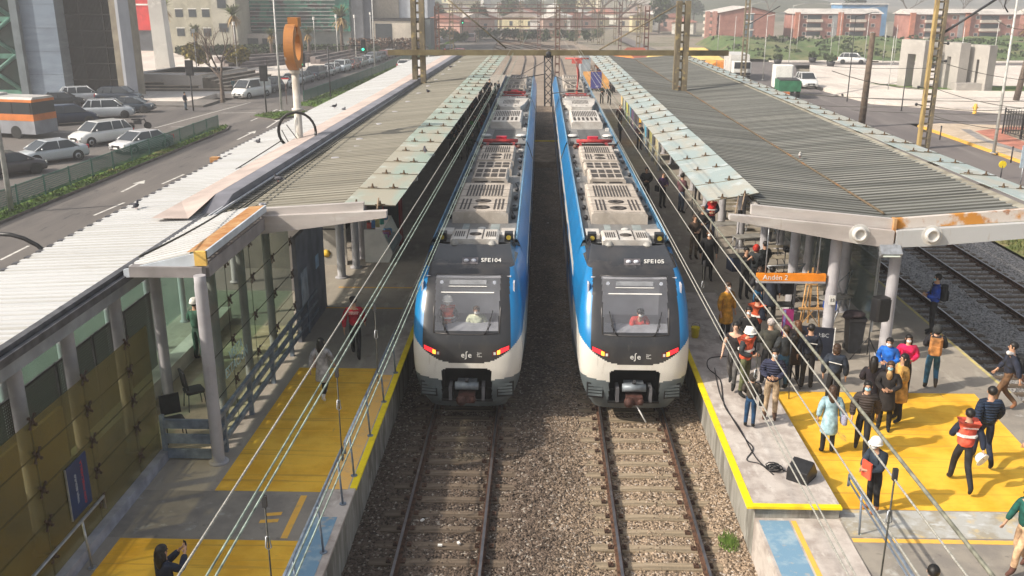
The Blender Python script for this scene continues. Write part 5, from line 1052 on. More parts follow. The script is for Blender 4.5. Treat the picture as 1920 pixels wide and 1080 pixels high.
# joints, person faces +Y, z up, height 1.72
BASE = dict(pel=(0, 0, .96), sp=(0, .005, 1.12), ch=(0, 0, 1.32), nk=(0, -.005, 1.47), jaw=(0, .02, 1.535), hd=(0, .012, 1.63), top=(0, 0, 1.69), nose=(0, .115, 1.6),
            shl=(-.17, 0, 1.42), shr=(.17, 0, 1.42), hipl=(-.085, 0, .92), hipr=(.085, 0, .92), knl=(-.1, .02, .5), knr=(.1, .02, .5), anl=(-.11, -.02, .09), anr=(.11, -.02, .09), tol=(-.13, .15, .035), tor=(.13, .15, .035),
            ell=(-.25, -.03, 1.16), elr=(.25, -.03, 1.16), wrl=(-.26, .05, .92), wrr=(.26, .05, .92), hal=(-.26, .08, .84), har=(.26, .08, .84))
POSES = {'stand': {}, 'hold': dict(ell=(-.25, .0, 1.16), elr=(.25, .0, 1.16), wrl=(-.1, .22, 1.1), wrr=(.1, .22, 1.1), hal=(-.03, .27, 1.13), har=(.04, .27, 1.11)),
 'phone': dict(ell=(-.2, .2, 1.24), elr=(.2, .2, 1.24), wrl=(-.08, .36, 1.42), wrr=(.08, .36, 1.42), hal=(-.03, .4, 1.49), har=(.04, .4, 1.49)),
 'walk': dict(knl=(-.09, .2, .53), anl=(-.09, .24, .12), tol=(-.1, .4, .07), knr=(.09, .03, .5), anr=(.1, -.28, .16), tor=(.11, -.17, .035), ell=(-.25, -.12, 1.17), wrl=(-.25, -.18, .93), hal=(-.25, -.2, .85), elr=(.25, .05, 1.17), wrr=(.25, .2, .97), har=(.25, .25, .9)),
 'kick': dict(knr=(.1, .06, .5), anr=(.1, -.3, .33), tor=(.1, -.36, .2), ell=(-.24, .02, 1.16), wrl=(-.14, .2, 1.15), elr=(.24, .02, 1.16), wrr=(.14, .2, 1.15), hal=(-.08, .25, 1.17), har=(.09, .25, 1.17)),
 'point': dict(ell=(-.28, .12, 1.24), wrl=(-.3, .34, 1.2), hal=(-.3, .42, 1.2), elr=(.25, .0, 1.16), wrr=(.12, .2, 1.08), har=(.06, .25, 1.08)),
 'lean': dict(hd=(0, .1, 1.58), top=(0, .1, 1.64), jaw=(0, .1, 1.5), nose=(0, .2, 1.53), nk=(0, .05, 1.43), ell=(-.24, .1, 1.12), elr=(.24, .1, 1.12), wrl=(-.1, .3, 1.05), wrr=(.1, .3, 1.05), hal=(-.04, .36, 1.05), har=(.05, .36, 1.03)),
 'down': dict(hd=(0, .06, 1.6), top=(0, .05, 1.665), jaw=(0, .07, 1.515), nose=(0, .15, 1.555), ell=(-.25, .0, 1.16), elr=(.25, .0, 1.16), wrl=(-.1, .22, 1.1), wrr=(.1, .22, 1.1), hal=(-.03, .27, 1.13), har=(.04, .27, 1.11)),
 'stride': dict(knl=(-.09, .22, .53), anl=(-.09, .32, .1), tol=(-.1, .47, .05), knr=(.09, -.05, .52), anr=(.1, -.4, .2), tor=(.11, -.3, .05), ell=(-.26, .05, 1.16), wrl=(-.2, .24, 1.08), hal=(-.14, .28, 1.08), elr=(.26, -.1, 1.17), wrr=(.29, -.16, .93), har=(.29, -.18, .85))}
def skin_mesh(verts, edges, radii, sub=1, root=0):
    me = bpy.data.meshes.new('m'); me.from_pydata(verts, edges, []); o = bpy.data.objects.new('tmp', me); COL.objects.link(o)
    sk = o.modifiers.new('s', 'SKIN'); sk.use_smooth_shade = True; sk.branch_smoothing = .6
    if not me.skin_vertices: bpy.context.view_layer.objects.active = o
    lay = me.skin_vertices[0].data
    for i, r_ in enumerate(radii): lay[i].radius = r_ if isinstance(r_, tuple) else (r_, r_); lay[i].use_root = (i == root)
    if sub: s2 = o.modifiers.new('b', 'SUBSURF'); s2.levels = sub; s2.render_levels = sub
    dg = bpy.context.evaluated_depsgraph_get(); dg.update(); out = bpy.data.meshes.new_from_object(o.evaluated_get(dg)); bpy.data.objects.remove(o); out.polygons.foreach_set('use_smooth', [True]*len(out.polygons)); return out
def J(pose): d = dict(BASE); d.update(POSES[pose]); return {k: Vector(v) for k, v in d.items()}
BODY = {}
def body_mesh(pose, fingers=True):
    key = (pose, fingers)
    if key in BODY: return BODY[key]
    j = J(pose); names = []; V = []; E = []; RD = []
    def v(p, r_, frm=None):
        V.append(tuple(p)); RD.append(r_)
        if frm is not None: E.append((frm, len(V)-1))
        return len(V)-1
    pel = v(j['pel'], (.145, .11)); sp = v(j['sp'], (.13, .1), pel); ch = v(j['ch'], (.14, .1), sp)
    nk = v(j['nk'], .052, ch); jaw = v(j['jaw'], (.062, .068), nk); hd = v(j['hd'], (.078, .092), jaw); top = v(j['top'], (.05, .06), hd)
    v(j['nose'], .012, jaw) if 0 else None
    for s in 'lr':
        sh = v(j['sh'+s], .06, ch); el_ = v(j['el'+s], .042, sh); wr = v(j['wr'+s], .028, el_); ha = v(j['ha'+s], (.036, .022), wr)
        if fingers:
            d = (j['ha'+s]-j['wr'+s]).normalized(); sd_ = Vector((0, 1, 0)) if abs(d.z) > .7 else Vector((0, 0, 1)); nn = d.cross(sd_).normalized(); sd_ = nn.cross(d).normalized()*(1)
            for q, (off, ln) in enumerate(((-.028, .055), (-.009, .068), (.01, .064), (.027, .05))):
                a = v(j['ha'+s]+sd_*off+d*.035, .009, ha); b_ = v(j['ha'+s]+sd_*off*1.2+d*(.035+ln*.55)+nn*.006, .0085, a); v(j['ha'+s]+sd_*off*1.1+d*(.03+ln)+nn*.02, .007, b_)
            a = v(j['wr'+s]+d*.03+sd_*-.035, .011, wr); v(j['wr'+s]+d*.075+sd_*-.05+nn*.012, .009, a)
        hp = v(j['hip'+s], .1, pel); kn = v(j['kn'+s], .072, hp); an = v(j['an'+s], .056, kn); v(j['to'+s], (.038, .03), an)
    me = skin_mesh(V, E, RD, 1)
    for m_ in range(3): me.materials.append(None)
    # faces: 0 skin, 1 trousers, 2 shoes
    for p in me.polygons:
        c = p.center; low = min(j['anl'].z, j['anr'].z)
        dmin = min((c-j['an'+s]).length for s in 'lr'); dt = min((c-j['to'+s]).length for s in 'lr'); dl = min((c-j['kn'+s]).length for s in 'lr'); dh = min((c-j['ha'+s]).length for s in 'lr')
        if dh < .13 or min((c-j['wr'+s]).length for s in 'lr') < .07: p.material_index = 0
        elif min(dmin, dt) < .11: p.material_index = 2
        elif c.z < 1.05: p.material_index = 1
        else: p.material_index = 0
    BODY[key] = me; return me
TOPM = {}
def top_mesh(pose, kind):
    key = (pose, kind)
    if key in TOPM: return TOPM[key]
    j = J(pose); V = []; E = []; RD = []
    def v(p, r_, frm=None):
        V.append(tuple(p)); RD.append(r_)
        if frm is not None: E.append((frm, len(V)-1))
        return len(V)-1
    k = dict(shirt=0.0, jacket=.03, puffer=.055, coat=.035, vest=.028, tee=.01)[kind]
    ch = v(j['ch'], (.16+k, .115+k)); sp = v(j['sp'], (.15+k, .12+k), ch)
    pel = v(j['pel']-Vector((0, 0, .06)), (.155+k, .13+k), sp)
    if kind == 'coat': a = v((0, .0, .74), (.18+k, .16+k), pel); b9 = v((0, .0, .6), (.19+k, .17+k), a); v((0, .0, .5), (.19+k, .17+k), b9)
    c2 = v(j['nk']-Vector((0, 0, .015)), (.078, .078) if kind != 'vest' else .07, ch)
    if kind != 'vest':
        for s in 'lr':
            sh = v(j['sh'+s], .07+k*.6, ch); el_ = v(j['el'+s], .056+k*.6, sh)
            if kind == 'tee': 
                RD[-1] = .05; V[-1] = tuple(j['sh'+s].lerp(j['el'+s], .5))
            else: v(j['wr'+s], .04+k*.45, el_)
    me = skin_mesh(V, E, RD, 1); me.materials.append(None); TOPM[key] = me; return me
def add(me, name, parent, m, slot_mats=None):
    o = bpy.data.objects.new(name, me); COL.objects.link(o); o.parent = parent
    for i, mm in enumerate(slot_mats or [m]):
        if i < len(o.material_slots): o.material_slots[i].link = 'OBJECT'; o.material_slots[i].material = mm
    return o
def headgear(kind, j, root, col=None):
    c = j['hd']
    if kind in ('short', 'long', 'bun', 'bob'):
        b = MB(); b.ball((c.x, c.y-.018, c.z+.022), (.094, .108, .098), 12, 8)
        # cut the face side open by pulling the ball back: sides and nape
        if kind == 'long': b.ball((c.x, c.y-.085, c.z-.12), (.1, .06, .2), 10, 7); b.ball((c.x-.07, c.y-.03, c.z-.1), (.035, .05, .15), 8, 6); b.ball((c.x+.07, c.y-.03, c.z-.1), (.035, .05, .15), 8, 6)
        if kind == 'bun': b.ball((c.x, c.y-.14, c.z+.02), .045, 8, 6)
        if kind == 'bob': b.ball((c.x, c.y-.05, c.z-.06), (.1, .085, .11), 10, 7)
        for v_i, v_ in enumerate(b.v):
            if v_[1] > c.y+.055 and v_[2] < c.z+.055: b.v[v_i] = (v_[0]*.9+c.x*.1, c.y+.045, v_[2])
        o = b.build('hair', col or HAIRB, root)
    elif kind == 'helmet':
        b = MB(); b.lathe([(.128, .0), (.126, .05), (.11, .1), (.075, .135), (.02, .15)], (c.x, c.y, c.z+.02), 16); b.lathe([(.15, -.006), (.15, .008), (.12, .014)], (c.x, c.y+.018, c.z+.02), 16); b.cbox((c.x, c.y, c.z+.15), (.03, .2, .02))
        o = b.build('hard_hat', M['white'], root); b2 = MB(); b2.ball((c.x, c.y-.02, c.z), (.09, .1, .07), 10, 6); b2.build('hair', HAIRB, root)
        for i, v_ in enumerate(b2.v): pass
    elif kind == 'cap':
        b = MB(); b.lathe([(.1, .0), (.1, .04), (.08, .085), (.02, .1)], (c.x, c.y-.01, c.z+.02), 14); b.cbox((c.x, c.y+.12, c.z+.025), (.14, .12, .012), ch=.03); b.build('cap', col or M['black'], root)
        b2 = MB(); b2.ball((c.x, c.y-.03, c.z), (.088, .09, .07), 10, 6); b2.build('hair', HAIRB, root)
    elif kind == 'beanie':
        MB().ball((c.x, c.y-.015, c.z+.03), (.1, .112, .1), 12, 8).build('beanie', col or mat('beanie_grey', (.4, .36, .35), .9, 0, .2, 20, .5), root)
    elif kind == 'hood':
        MB().ball((c.x, c.y-.04, c.z-.01), (.12, .13, .135), 12, 8).build('hood', col, root)
def person(px, py, z, head, label, pose='stand', top='jacket', tc=(.02, .02, .03), leg=(.02, .02, .025), shoe=(.015, .015, .015), hair='short', hc=None, h=1.72, mask=None, vest=None, bag=None, q=False, group=None, pos=None, skin=SKIN, fine=True, extra=None, tuck=False):
    p = Vector(pos) if pos else at(px, py, z); s = h/1.72
    root = bpy.data.objects.new('person', None); COL.objects.link(root); root.location = p; root.rotation_euler = (0, 0, -R(head)); root.scale = (s*(1.0), s, s); root.empty_display_size = .3
    tag(root, label, 'person', group); j = J(pose)
    # the lower foot touches the ground
    add(body_mesh(pose, fine), 'body', root, None, [skin, cloth(leg), cloth(shoe)])
    add(top_mesh(pose, top), dict(jacket='jacket', puffer='jacket', coat='coat', shirt='shirt', tee='shirt', vest='vest')[top], root, cloth(tc, q))
    if vest: add(top_mesh(pose, 'vest'), 'vest', root, cloth(vest)).scale = (1.03, 1.09, 1.0)
    if vest and vest[0] > .5:
        bb = MB(); bb.cbox((0, 0, 1.2), (.405, .33, .045), ch=.1); bb.build('reflective_band', mat('silver_band', (.7, .7, .68), .35, 0, .05, 5), root)
    headgear(hair, j, root, hc)
    c = j['hd']
    if fine:
        b = MB(); b.ball((c.x, c.y+.088, c.z-.02), (.013, .02, .02), 6, 5); 
        for sx in (-1, 1): b.ball((c.x+sx*.083, c.y-.0, c.z-.01), (.012, .02, .03), 6, 5)
        b.build('nose_and_ears', skin, root)
        b = MB()
        for sx in (-1, 1): b.ball((c.x+sx*.03, c.y+.077, c.z+.005), (.013, .008, .008), 6, 4)
        b.build('eyes', M['black'], root)
    if mask:
        b = MB(); b.ball((c.x, c.y+.045, c.z-.055), (.062, .058, .05), 10, 7); b.build('face_mask', mat('mask_%s' % mask, dict(white=(.75, .76, .76), blue=(.3, .55, .68), black=(.03, .03, .03))[mask], .8), root)
    elif fine: MB().ball((c.x, c.y+.082, c.z-.06), (.022, .006, .006), 6, 4).build('mouth', mat('lips', (.3, .1, .08), .6), root)
    if bag:
        kind, bc = bag
        if kind == 'backpack':
            o = MB().cbox((0, -.2, 1.22), (.3, .17, .42), ch=.06).cbox((0, -.3, 1.14), (.22, .06, .24), ch=.02).build('backpack', cloth(bc), root, bevel=.02)
            MB().tube([(-.12, -.12, 1.4), (-.13, .1, 1.45), (-.12, .15, 1.2), (-.14, -.1, 1.05)], .018, 6).tube([(.12, -.12, 1.4), (.13, .1, 1.45), (.12, .15, 1.2), (.14, -.1, 1.05)], .018, 6).build('strap', cloth(bc), o)
        elif kind == 'handbag':
            o = MB().cbox((.3, -.05, .95), (.12, .3, .26), ch=.04).build('handbag', cloth(bc), root, bevel=.015); MB().tube([(.3, .05, 1.05), (.12, .02, 1.46), (-.0, -.1, 1.44), (.28, -.15, 1.05)], .012, 5).build('strap', cloth(bc), o)
        elif kind == 'coatonarm': MB().cbox((-.24, .06, 1.1), (.14, .22, .42), ch=.05).build('folded_jacket', cloth(bc), root, bevel=.03)
    if extra == 'scarf': MB().ball((0, .04, 1.46), (.1, .1, .06), 10, 6).build('scarf', cloth((.5, .5, .52)), root)
    if extra == 'ochrescarf': MB().ball((0, .08, 1.42), (.07, .08, .12), 10, 6).build('scarf', cloth((.45, .28, .12)), root)
    if extra == 'stripe': MB().cbox((0, -.135, 1.28), (.3, .02, .016), ry=.12).build('reflective_stripe', mat('silver_band', (.7, .7, .68), .35, 0, .05, 5), root)
    if extra == 'belly': pass
    return root
def held(name, b, mats, label, cat, loc, rz_=0.0, group=None, rx=0):
    o = b.build(name, mats); o.location = loc; o.rotation_euler = (rx, 0, rz_); return tag(o, label, cat, group)
rzp = lambda px, py: None
def onramp(px, py):
    z = .85
    for _ in range(4): v = at(px, py, z); z = rz(0, v.y) if (v.y < 22.05 and v.x > 5.92) else (PZ+.07 if v.x < 5.92 and v.y < 30 else PZ)
    return z
def PR(px, py, head, label, **k): return person(px, py, onramp(px, py), head, label, **k)
NAVY = (.015, .022, .045); BLK = (.012, .012, .014); OR = (.8, .1, .04)
# ---- left platform
wp_ = person(0, 0, 0, 35, 'person in navy coat with long black hair raising a phone at the bottom left', pos=(-5.72, 12.2, PZ+.004), pose='phone', top='coat', tc=NAVY, hair='long', h=1.6, fine=True)
ph = MB().cbox((0, 0, 0), (.075, .012, .15), ch=.008); held('mobile_phone', ph, M['black'], 'black phone held up by the long haired person at the bottom left', 'phone', wp_.matrix_basis @ Vector((0.0, .43, 1.52)), -R(35))
person(608, 748, PZ+.004, 12, 'person in light grey coat carrying a pink bag on the yellow floor', pose='walk', top='coat', tc=(.4, .39, .4), leg=BLK, shoe=(.7, .68, .66), hair='long', h=1.6, bag=('coatonarm', (.62, .4, .36)))
pj = person(668, 672, PZ+.004, 355, 'person in crimson jacket and black cap walking away beside the yellow floor', pose='walk', top='jacket', tc=(.45, .008, .03), leg=BLK, hair='cap', h=1.78, mask='blue')
text_mesh('FEDERACION\nSINDICATO', .045, M['white'], pj, 'lettering', (0, -.142, 1.33), (R(90), 0, 0))
person(0, 0, 0, 20, 'person in dark green overalls and white helmet behind the pavilion glass', pos=(-9.3, 23.6, PZ+.006), pose='hold', top='jacket', tc=(.03, .09, .06), leg=(.03, .07, .05), hair='helmet', mask='blue', h=1.75)
# ---- in the cabs
person(0, 0, 0, 180, 'person in white helmet and orange vest at the left of the left train cab', pos=(-2.38, 23.0, 1.36), pose='hold', top='jacket', tc=(.1, .1, .12), vest=OR, hair='helmet', mask='white', h=1.68, skin=SKIN)
person(0, 0, 0, 180, 'person in white and lime high visibility jacket sitting in the left train cab', pos=(-1.62, 22.9, 1.2), pose='down', top='puffer', tc=(.62, .66, .5), hair='short', hc=HAIRN, mask='white', h=1.68)
person(0, 0, 0, 172, 'person in red jacket and dark cap bending over the desk of the right train cab', pos=(2.6, 22.9, 1.2), pose='lean', top='puffer', tc=(.6, .06, .05), hair='cap', mask='white', h=1.68)
# ---- right platform, front to back
vm = PR(1797, 915, 8, 'person in red orange vest over navy jacket striding across the yellow ramp', pose='stride', top='jacket', tc=NAVY, vest=(.85, .12, .07), hair='short', h=1.78)
text_mesh('FERROCARRILES', .04, MATS['silver_band'], vm, 'lettering', (0, -.155, 1.38), (R(90), 0, 0))
def hardhat(loc, label):
    b = MB(); b.lathe([(.128, .0), (.126, .05), (.11, .1), (.075, .135), (.02, .15)], (0, 0, 0), 16); b.lathe([(.15, -.006), (.15, .008), (.12, .014)], (0, .018, 0), 16)
    return held('hard_hat', b, M['white'], label, 'hard hat', loc, .5, rx=-1.2)
hardhat(vm.matrix_basis @ Vector((.3, -.2, .76)), 'white hard hat carried low by the person in the red orange vest')
PR(1838, 872, 6, 'person in quilted navy jacket walking just behind the red orange vest', pose='walk', top='puffer', tc=(.012, .025, .055), q=True, leg=NAVY, hair='short', h=1.83)
PR(1880, 770, 285, 'person in navy jacket and brown trousers near the outer platform edge at the right', pose='walk', top='jacket', tc=(.02, .026, .05), leg=(.13, .07, .035), shoe=(.22, .1, .05), hair='short', bag=('backpack', (.02, .022, .025)), h=1.76, extra='scarf')
PR(1742, 730, 20, 'person in dark hood and blue jeans with a tan brown backpack walking away', pose='kick', top='jacket', tc=(.015, .015, .02), leg=(.03, .11, .19), shoe=(.05, .04, .03), hair='hood', hc=cloth((.03, .032, .034)), bag=('backpack', (.42, .19, .06)), h=1.74)
PR(1744, 626, 290, 'person in bright blue and black jacket with black backpack by the outer rails', top='puffer', tc=(.01, .06, .4), leg=BLK, hair='short', mask='blue', bag=('backpack', (.015, .017, .02)), h=1.84, pose='hold')
hm = PR(1634, 958, 250, 'person in white helmet and navy jacket hugging a red folder on the ramp', pose='lean', top='puffer', tc=(.022, .035, .055), leg=BLK, shoe=(.4, .16, .06), hair='helmet', h=1.62, mask='white')
hm2 = hm.matrix_basis @ Vector((-.05, .3, 1.05)); held('red_folder', MB().cbox((0, 0, 0), (.26, .05, .34), ch=.01), mat('folder_red', (.75, .1, .05), .5), 'red orange folder held by the worker in white helmet', 'folder', hm2, -R(250))
PR(1549, 850, 5, 'person in light blue coat and black boots with brown hair on the yellow ramp', top='coat', tc=(.33, .5, .57), leg=BLK, hair='long', hc=HAIRN, h=1.62, bag=('handbag', (.3, .3, .4)))
PR(1612, 852, 200, 'person in dark brown quilted jacket with pale blue mask facing the camera', pose='walk', top='puffer', tc=(.055, .042, .038), q=True, leg=BLK, hair='short', mask='blue', h=1.74)
PR(1655, 806, 205, 'person in long black coat with white mask and ochre scarf beside the mustard coat', pose='hold', top='coat', tc=(.02, .017, .017), leg=BLK, hair='long', hc=HAIRN, mask='blue', h=1.7, extra='ochrescarf')
PR(1680, 790, 265, 'person in mustard yellow long coat and tall black boots with black hair', pose='hold', top='coat', tc=(.55, .31, .08), leg=BLK, hair='long', h=1.7)
PR(1690, 742, 195, 'person in hot pink sweater with white mask and long black hair', pose='hold', top='puffer', tc=(.75, .015, .1), leg=BLK, hair='long', mask='white', h=1.62)
PR(1655, 752, 215, 'person with short black hair and bright blue jacket looking down', pose='down', top='jacket', tc=(.01, .12, .5), leg=NAVY, hair='short', mask='white', h=1.7)
PR(1625, 792, 15, 'person with long black hair and black coat seen from behind near the blue jacket', pose='hold', top='coat', tc=(.02, .015, .02), leg=BLK, hair='long', h=1.66)
PR(1557, 768, 20, 'person in wide dark navy jacket with a thin pale stripe across the back', pose='stand', top='puffer', tc=(.02, .028, .045), leg=BLK, hair='bob', hc=HAIRN, h=1.7, extra='stripe')
PR(1510, 730, 5, 'person in black jacket with thin silver stripe standing in front of the easel', pose='stand', top='jacket', tc=(.015, .02, .035), leg=BLK, hair='short', h=1.75, extra='stripe')
PR(1442, 785, 195, 'person in navy quilted jacket and beige trousers with white mask folding hands', pose='hold', top='puffer', tc=(.03, .034, .07), q=True, leg=(.5, .37, .24), shoe=(.1, .05, .03), hair='short', mask='white', h=1.76)
PR(1392, 742, 130, 'person in white helmet with orange vest and teal mask looking at the crowd', pose='down', top='jacket', tc=(.04, .045, .05), vest=(.8, .13, .06), leg=(.1, .11, .05), hair='helmet', mask='blue', h=1.8)
PR(1404, 802, 20, 'person in dark jacket and blue jeans with black shoulder bag by the speaker cable', pose='hold', top='jacket', tc=(.05, .04, .032), leg=(.012, .05, .12), hair='hood', hc=cloth((.05, .04, .032)), bag=('handbag', BLK), h=1.35)
PR(1372, 726, 205, 'person in black t-shirt with bare arms and grey trousers by the train side', pose='walk', top='tee', tc=(.025, .02, .022), leg=(.09, .085, .085), hair='short', h=1.74, skin=SKIN2)
PR(1396, 690, 190, 'person in black jacket with white mask just behind the bare armed person', pose='hold', top='jacket', tc=BLK, leg=BLK, hair='short', mask='white', h=1.72)
PR(1412, 668, 60, 'person in bright orange vest turned away beside the yellow coat', pose='hold', top='jacket', tc=NAVY, vest=(.85, .14, .05), leg=BLK, hair='short', h=1.76)
PR(1358, 638, 150, 'person in mustard orange parka and black trousers beside the right train', pose='stand', top='coat', tc=(.58, .27, .02), leg=BLK, hair='short', hc=HAIRN, h=1.74, mask='white')
PR(1436, 722, 10, 'person in grey beanie and dark olive jacket seen from behind', pose='hold', top='puffer', tc=(.05, .05, .04), leg=BLK, hair='beanie', h=1.78)
PR(1464, 732, 340, 'person in charcoal blazer with brown hair next to the olive jacket', pose='hold', top='jacket', tc=(.04, .045, .05), leg=(.03, .09, .16), hair='short', hc=HAIRN, h=1.74)
PR(1486, 716, 350, 'person with long reddish brown hair and brown coat in front of the black chair', pose='hold', top='coat', tc=(.06, .04, .03), leg=BLK, hair='long', hc=mat('hair_auburn', (.12, .05, .02), .5, 0, .3, 20), h=1.68)
PR(1440, 604, 15, 'person in black coat standing below the orange platform sign', pose='stand', top='coat', tc=(.02, .025, .04), leg=BLK, hair='short', h=1.76)
PR(1418, 600, 350, 'person in dark coat next to the one below the orange sign', pose='hold', top='jacket', tc=(.03, .03, .035), leg=(.02, .1, .2), hair='bob', hc=HAIRN, h=1.7)
PR(1393, 560, 170, 'person filming with a camera in dark jacket left of the orange sign', pose='phone', top='jacket', tc=(.02, .02, .022), leg=BLK, hair='short', h=1.74)
PR(1412, 552, 40, 'person with red hood and teal scarf in dark coat behind the filming person', pose='hold', top='puffer', tc=(.03, .035, .04), leg=BLK, hair='hood', hc=cloth((.65, .05, .03)), h=1.72)
PR(1428, 545, 330, 'person with black hair among the camera crew beside the thick column', pose='hold', top='puffer', tc=(.02, .025, .025), leg=BLK, hair='short', h=1.72)
PR(1325, 526, 185, 'tall person in long black clothes with white mask in the middle of the platform', pose='stand', top='coat', tc=BLK, leg=BLK, hair='short', hc=HAIRN, mask='white', h=1.82)
PR(1299, 486, 165, 'person in brown coat and beige trousers near the right train', pose='hold', top='jacket', tc=(.09, .06, .045), leg=(.24, .18, .12), shoe=(.06, .03, .02), hair='bob', hc=HAIRN, h=1.72)
PR(1314, 470, 185, 'bald person in black suit with white mask behind the brown coat', pose='hold', top='jacket', tc=BLK, leg=BLK, hair='short', hc=mat('hair_thin', (.22, .13, .08), .5), mask='white', h=1.76)
PR(1331, 448, 185, 'person in bright red jacket and white helmet in front of the canopy columns', pose='hold', top='jacket', tc=NAVY, vest=(.7, .02, .02), leg=NAVY, hair='helmet', mask='blue', h=1.8)
PR(1276, 400, 60, 'person in maroon jacket standing behind a tripod', pose='hold', top='puffer', tc=(.12, .05, .06), leg=(.03, .05, .09), hair='short', h=1.84)
PR(1241, 390, 150, 'person in purple and black jacket with a shoulder bag', pose='hold', top='jacket', tc=(.07, .02, .12), leg=BLK, hair='short', bag=('handbag', BLK), h=1.72)
PR(1210, 382, 185, 'person in black jacket close to the side of the right train', pose='hold', top='puffer', tc=BLK, leg=BLK, hair='short', h=1.76)
PR(1307, 376, 30, 'person in crimson top half hidden behind slim canopy columns', pose='stand', top='jacket', tc=(.4, .01, .05), leg=BLK, hair='long', h=1.66)
PR(1198, 281, 170, 'person in dark maroon coat before the yellow and blue painted wall', pose='hold', top='jacket', tc=(.05, .02, .025), leg=BLK, hair='short', h=1.74)
PR(1162, 240, 170, 'person in brown jacket near the tall yellow posters', pose='stand', top='jacket', tc=(.09, .04, .035), leg=BLK, hair='short', h=1.74)
PR(1162, 272, 95, 'person in navy jacket bending beside the train roof edge', pose='hold', top='puffer', tc=(.015, .03, .06), leg=BLK, hair='short', h=1.7)
PR(1142, 197, 180, 'person in black coat before the orange and blue banner, right one of two', pose='walk', top='jacket', tc=(.03, .03, .035), leg=BLK, hair='short', h=1.76)
PR(1128, 195, 180, 'person in black coat before the orange and blue banner, left one of two', pose='hold', top='jacket', tc=(.03, .035, .03), leg=BLK, hair='short', h=1.76)
PR(1908, 1072, 250, 'person in dark green sleeve and beige trousers at the right picture edge', pose='walk', top='jacket', tc=(.01, .09, .07), leg=(.55, .36, .22), shoe=(.09, .04, .03), hair='long', h=1.68)
PR(1932, 935, 300, 'person in black jacket cut by the right picture edge', pose='hold', top='jacket', tc=BLK, leg=BLK, hair='short', h=1.7)
person(0, 0, 0, 20, 'person with dark hair whose head shows at the bottom edge of the ramp', pos=(at(1752, 1072, rz(0, 13.5)+1.62).x, at(1752, 1072, rz(0, 13)+1.62).y, rz(0, at(1752, 1072, 2.3).y)), pose='stand', top='jacket', tc=NAVY, leg=BLK, hair='short', h=1.74, skin=SKIN2)
# a hand with a yellow bucket leaning out of the right train
bk = empty('bucket', at(1303, 632, PZ+.07), 'yellow bucket on the platform edge beside the right train front', 'bucket')
MB().lathe([(.1, 0), (.13, .3), (.14, .31), (.12, .3), (.1, .02)], (0, 0, 0), 18).build('body', mat('bucket_yellow', (.75, .62, .02), .4, 0, .06, 3), bk); MB().tube([(-.13, 0, .3), (-.09, 0, .42), (0, 0, .46), (.09, 0, .42), (.13, 0, .3)], .006, 5).build('handle', M['darkmetal'], bk)
# ---- crowds under the left canopy and beyond the banner
TOPC = [(.02, .02, .025), (.03, .035, .05), (.25, .02, .03), (.06, .05, .05), (.1, .1, .11), (.02, .05, .12), (.3, .28, .26), (.04, .09, .05)]
TOPN = ['black', 'dark slate', 'dark red', 'brown', 'grey', 'navy', 'pale beige', 'dark green']
def crowd(n, xa, xb, ya, yb, label, group, z=PZ, heads=(0, 360)):
    protos = []; k = 0; used = []
    cn = {}
    while k < n:
        x, y = rnd.uniform(xa, xb), rnd.uniform(ya, yb)
        if any((x-a)**2+(y-b_)**2 < .3 for a, b_ in used): 
            used_try = rnd.random()
            if used_try > .02: continue
        used.append((x, y)); ci = rnd.randrange(len(TOPC)); hk = rnd.choice(['short', 'long', 'short', 'bob'])
        lb = label % TOPN[ci]
        if ci not in cn:
            p = person(0, 0, 0, rnd.uniform(*heads), lb, pos=(x, y, z), pose=rnd.choice(['stand', 'hold', 'phone']), top='jacket', tc=TOPC[ci], leg=TOPC[ci % 2], hair=hk, h=rnd.uniform(1.62, 1.82), fine=False, group=group); cn[ci] = p
        else:
            p = copy_tree(cn[ci]); p.location = (x, y, z); p.rotation_euler = (0, 0, R(rnd.uniform(*heads)))
        k += 1
crowd(46, -5.6, -4.1, 55, 92, 'one of the onlookers wearing %s in the shade under the left canopy edge', 'onlookers packed under the left canopy')
crowd(30, 4.6, 8.0, 97, 112, 'one of the onlookers wearing %s gathered behind the orange banner', 'onlookers behind the banner')
person(884, 268, PZ, 160, 'person in bright green jacket in the shade under the left canopy', pose='hold', top='puffer', tc=(.03, .5, .06), leg=(.15, .14, .12), hair='cap', h=1.75, fine=False)
person(862, 300, PZ, 180, 'person in olive clothes left of the bright green jacket under the left canopy', pose='stand', top='jacket', tc=(.1, .09, .05), leg=(.12, .11, .07), hair='short', h=1.75, fine=False)
# ================================================================== things on the platforms
def tripod(t, h=1.3, r=.35, m=None):
    m = m or M['black']
    MB().tube([(0, 0, .25), (0, 0, h)], .018, 6).build('pole', m, t)
    for k in range(3):
        a = 2.1*k+.4; MB().tube([(0, 0, .75 if h > 1 else .5), (r*math.cos(a), r*math.sin(a), 0)], .014, 6).build('leg', m, t)
sp = empty('loudspeaker_stand', (8.95, 24.0, PZ), 'black tripod stand carrying the loudspeaker beside the second front column', 'speaker stand'); tripod(sp, 1.25, .45)
ls = empty('loudspeaker', (9.15, 24.0, PZ+1.25), 'black loudspeaker raised on a tripod stand in front of the canopy', 'loudspeaker', None, .35)
MB().cbox((0, 0, .32), (.42, .36, .66), ch=.06).build('cabinet', M['black'], ls, bevel=.02); MB().cbox((0, -.185, .33), (.36, .012, .56)).build('grille', mat('speaker_grille', (.03, .03, .03), .9, 0, .3, 60, .6, bscale=90), ls)
wb = empty('wheelie_bin', (8.85, 24.9, PZ), 'tall black wheeled bin topped with a dark coat between the front columns', 'bin'); wb.scale = (.78, .78, 1)
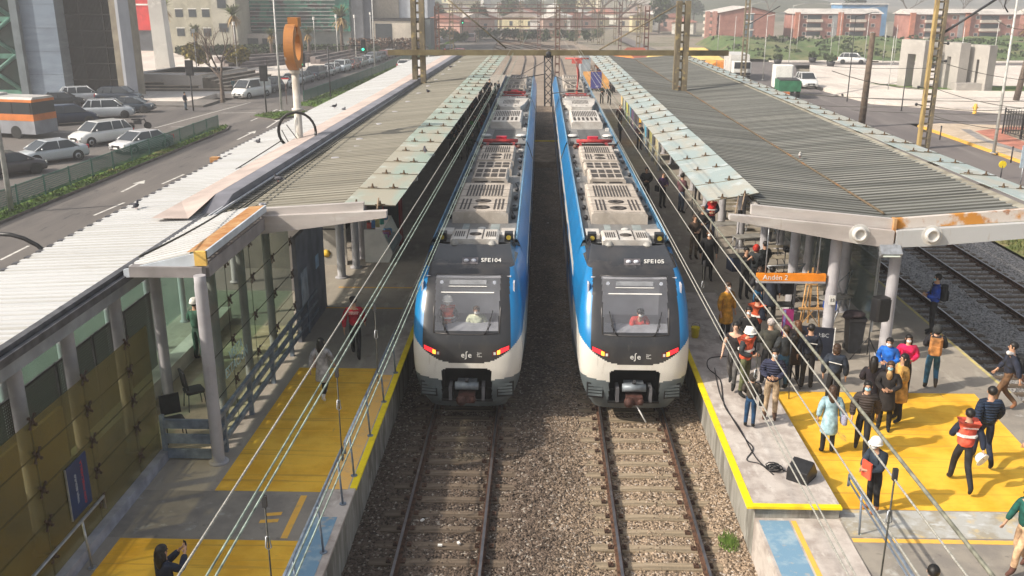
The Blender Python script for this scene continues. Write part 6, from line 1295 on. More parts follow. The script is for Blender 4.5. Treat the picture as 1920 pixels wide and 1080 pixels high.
MB().prism([(-.22, 0), (.22, 0), (.3, .95), (-.3, .95)], -.28, .28).build('body', mat('bin_black', (.025, .027, .032), .5, 0, .2, 5), wb, bevel=.02); MB().cbox((0, 0, .99), (.66, .62, .08), ch=.05).build('lid', mat('bin_lid', (.03, .03, .035), .5), wb)
for s in (-1, 1): MB().lathe([(.09, 0), (.09, .05)], (s*.24-.02, .26, .09), 12, 0, 'X').build('wheel', M['tyre'], wb)
o = MB().ball((8.8, 24.88, PZ+1.12), (.3, .26, .09), 14, 8).ball((8.62, 24.8, PZ+1.08), (.18, .16, .1), 10, 6).build('folded_coat', cloth((.05, .035, .04))); tag(o, 'dark coat heaped on the lid of the black wheeled bin', 'coat')
ez = empty('easel', (7.95, 26.3, PZ), 'light wooden painter easel standing beside the thick front column', 'easel')
for x0, x1 in ((-.12, -.32), (.12, .32)): MB().tube([(x0, 0, 1.95), (x1, -.25, 0)], .022, 6).build('front_leg', M['wood'], ez)
MB().tube([(0, 0, 1.9), (0, .6, 0)], .022, 6).build('rear_leg', M['wood'], ez); MB().cbox((0, -.02, 1.2), (.05, .04, 1.7)).build('centre_bar', M['wood'], ez); MB().cbox((0, -.2, .85), (.7, .08, .05)).build('tray', M['wood'], ez); MB().cbox((0, -.08, 1.55), (.3, .03, .04)).build('cross_bar', M['wood'], ez)
MB().tube([(-.22, -.2, 1.0), (.25, -.2, .35)], .012, 5).tube([(.22, -.2, 1.0), (-.25, -.2, .35)], .012, 5).build('brace', M['wood'], ez)
ch = empty('folding_chair', (7.55, 27.6, PZ), 'black folding chair with dark cloth behind the brown haired person', 'chair')
for s in (-1, 1): MB().tube([(s*.25, -.1, 0), (s*.25, .1, 1.5)], .016, 6).build('leg', M['black'], ch); MB().tube([(s*.25, .3, 0), (s*.25, -.05, .75)], .016, 6).build('leg', M['black'], ch)
MB().cbox((0, .0, 1.12), (.56, .12, .62), ch=.04).build('backrest', cloth((.02, .02, .024)), ch, bevel=.03); MB().cbox((0, -.05, .5), (.5, .42, .05)).build('seat', M['black'], ch); MB().tube([(-.25, 0, .3), (.25, 0, .3)], .012, 5).build('stretcher', M['black'], ch)
bd = empty('display_board', (7.6, 24.15, PZ), 'dark navy display board with white lettering and white edge by the front column', 'board', None, -.25)
bd.scale = (.78, 1, .8); MB().cbox((0, 0, .62), (1.1, .05, 1.2)).build('panel', mat('board_navy', (.015, .02, .035), .4), bd); MB().cbox((.57, 0, .62), (.03, .07, 1.24)).build('white_edge', M['white'], bd); text_mesh('I:BC', .2, mat('board_letters', (.4, .42, .45), .6), bd, 'lettering', (.22, -.03, .95), (R(90), 0, 0))
fb = empty('small_banner', (7.0, 25.0, PZ+.0), 'narrow purple and red banner leaning near the display board', 'banner'); MB().cbox((0, 0, .8), (.3, .03, .8)).build('cloth', mat('purple_red', (.35, .03, .16), .6), fb); MB().cbox((-.1, -.02, .8), (.06, .01, .76)).build('blue_stripe', mat('lilac', (.3, .25, .6), .6), fb); MB().tube([(.0, .02, 0), (0, .02, 1.2)], .012, 5).build('pole', M['black'], fb)
mo = empty('floor_monitor', (5.45, 17.4, PZ+.07), 'black wedge floor speaker tilted at the edge of the yellow ramp', 'loudspeaker', None, .9); mo.scale = (.85, .85, .85)
MB().prism([(-.3, 0), (.3, 0), (.34, .12), (.08, .48), (-.3, .3)], -.26, .26, 'Y').build('cabinet', M['black'], mo, bevel=.015); MB().quad((.335, -.22, .14), (.335, .22, .14), (.09, .22, .475), (.09, -.22, .475)).build('grille', MATS['speaker_grille'], mo)
b = MB(); pts = []
for k in range(60): a = k*.62; rr = .12+.06*math.sin(k*.37); pts.append((4.98+rr*math.cos(a), 17.75+rr*math.sin(a), PZ+.09+.0012*k))
pts += [(5.15, 17.7, PZ+.09), (5.3, 17.5, PZ+.1)]; tag(b.tube(pts, .013, 5).build('cable_coil', M['black']), 'coiled black cable beside the wedge floor speaker', 'cable')
def fcable(label, pp, r=.012):
    pts = [at(*p, PZ+.085) for p in pp]; sm = []
    for i in range(len(pts)-1):
        p0, p1, p2, p3 = pts[max(0, i-1)], pts[i], pts[i+1], pts[min(len(pts)-1, i+2)]
        for k in range(5):
            t = k/5; sm.append(0.5*((2*p1)+(-p0+p2)*t+(2*p0-5*p1+4*p2-p3)*t*t+(-p0+3*p1-3*p2+p3)*t**3))
    sm.append(pts[-1]); tag(MB().tube(sm, r, 5).build('floor_cable', M['black']), label, 'cable')
fcable('black cable running down the pale platform edge to the speaker', [(1362, 668), (1330, 672), (1328, 690), (1350, 712), (1358, 760), (1385, 800), (1415, 855), (1440, 880)])
fcable('second thin black cable looping across the pale platform edge', [(1340, 690), (1352, 745), (1392, 815), (1412, 840), (1400, 862), (1425, 870), (1450, 890)])
# benches and slatted stand under the right canopy
def bench(x, y, L, label, rz_=0):
    t = empty('bench', (x, y, PZ), label, 'bench', None, rz_)
    for k in range(3): MB().cbox((0, -.16+.16*k, .45), (L, .12, .04)).build('seat_slat', mat('bench_slat', (.4, .35, .27), .7, 0, .15, 4), t)
    for k in range(2): MB().cbox((0, .26, .62+.16*k), (L, .03, .1)).build('back_slat', MATS['bench_slat'], t)
    for s in (-1, 1): MB().cbox((s*L*.4, 0, .22), (.06, .4, .44)).build('leg', M['darkmetal'], t)
for k, (x, y) in enumerate(((8.8, 29.4), (8.8, 33.2), (8.8, 37.3), (8.9, 41.2))): bench(x, y, 1.5, 'slatted bench between the columns of the right canopy, %s from the front' % NTH[k])
def camtripod(px, py, label, h=1.45):
    v = at(px, py, PZ); t = empty('camera_tripod', v, label, 'tripod', 'camera tripods on the right platform'); tripod(t, h, .42, M['darkmetal']); MB().cbox((0, -.05, h+.08), (.14, .32, .16), ch=.02).build('camera', M['black'], t); MB().lathe([(.05, 0), (.05, .1)], (0, -.3, h+.08), 10, 0, 'Y').build('lens', M['black'], t)
camtripod(1297, 402, 'camera tripod right of the person in the maroon jacket'); camtripod(1466, 548, 'camera tripod left of the wooden easel'); camtripod(1455, 500, 'camera tripod behind the orange platform sign'); camtripod(1382, 470, 'camera tripod among the crew by the slim columns'); camtripod(1475, 735, 'thin camera tripod behind the charcoal blazer', 1.5)
# folding table and equipment behind the front columns
def ftable(px, py, L, W, label, rz_=0):
    v = at(px, py, PZ); t = empty('folding_table', v, label, 'table', None, rz_); MB().cbox((0, 0, .74), (L, W, .04)).build('tabletop', mat('table_grey', (.3, .29, .27), .6), t)
    for sx in (-1, 1):
        for sy in (-1, 1): MB().tube([(sx*L*.45, sy*W*.42, .72), (sx*L*.42, sy*W*.42, 0)], .014, 6).build('leg', M['galv'], t)
    return t
ftable(1368, 452, 1.3, .6, 'grey folding table right of the person in white helmet'); ftable(1400, 478, 1.1, .6, 'grey folding table with cables beside the camera crew', .3); ftable(1560, 600, 1.0, .5, 'small folding table behind the easel', .5)
cs = empty('equipment_case', at(1385, 505, PZ), 'dark blue equipment cases piled beside the crew', 'case'); MB().cbox((0, 0, .25), (.8, .5, .5), rz=.3, ch=.03).build('case_body', mat('case_navy', (.02, .035, .08), .5), cs); MB().cbox((0, 0, .52), (.82, .52, .04), rz=.3).build('lid', M['darkmetal'], cs)
es = empty('equipment_case', at(1560, 580, PZ), 'blue plastic crate on the floor behind the easel', 'crate'); MB().cbox((0, 0, .2), (.5, .4, .4), ch=.03).build('crate_body', mat('crate_blue', (.02, .1, .5), .5), es)
for (p, q, lb) in (((7.3, 29.0), (8.6, 29.3), 'pair of crossed aluminium stage legs left of the second columns'), ((9.0, 27.2), (9.9, 28.6), 'pair of crossed aluminium stage legs behind the bin')):
    t = empty('stage_frame', ((p[0]+q[0])/2, (p[1]+q[1])/2, PZ), lb, 'frame', 'aluminium stage frames'); dx, dy = (q[0]-p[0])/2, (q[1]-p[1])/2
    MB().tube([(-dx, -dy, 0), (dx, dy, 1.3)], .02, 6).build('leg', M['galv'], t); MB().tube([(-dx, -dy, 1.3), (dx, dy, 0)], .02, 6).build('leg', M['galv'], t); MB().tube([(-dx, -dy, 1.3), (dx, dy, 1.3)], .02, 6).build('top_bar', M['galv'], t)
# glazed shelter between the columns of the right platform
gs = empty('glass_shelter', (9.9, 26.5, PZ), 'dark glazed shelter behind the row of round columns', 'shelter')
MB().box(0, .03, 0, 30, .3, 2.6).build('side_glass', mat('shelter_glass', (.07, .09, .08), .1, 0, .1, 1, alpha=.55), gs)
for k in range(11): MB().box(-.02, .05, 3*k, 3*k+.06, 0, 2.7).build('post', M['galv'], gs)
# painted wall of tall posters far along the platform
PC = [((.75, .5, .1), (.8, .72, .6)), ((.6, .58, .5), (.3, .4, .35)), ((.7, .6, .08), (.1, .3, .15)), ((.05, .25, .45), (.6, .5, .1)), ((.08, .06, .14), (.2, .1, .2)), ((.09, .07, .08), (.02, .02, .03)), ((.8, .4, .04), (.85, .6, .1)), ((.1, .4, .6), (.8, .7, .5)), ((.35, .33, .1), (.2, .2, .12)), ((.6, .55, .35), (.25, .2, .1))]
for k, (c1, c2) in enumerate(PC):
    y = 78-2.5*k if k < 6 else 66-3.2*(k-5)
    t = empty('tall_poster', (6.75, y, PZ), ['orange', 'pale grey', 'yellow and green', 'deep blue', 'dark violet', 'black', 'bright orange', 'sky blue', 'olive', 'cream'][k]+' tall poster panel on the far right platform', 'poster', 'row of tall poster panels')
    MB().box(-.03, .03, 0, 1.7, .1, 2.9).build('panel', mix_mat('poster_paint_%d' % k, [c1, (c2, 1.3, .48, .54, None), ((.05, .1, .25) if k % 2 else (.7, .65, .5), 2.6, .6, .64, None)], .6), t); MB().box(-.05, .05, -.06, 0, 0, 3.0).build('post', M['galv'], t)
bn = empty('crowd_banner', (5.3, 95.5, PZ), 'wide orange banner with dark blue middle held before the far crowd', 'banner')
MB().box(-1.1, 1.5, 0, .05, .6, 2.3).build('banner_cloth', mat('banner_orange', (.8, .42, .14), .7, 0, .1, 2), bn); MB().box(-.35, .75, -.02, 0, .62, 2.28).build('blue_field', mix_mat('banner_blue', [(.07, .07, .25), ((.6, .6, .7), 3, .6, .64, None)], .7), bn); MB().box(-1.15, -1.1, 0, .05, 0, 2.4).box(1.5, 1.55, 0, .05, 0, 2.4).build('poles', M['galv'], bn)
o = MB().box(9.9, 12.6, 90.5, 96, PZ, 3.6).build('equipment_room', mat('blue_grey_wall', (.3, .34, .38), .7, 0, .1, 1)) if 0 else None
o = MB().box(4.2, 5.2, 101, 108, PZ, 4.6).build('platform_cabin', mat('blue_grey_wall', (.3, .34, .38), .7, 0, .1, 1)); tag(o, 'blue grey cabin at the far end of the right platform', 'cabin')
for k, (x, y, w_, l_, c, lb) in enumerate(((8.5, 104, 5.2, 4.5, (.8, .26, .06), 'bright orange tent roof beyond the right canopy'), (13.5, 108, 5, 5, (.72, .5, .16), 'ochre tent roof beyond the right canopy'), (18.5, 118, 7, 5.5, (.7, .5, .18), 'second ochre tent roof nearer the street'), (11.5, 118, 5, 4.5, (.28, .09, .06), 'dark red tent roof beyond the orange one'))):
    t = empty('event_tent', (x, y, 0), lb, 'tent', 'event tents beyond the right canopy'); b = MB(); b.add([(-w_/2, -l_/2, 3.1), (w_/2, -l_/2, 3.1), (w_/2, l_/2, 3.1), (-w_/2, l_/2, 3.1), (-w_*.2, 0, 4.4), (w_*.2, 0, 4.4)], [(0, 1, 5, 4), (1, 2, 5), (2, 3, 4, 5), (3, 0, 4)]); b.build('tent_roof', mat('tent_%d' % k, c, .7, 0, .1, .6), t)
    for sx in (-1, 1):
        for sy in (-1, 1): MB().tube([(sx*w_/2, sy*l_/2, 0), (sx*w_/2, sy*l_/2, 3.1)], .04, 6).build('pole', M['galv'], t)
# pigeons
PIG = [(256, 393, 5.02, 'pigeon perched on the eave of the near pale roof'), (523, 342, 5.4, 'pigeon on the near part of the beige canopy roof'), (803, 175, 5.4, 'pigeon on the beige canopy roof right of the mast'), (645, 209, 5.0, 'pigeon on the far pale roof, right one of the pair'), (627, 203, 5.0, 'pigeon on the far pale roof, left one of the pair'), (797, 288, 5.56, 'pigeon on the green glass strip'), (845, 128, 5.4, 'pigeon on the far part of the beige canopy roof'), (1500, 296, 4.95, 'pale pigeon on the rusty valley of the right canopy'), (484, 270, 4.9, 'pigeon on the edge of the far pale roof')]
for k, (px, py, z, lb) in enumerate(PIG):
    v = at(px, py, z); t = empty('pigeon', v+Vector((0, 0, .06)), lb, 'pigeon', None, k*1.3); m_ = mat('pigeon_grey', (.07, .07, .085), .7, 0, .3, 20) if k != 7 else mat('pigeon_pale', (.5, .48, .46), .7)
    b = MB(); b.ball((0, 0, .06), (.065, .14, .065), 10, 7); b.ball((0, .11, .14), (.035, .04, .045), 8, 6); b.tube([(0, .08, .08), (0, .11, .13)], .035, 6); b.cbox((0, -.17, .04), (.06, .12, .015)); b.build('body', m_, t)
    MB().tube([(.02, .02, .01), (.02, .02, -.05)], .006, 4).build('leg', M['lampred'], t); MB().tube([(-.02, .02, .01), (-.02, .02, -.05)], .006, 4).build('leg', M['lampred'], t)
# the ring pole: orange clock-like ring sign on a white pole, cable hoop below
rp_ = empty('ring_sign_pole', (-9.35, 36.0, 0), 'tall white pole with an orange open ring sign and a black cable hoop', 'sign pole')
MB().tube([(0, 0, 0), (0, 0, 7.8)], .17, 14, r2=.14).lathe([(.2, 7.7), (.2, 7.9)], (0, 0, 0), 14).lathe([(.22, 6.3), (.22, 6.4)], (0, 0, 0), 14).build('pole', mix_mat('chipped_white', [(.6, .57, .52), ((.3, .25, .2), 1.6, .5, .66, (1, 1, .3))], .7), rp_)
b = MB(); seg = 40; Ro, Ri, th_ = .86, .5, .36
def ringpt(a, r_, s_): return (s_*th_*math.cos(.0), 0, 0)
az_ = R(92)     # the ring is seen almost edge on
ux, uy = math.cos(az_), math.sin(az_); nx_, ny_ = -uy, ux
a0_ = R(104); n_ = 44; vs = []
for i in range(n_+1):
    a = a0_+(2*math.pi-R(24))*i/n_
    for r_, s_ in ((Ro, -1), (Ro, 1), (Ri, 1), (Ri, -1)):
        X_ = r_*math.cos(a); Z_ = r_*math.sin(a); off = s_*th_/2
        vs.append((X_*ux+off*nx_, X_*uy+off*ny_, 8.68+Z_))
b.add(vs, [(i*4+k, i*4+(k+1) % 4, i*4+4+(k+1) % 4, i*4+4+k) for i in range(n_) for k in range(4)]); b.add(vs[:4], [(0, 1, 2, 3)]); b.add(vs[-4:], [(0, 1, 2, 3)])
b.build('ring', mix_mat('orange_ring', [(.42, .18, .055), ((.32, .14, .06), 1.6, .5, .66, None), ((.6, .55, .5), 2.6, .66, .7, None)], .5), rp_)
b = MB(); b.cbox((.05, .2, 9.58), (.38, .58, .34), rz=az_-R(90)); b.build('ring_tip', MATS['orange_ring'], rp_)
b = MB()
for k in range(3): b.tube([((.7+.02*k)*math.cos(a/24*6.2832), -.25-.02*k, 5.55+(.7+.02*k)*math.sin(a/24*6.2832)) for a in range(25)], .035, 6)
b.tube([(-.4, -.25, 5.8), (.1, -.28, 5.1), (.5, -.25, 5.3)], .02, 5); b.tube([(-.6, -.25, 5.6), (-.3, -.28, 5.0), (.2, -.25, 4.75)], .02, 5); b.build('cable_hoop', M['black'], rp_)
# ================================================================== vehicles
CARM = {}
def car_meshes(kind):
    if kind in CARM: return CARM[kind]
    S = dict(sedan=dict(L=4.5, W=1.76, hood=.92, belt=.95, roof=1.46, st=[-2.22, -1.35, -.55, .95, 1.5, 2.2], deck=1.02), suv=dict(L=4.5, W=1.84, hood=1.05, belt=1.08, roof=1.68, st=[-2.22, -1.25, -.6, 1.55, 2.05, 2.22], deck=1.1), hatch=dict(L=4.0, W=1.72, hood=.95, belt=.98, roof=1.5, st=[-2.0, -1.15, -.5, 1.25, 1.85, 1.98], deck=1.0), pickup=dict(L=5.2, W=1.85, hood=1.1, belt=1.12, roof=1.78, st=[-2.6, -1.5, -.85, .75, .95, 2.6], deck=1.08), van=dict(L=4.7, W=1.85, hood=1.12, belt=1.2, roof=1.95, st=[-2.35, -1.75, -1.0, 2.1, 2.3, 2.35], deck=1.2))[kind]
    s = S['st']; W = S['W']/2
    # lower body: sections along y (front = -y)
    secs = [(s[0], .38, .62, W*.80), (s[0]+.12, .26, .78, W*.93), (s[0]+.5, .24, S['hood']-.07, W*.99), (s[1], .22, S['hood'], W), ((s[1]+s[2])/2+.1, .22, S['belt']-.02, W), (s[3], .22, S['belt'], W), (s[4], .24, S['deck'] if kind != 'pickup' else S['deck'], W*.99), (s[5]-.12, .26, S['deck']-.03, W*.96), (s[5], .36, S['deck']-.22, W*.86)]
    b = MB(); vs = []
    for y, z0, z1, w_ in secs: vs += [(-w_*.93, y, z0), (-w_, y, z0+.18), (-w_, y, z1-.2), (-w_*.93, y, z1-.04), (-w_*.7, y, z1), (w_*.7, y, z1), (w_*.93, y, z1-.04), (w_, y, z1-.2), (w_, y, z0+.18), (w_*.93, y, z0)]
    n = 10; b.add(vs, [(i*n+k, i*n+(k+1) % n, (i+1)*n+(k+1) % n, (i+1)*n+k) for i in range(len(secs)-1) for k in range(n)], 0, True); b.add(vs[:n], [tuple(range(n))]); b.add(vs[-n:], [tuple(range(n))])
    wy = (s[0]+.82, s[5]-.85)
    if kind == 'pickup': b.box(-W*.8, W*.8, 1.05, 2.5, S['deck']+.0, S['deck']+.003, 0)
    # roof + pillars
    be, ro = S['belt']-.02, S['roof']; yb0, yb1 = s[1]-.05, (s[4] if kind not in ('pickup',) else .98); yt0, yt1 = s[2], s[3]
    wt = W*.76; wb = W*.93
    B = [(-wb, yb0, be), (wb, yb0, be), (wb, yb1, be), (-wb, yb1, be)]; T = [(-wt, yt0, ro-.04), (wt, yt0, ro-.04), (wt, yt1, ro-.04), (-wt, yt1, ro-.04)]
    g = MB(); g.add(B+T, [(0, 1, 5, 4), (1, 2, 6, 5), (2, 3, 7, 6), (3, 0, 4, 7)])
    b.add([(-wt, yt0, ro-.05), (wt, yt0, ro-.05), (wt, yt1, ro-.05), (-wt, yt1, ro-.05), (-wt*.9, yt0+.1, ro), (wt*.9, yt0+.1, ro), (wt*.9, yt1-.12, ro), (-wt*.9, yt1-.12, ro)], [(4, 5, 6, 7), (0, 1, 5, 4), (1, 2, 6, 5), (2, 3, 7, 6), (3, 0, 4, 7)])
    for i in range(4): b.tube([Vector(B[i])*1.002, Vector(T[i])*1.002], .045, 5)
    for sx in (-1, 1):
        ym = (yt0+yt1)/2; b.tube([(sx*wb*1.005, ym, be), (sx*wt*1.005, ym, ro-.04)], .035, 5)
        if kind in ('suv', 'van', 'hatch'): b.tube([(sx*wb*1.005, yt1*.8+.1, be), (sx*wt*1.005, yt1*.8, ro-.04)], .04 if kind != 'van' else .05, 5)
        b.ball((sx*(W+.08), s[1]+.35, be+.08), (.09, .06, .07), 8, 5)
    if kind == 'van': b.box(-wb*1.0, -wb*.86, .6, yb1, be, ro-.2); b.box(wb*.86, wb*1.0, .6, yb1, be, ro-.2)
    paint = b.mesh('body', M['white']); glass = g.mesh('windows', M['carglass'])
    wh = MB(); wh.lathe([(.2, -.02), (.33, 0), (.33, .2), (.2, .2)], (0, 0, 0), 18, 0, 'X'); wh.lathe([(.2, -.01), (.2, .02), (.05, .0)], (0, 0, 0), 10, 1, 'X'); wh.lathe([(.2, .19), (.2, .215), (.05, .2)], (0, 0, 0), 10, 1, 'X'); whm = wh.mesh('wheel', [M['tyre'], M['hub']])
    hl = MB().cbox((0, 0, 0), (.34, .1, .15), ch=.03).mesh('headlight', M['lampwhite']); tl = MB().cbox((0, 0, 0), (.2, .12, .26), ch=.03).mesh('tail_light', M['lampred'])
    gr_ = MB().cbox((0, s[0]+.03, .56), (.8, .1, .2), 0).cbox((0, s[0]+.02, .36), (1.1, .1, .1)).mesh('grille', M['black']); pt = MB().cbox((0, s[0]-.035, .47), (.4, .02, .11)).mesh('number_plate', M['white'])
    ar = MB()
    ar.lathe([(.38, 0), (.38, .01)], (-.005, 0, .34), 18, 0, 'X'); arm = ar.mesh('wheel_arch', M['black'])
    CARM[kind] = (paint, glass, whm, hl, tl, gr_, pt, arm, S, wy, W); return CARM[kind]
def paintmat(c): return mat('car_paint_%d_%d_%d' % tuple(int(v*100) for v in c), c, .25, .1, .04, 1, coat=.6)
def car(kind, x, y, head, col, label, group='cars', z=-.03, cat=None, detail=True):
    """head 0 = nose towards the camera (-Y), 90 = nose towards +X"""
    paint, glass, whm, hl, tl, gr_, pt, arm, S, wy, W = car_meshes(kind)
    t = empty('parked_car' if kind not in ('van', 'pickup') else 'parked_'+kind, (x, y, z), label, cat or {'van': 'van', 'pickup': 'pickup truck'}.get(kind, 'car'), group, R(head))
    def put(me, name, loc=(0, 0, 0), m=None, par=None):
        o = bpy.data.objects.new(name, me); COL.objects.link(o); o.parent = par or t; o.location = loc
        if m: o.material_slots[0].link = 'OBJECT'; o.material_slots[0].material = m
        return o
    put(paint, 'body', m=paintmat(col)); put(glass, 'windows')
    for sx in (-1, 1):
        for yy in wy: put(whm, 'wheel', (sx*(W-.1)-.1, yy, .33)); put(arm, 'wheel_arch', (sx*W, yy, 0))
        if detail:
            put(hl, 'headlight', (sx*W*.72, S['st'][0]+.12, .68)); put(tl, 'tail_light', (sx*W*.82, S['st'][5]-.06, .85))
    if detail: put(gr_, 'grille'); put(pt, 'number_plate')
    return t
SIL, WHT, BLU, BLKC, GRY = (.42, .44, .46), (.74, .74, .73), (.02, .04, .09), (.012, .013, .016), (.1, .1, .11)
def cpx(kind, px, py, head, col, label, **k): v = at(px, py, 0); return car(kind, v.x, v.y, head, col, label, **k)
gl = 'cars on the street left of the station'
cpx('sedan', 99, 302, -38, (.5, .53, .56), 'light silver sedan with beige headlight waiting by the green fence', group=gl)
cpx('suv', 192, 268, -33, WHT, 'white crossover with black grille between two silver sedans', group=gl)
cpx('sedan', 268, 282, -28, (.66, .66, .67), 'white sedan nearest the end of the green fence', group=gl)
cpx('sedan', 14, 328, 140, (.07, .06, .065), 'dark brown sedan cut by the left picture edge', group=gl)
cpx('suv', 132, 232, 125, (.015, .025, .06), 'dark navy hatchback just right of the orange bus', group=gl)
cpx('suv', 205, 220, 110, (.5, .53, .57), 'pale silver crossover behind the navy hatchback', group=gl)
cpx('sedan', 245, 210, 100, (.03, .045, .065), 'dark slate sedan at the foot of the louvred building', group=gl)
cpx('suv', 155, 192, 120, (.55, .57, .6), 'white silver hatchback parked below the grey tower', group=gl)
cpx('sedan', 115, 200, 118, BLKC, 'black sedan with red tail lamp behind the bus roof', group=gl)
cpx('suv', 225, 192, 95, (.02, .03, .05), 'dark blue car parked tight against the louvred building', group=gl)
mt = empty('motorcycle', at(262, 243, 0), 'small dark motorcycle with rider box behind the white crossover', 'motorcycle', None, 1.9)
for yy in (-.65, .65): MB().lathe([(.3, -.05), (.3, .05)], (0, yy, .3), 16, 0, 'X').build('wheel', M['tyre'], mt)
MB().tube([(0, -.65, .3), (0, -.45, .85), (0, .1, .7), (0, .65, .35)], .06, 6).cbox((0, .1, .6), (.25, .6, .3)).build('frame', M['darkmetal'], mt); MB().cbox((0, .2, .85), (.26, .7, .1), ch=.03).build('seat', M['black'], mt); MB().tube([(-.35, -.4, 1.05), (.35, -.4, 1.05)], .018, 6).build('handlebar', M['galv'], mt)
cpx('van', 472, 182, -22, WHT, 'white delivery van at the corner beside the stepped terrace', group=gl)
Q = [(512, 172, (.12, .12, .13), 'suv', 'dark grey suv'), (524, 167, WHT, 'sedan', 'white sedan'), (549, 160, (.62, .64, .66), 'hatch', 'pale hatchback'), (566, 155, (.25, .26, .27), 'sedan', 'grey sedan'), (592, 148, (.07, .075, .09), 'suv', 'dark suv'), (609, 143, (.6, .6, .6), 'sedan', 'silver sedan'), (622, 138, (.66, .66, .66), 'hatch', 'off white hatchback'), (641, 134, (.72, .76, .78), 'suv', 'white blue suv'), (660, 129, (.3, .1, .07), 'sedan', 'reddish brown sedan'), (675, 124.5, (.35, .35, .33), 'sedan', 'grey green sedan'), (689, 120.5, (.55, .57, .6), 'sedan', 'silver blue sedan'), (700, 117, (.2, .23, .27), 'suv', 'slate suv'), (711, 113.5, (.12, .13, .14), 'sedan', 'charcoal sedan'), (721, 110.5, (.4, .16, .14), 'hatch', 'faded red hatchback'), (731, 107.5, (.6, .62, .65), 'sedan', 'silver sedan'), (741, 104, (.68, .68, .68), 'suv', 'white suv'), (751, 100.5, (.15, .2, .26), 'sedan', 'blue grey sedan'), (760, 97.5, (.4, .42, .45), 'sedan', 'grey sedan'), (768, 95, (.2, .25, .3), 'suv', 'dark teal suv')]
for k, (px, py, c, kd, lb) in enumerate(Q):
    v = at(px, py, 0); near = k < 9
    car(kd, v.x, v.y, -5 if k > 3 else -12, c, lb+' in the long queue along the plaza, %s from its near end' % (NTH[k] if k < 17 else 'far'+str(k)) if k < 17 else lb+' near the far end of the long queue', group='queue of cars along the plaza', detail=near)
cpx('sedan', 759, 130, 178, WHT, 'white sedan driving away left of the mast', group=gl)
cpx('van', 817, 124, 180, WHT, 'tall white van driving away right of the mast', group=gl)
cpx('sedan', 792, 100, 178, (.14, .06, .07), 'dark maroon car ahead of the white van', group=gl); cpx('suv', 845, 100, 178, BLKC, 'black suv ahead on the street beyond the canopy', group=gl); cpx('sedan', 863, 106, 178, (.35, .08, .09), 'dull red car near the far end of the left canopy', group=gl)
cpx('sedan', 812, 79, 250, WHT, 'white car crossing at the far junction', group=gl); cpx('van', 885, 78, 180, (.66, .5, .5), 'pale van at the far junction with red marks', group=gl)
# bus
v = at(60, 255, 0)
bu = empty('city_bus', (-43.3, 72.8, 0), 'orange and grey city bus with pale roof at the left edge', 'bus', None, R(76))
MB().box(-1.2, 1.2, -5.2, 5.2, .35, 1.35).build('lower_body', mat('bus_grey', (.27, .28, .31), .4, 0, .1, 1), bu); MB().box(-1.21, 1.21, -5.2, 5.2, 1.35, 1.85).build('orange_band', mat('bus_orange', (.6, .19, .05), .4, 0, .1, 1), bu)
MB().box(-1.17, 1.17, -5.15, 5.15, 1.85, 2.75).build('window_band', M['carglass'], bu); MB().box(-1.2, 1.2, -5.2, 5.2, 2.75, 2.95).build('roof_band', MATS['bus_orange'], bu)
MB().prism([(-1.2, 2.95), (-1.0, 3.12), (1.0, 3.12), (1.2, 2.95)], -5.2, 5.2).box(-.5, .5, -1.5, .5, 3.12, 3.3).build('roof', mat('bus_roof', (.5, .48, .46), .5, 0, .12, 1), bu)
for y in (-3.4, 3.2):
    for s in (-1, 1): MB().lathe([(.48, 0), (.48, .25), (.3, .26)], (s*1.1-.12, y, .48), 18, 0, 'X').build('wheel', M['tyre'], bu)
for k in range(6):
    for s in (-1, 1): MB().box(s*1.185-.01, s*1.185+.01, -5.0+1.7*k, -4.9+1.7*k, 1.85, 2.75).build('pillar', M['black'], bu)
text_mesh('UNIVERSIDAD CENTRO', .3, M['white'], bu, 'lettering', (1.225, 1.0, 1.5), (R(90), 0, R(90)), sx=1.2); text_mesh('UNIVERSIDAD CENTRO', .3, M['white'], bu, 'lettering', (-1.225, 1.0, 1.5), (R(90), 0, R(-90)), sx=1.2)
# right street: white truck, tipper, pickup, suv, motorcycle
tk = empty('white_truck', at(1388, 150, 0), 'white boxy truck with dark windscreen beside the lattice mast', 'truck', None, R(-4))
MB().cbox((0, 0, 1.5), (2.3, 1.9, 1.7), ch=.12).build('cab', M['white'], tk, bevel=.05); MB().cbox((0, -.93, 1.9), (2.0, .08, .8)).build('windscreen', M['carglass'], tk); MB().cbox((0, 5.0, 1.9), (2.4, 7.5, 2.4)).build('cargo_box', M['offwhite'], tk); MB().cbox((0, -.95, .85), (2.2, .1, .3)).build('bumper', M['darkmetal'], tk)
for y in (0, 6.5):
    for s in (-1, 1): MB().lathe([(.45, 0), (.45, .3)], (s*1.0-.15, y, .45), 16, 0, 'X').build('wheel', M['tyre'], tk)
for s in (-1, 1): MB().cbox((s*.8, -.96, 1.1), (.35, .06, .18)).build('headlight', M['lampwhite'], tk)
tp = empty('tipper_truck', at(1475, 182, 0), 'green tipper truck with white cab behind and an orange barrier in front', 'truck', None, R(-6))
MB().cbox((0, 0, 1.3), (2.3, 3.4, 1.1)).build('skip', mat('truck_green', (.03, .16, .08), .5, 0, .15, 2), tp); MB().cbox((0, 0, 1.9), (2.0, 3.0, .12)).build('load', M['darkmetal'], tp); MB().cbox((-.2, 3.0, 2.0), (2.1, 1.9, 2.4), ch=.15).build('cab', M['white'], tp, bevel=.05)
for y in (-.8, 3.0):
    for s in (-1, 1): MB().lathe([(.45, 0), (.45, .3)], (s*1.0-.15, y, .45), 16, 0, 'X').build('wheel', M['tyre'], tp)
tag(MB().box(23.5, 25.6, 98.4, 98.6, -.03, 1.0).build('orange_barrier', mat('barrier_orange', (.8, .22, .05), .6, 0, .1, 2)), 'orange plastic barrier in front of the green tipper truck', 'barrier')
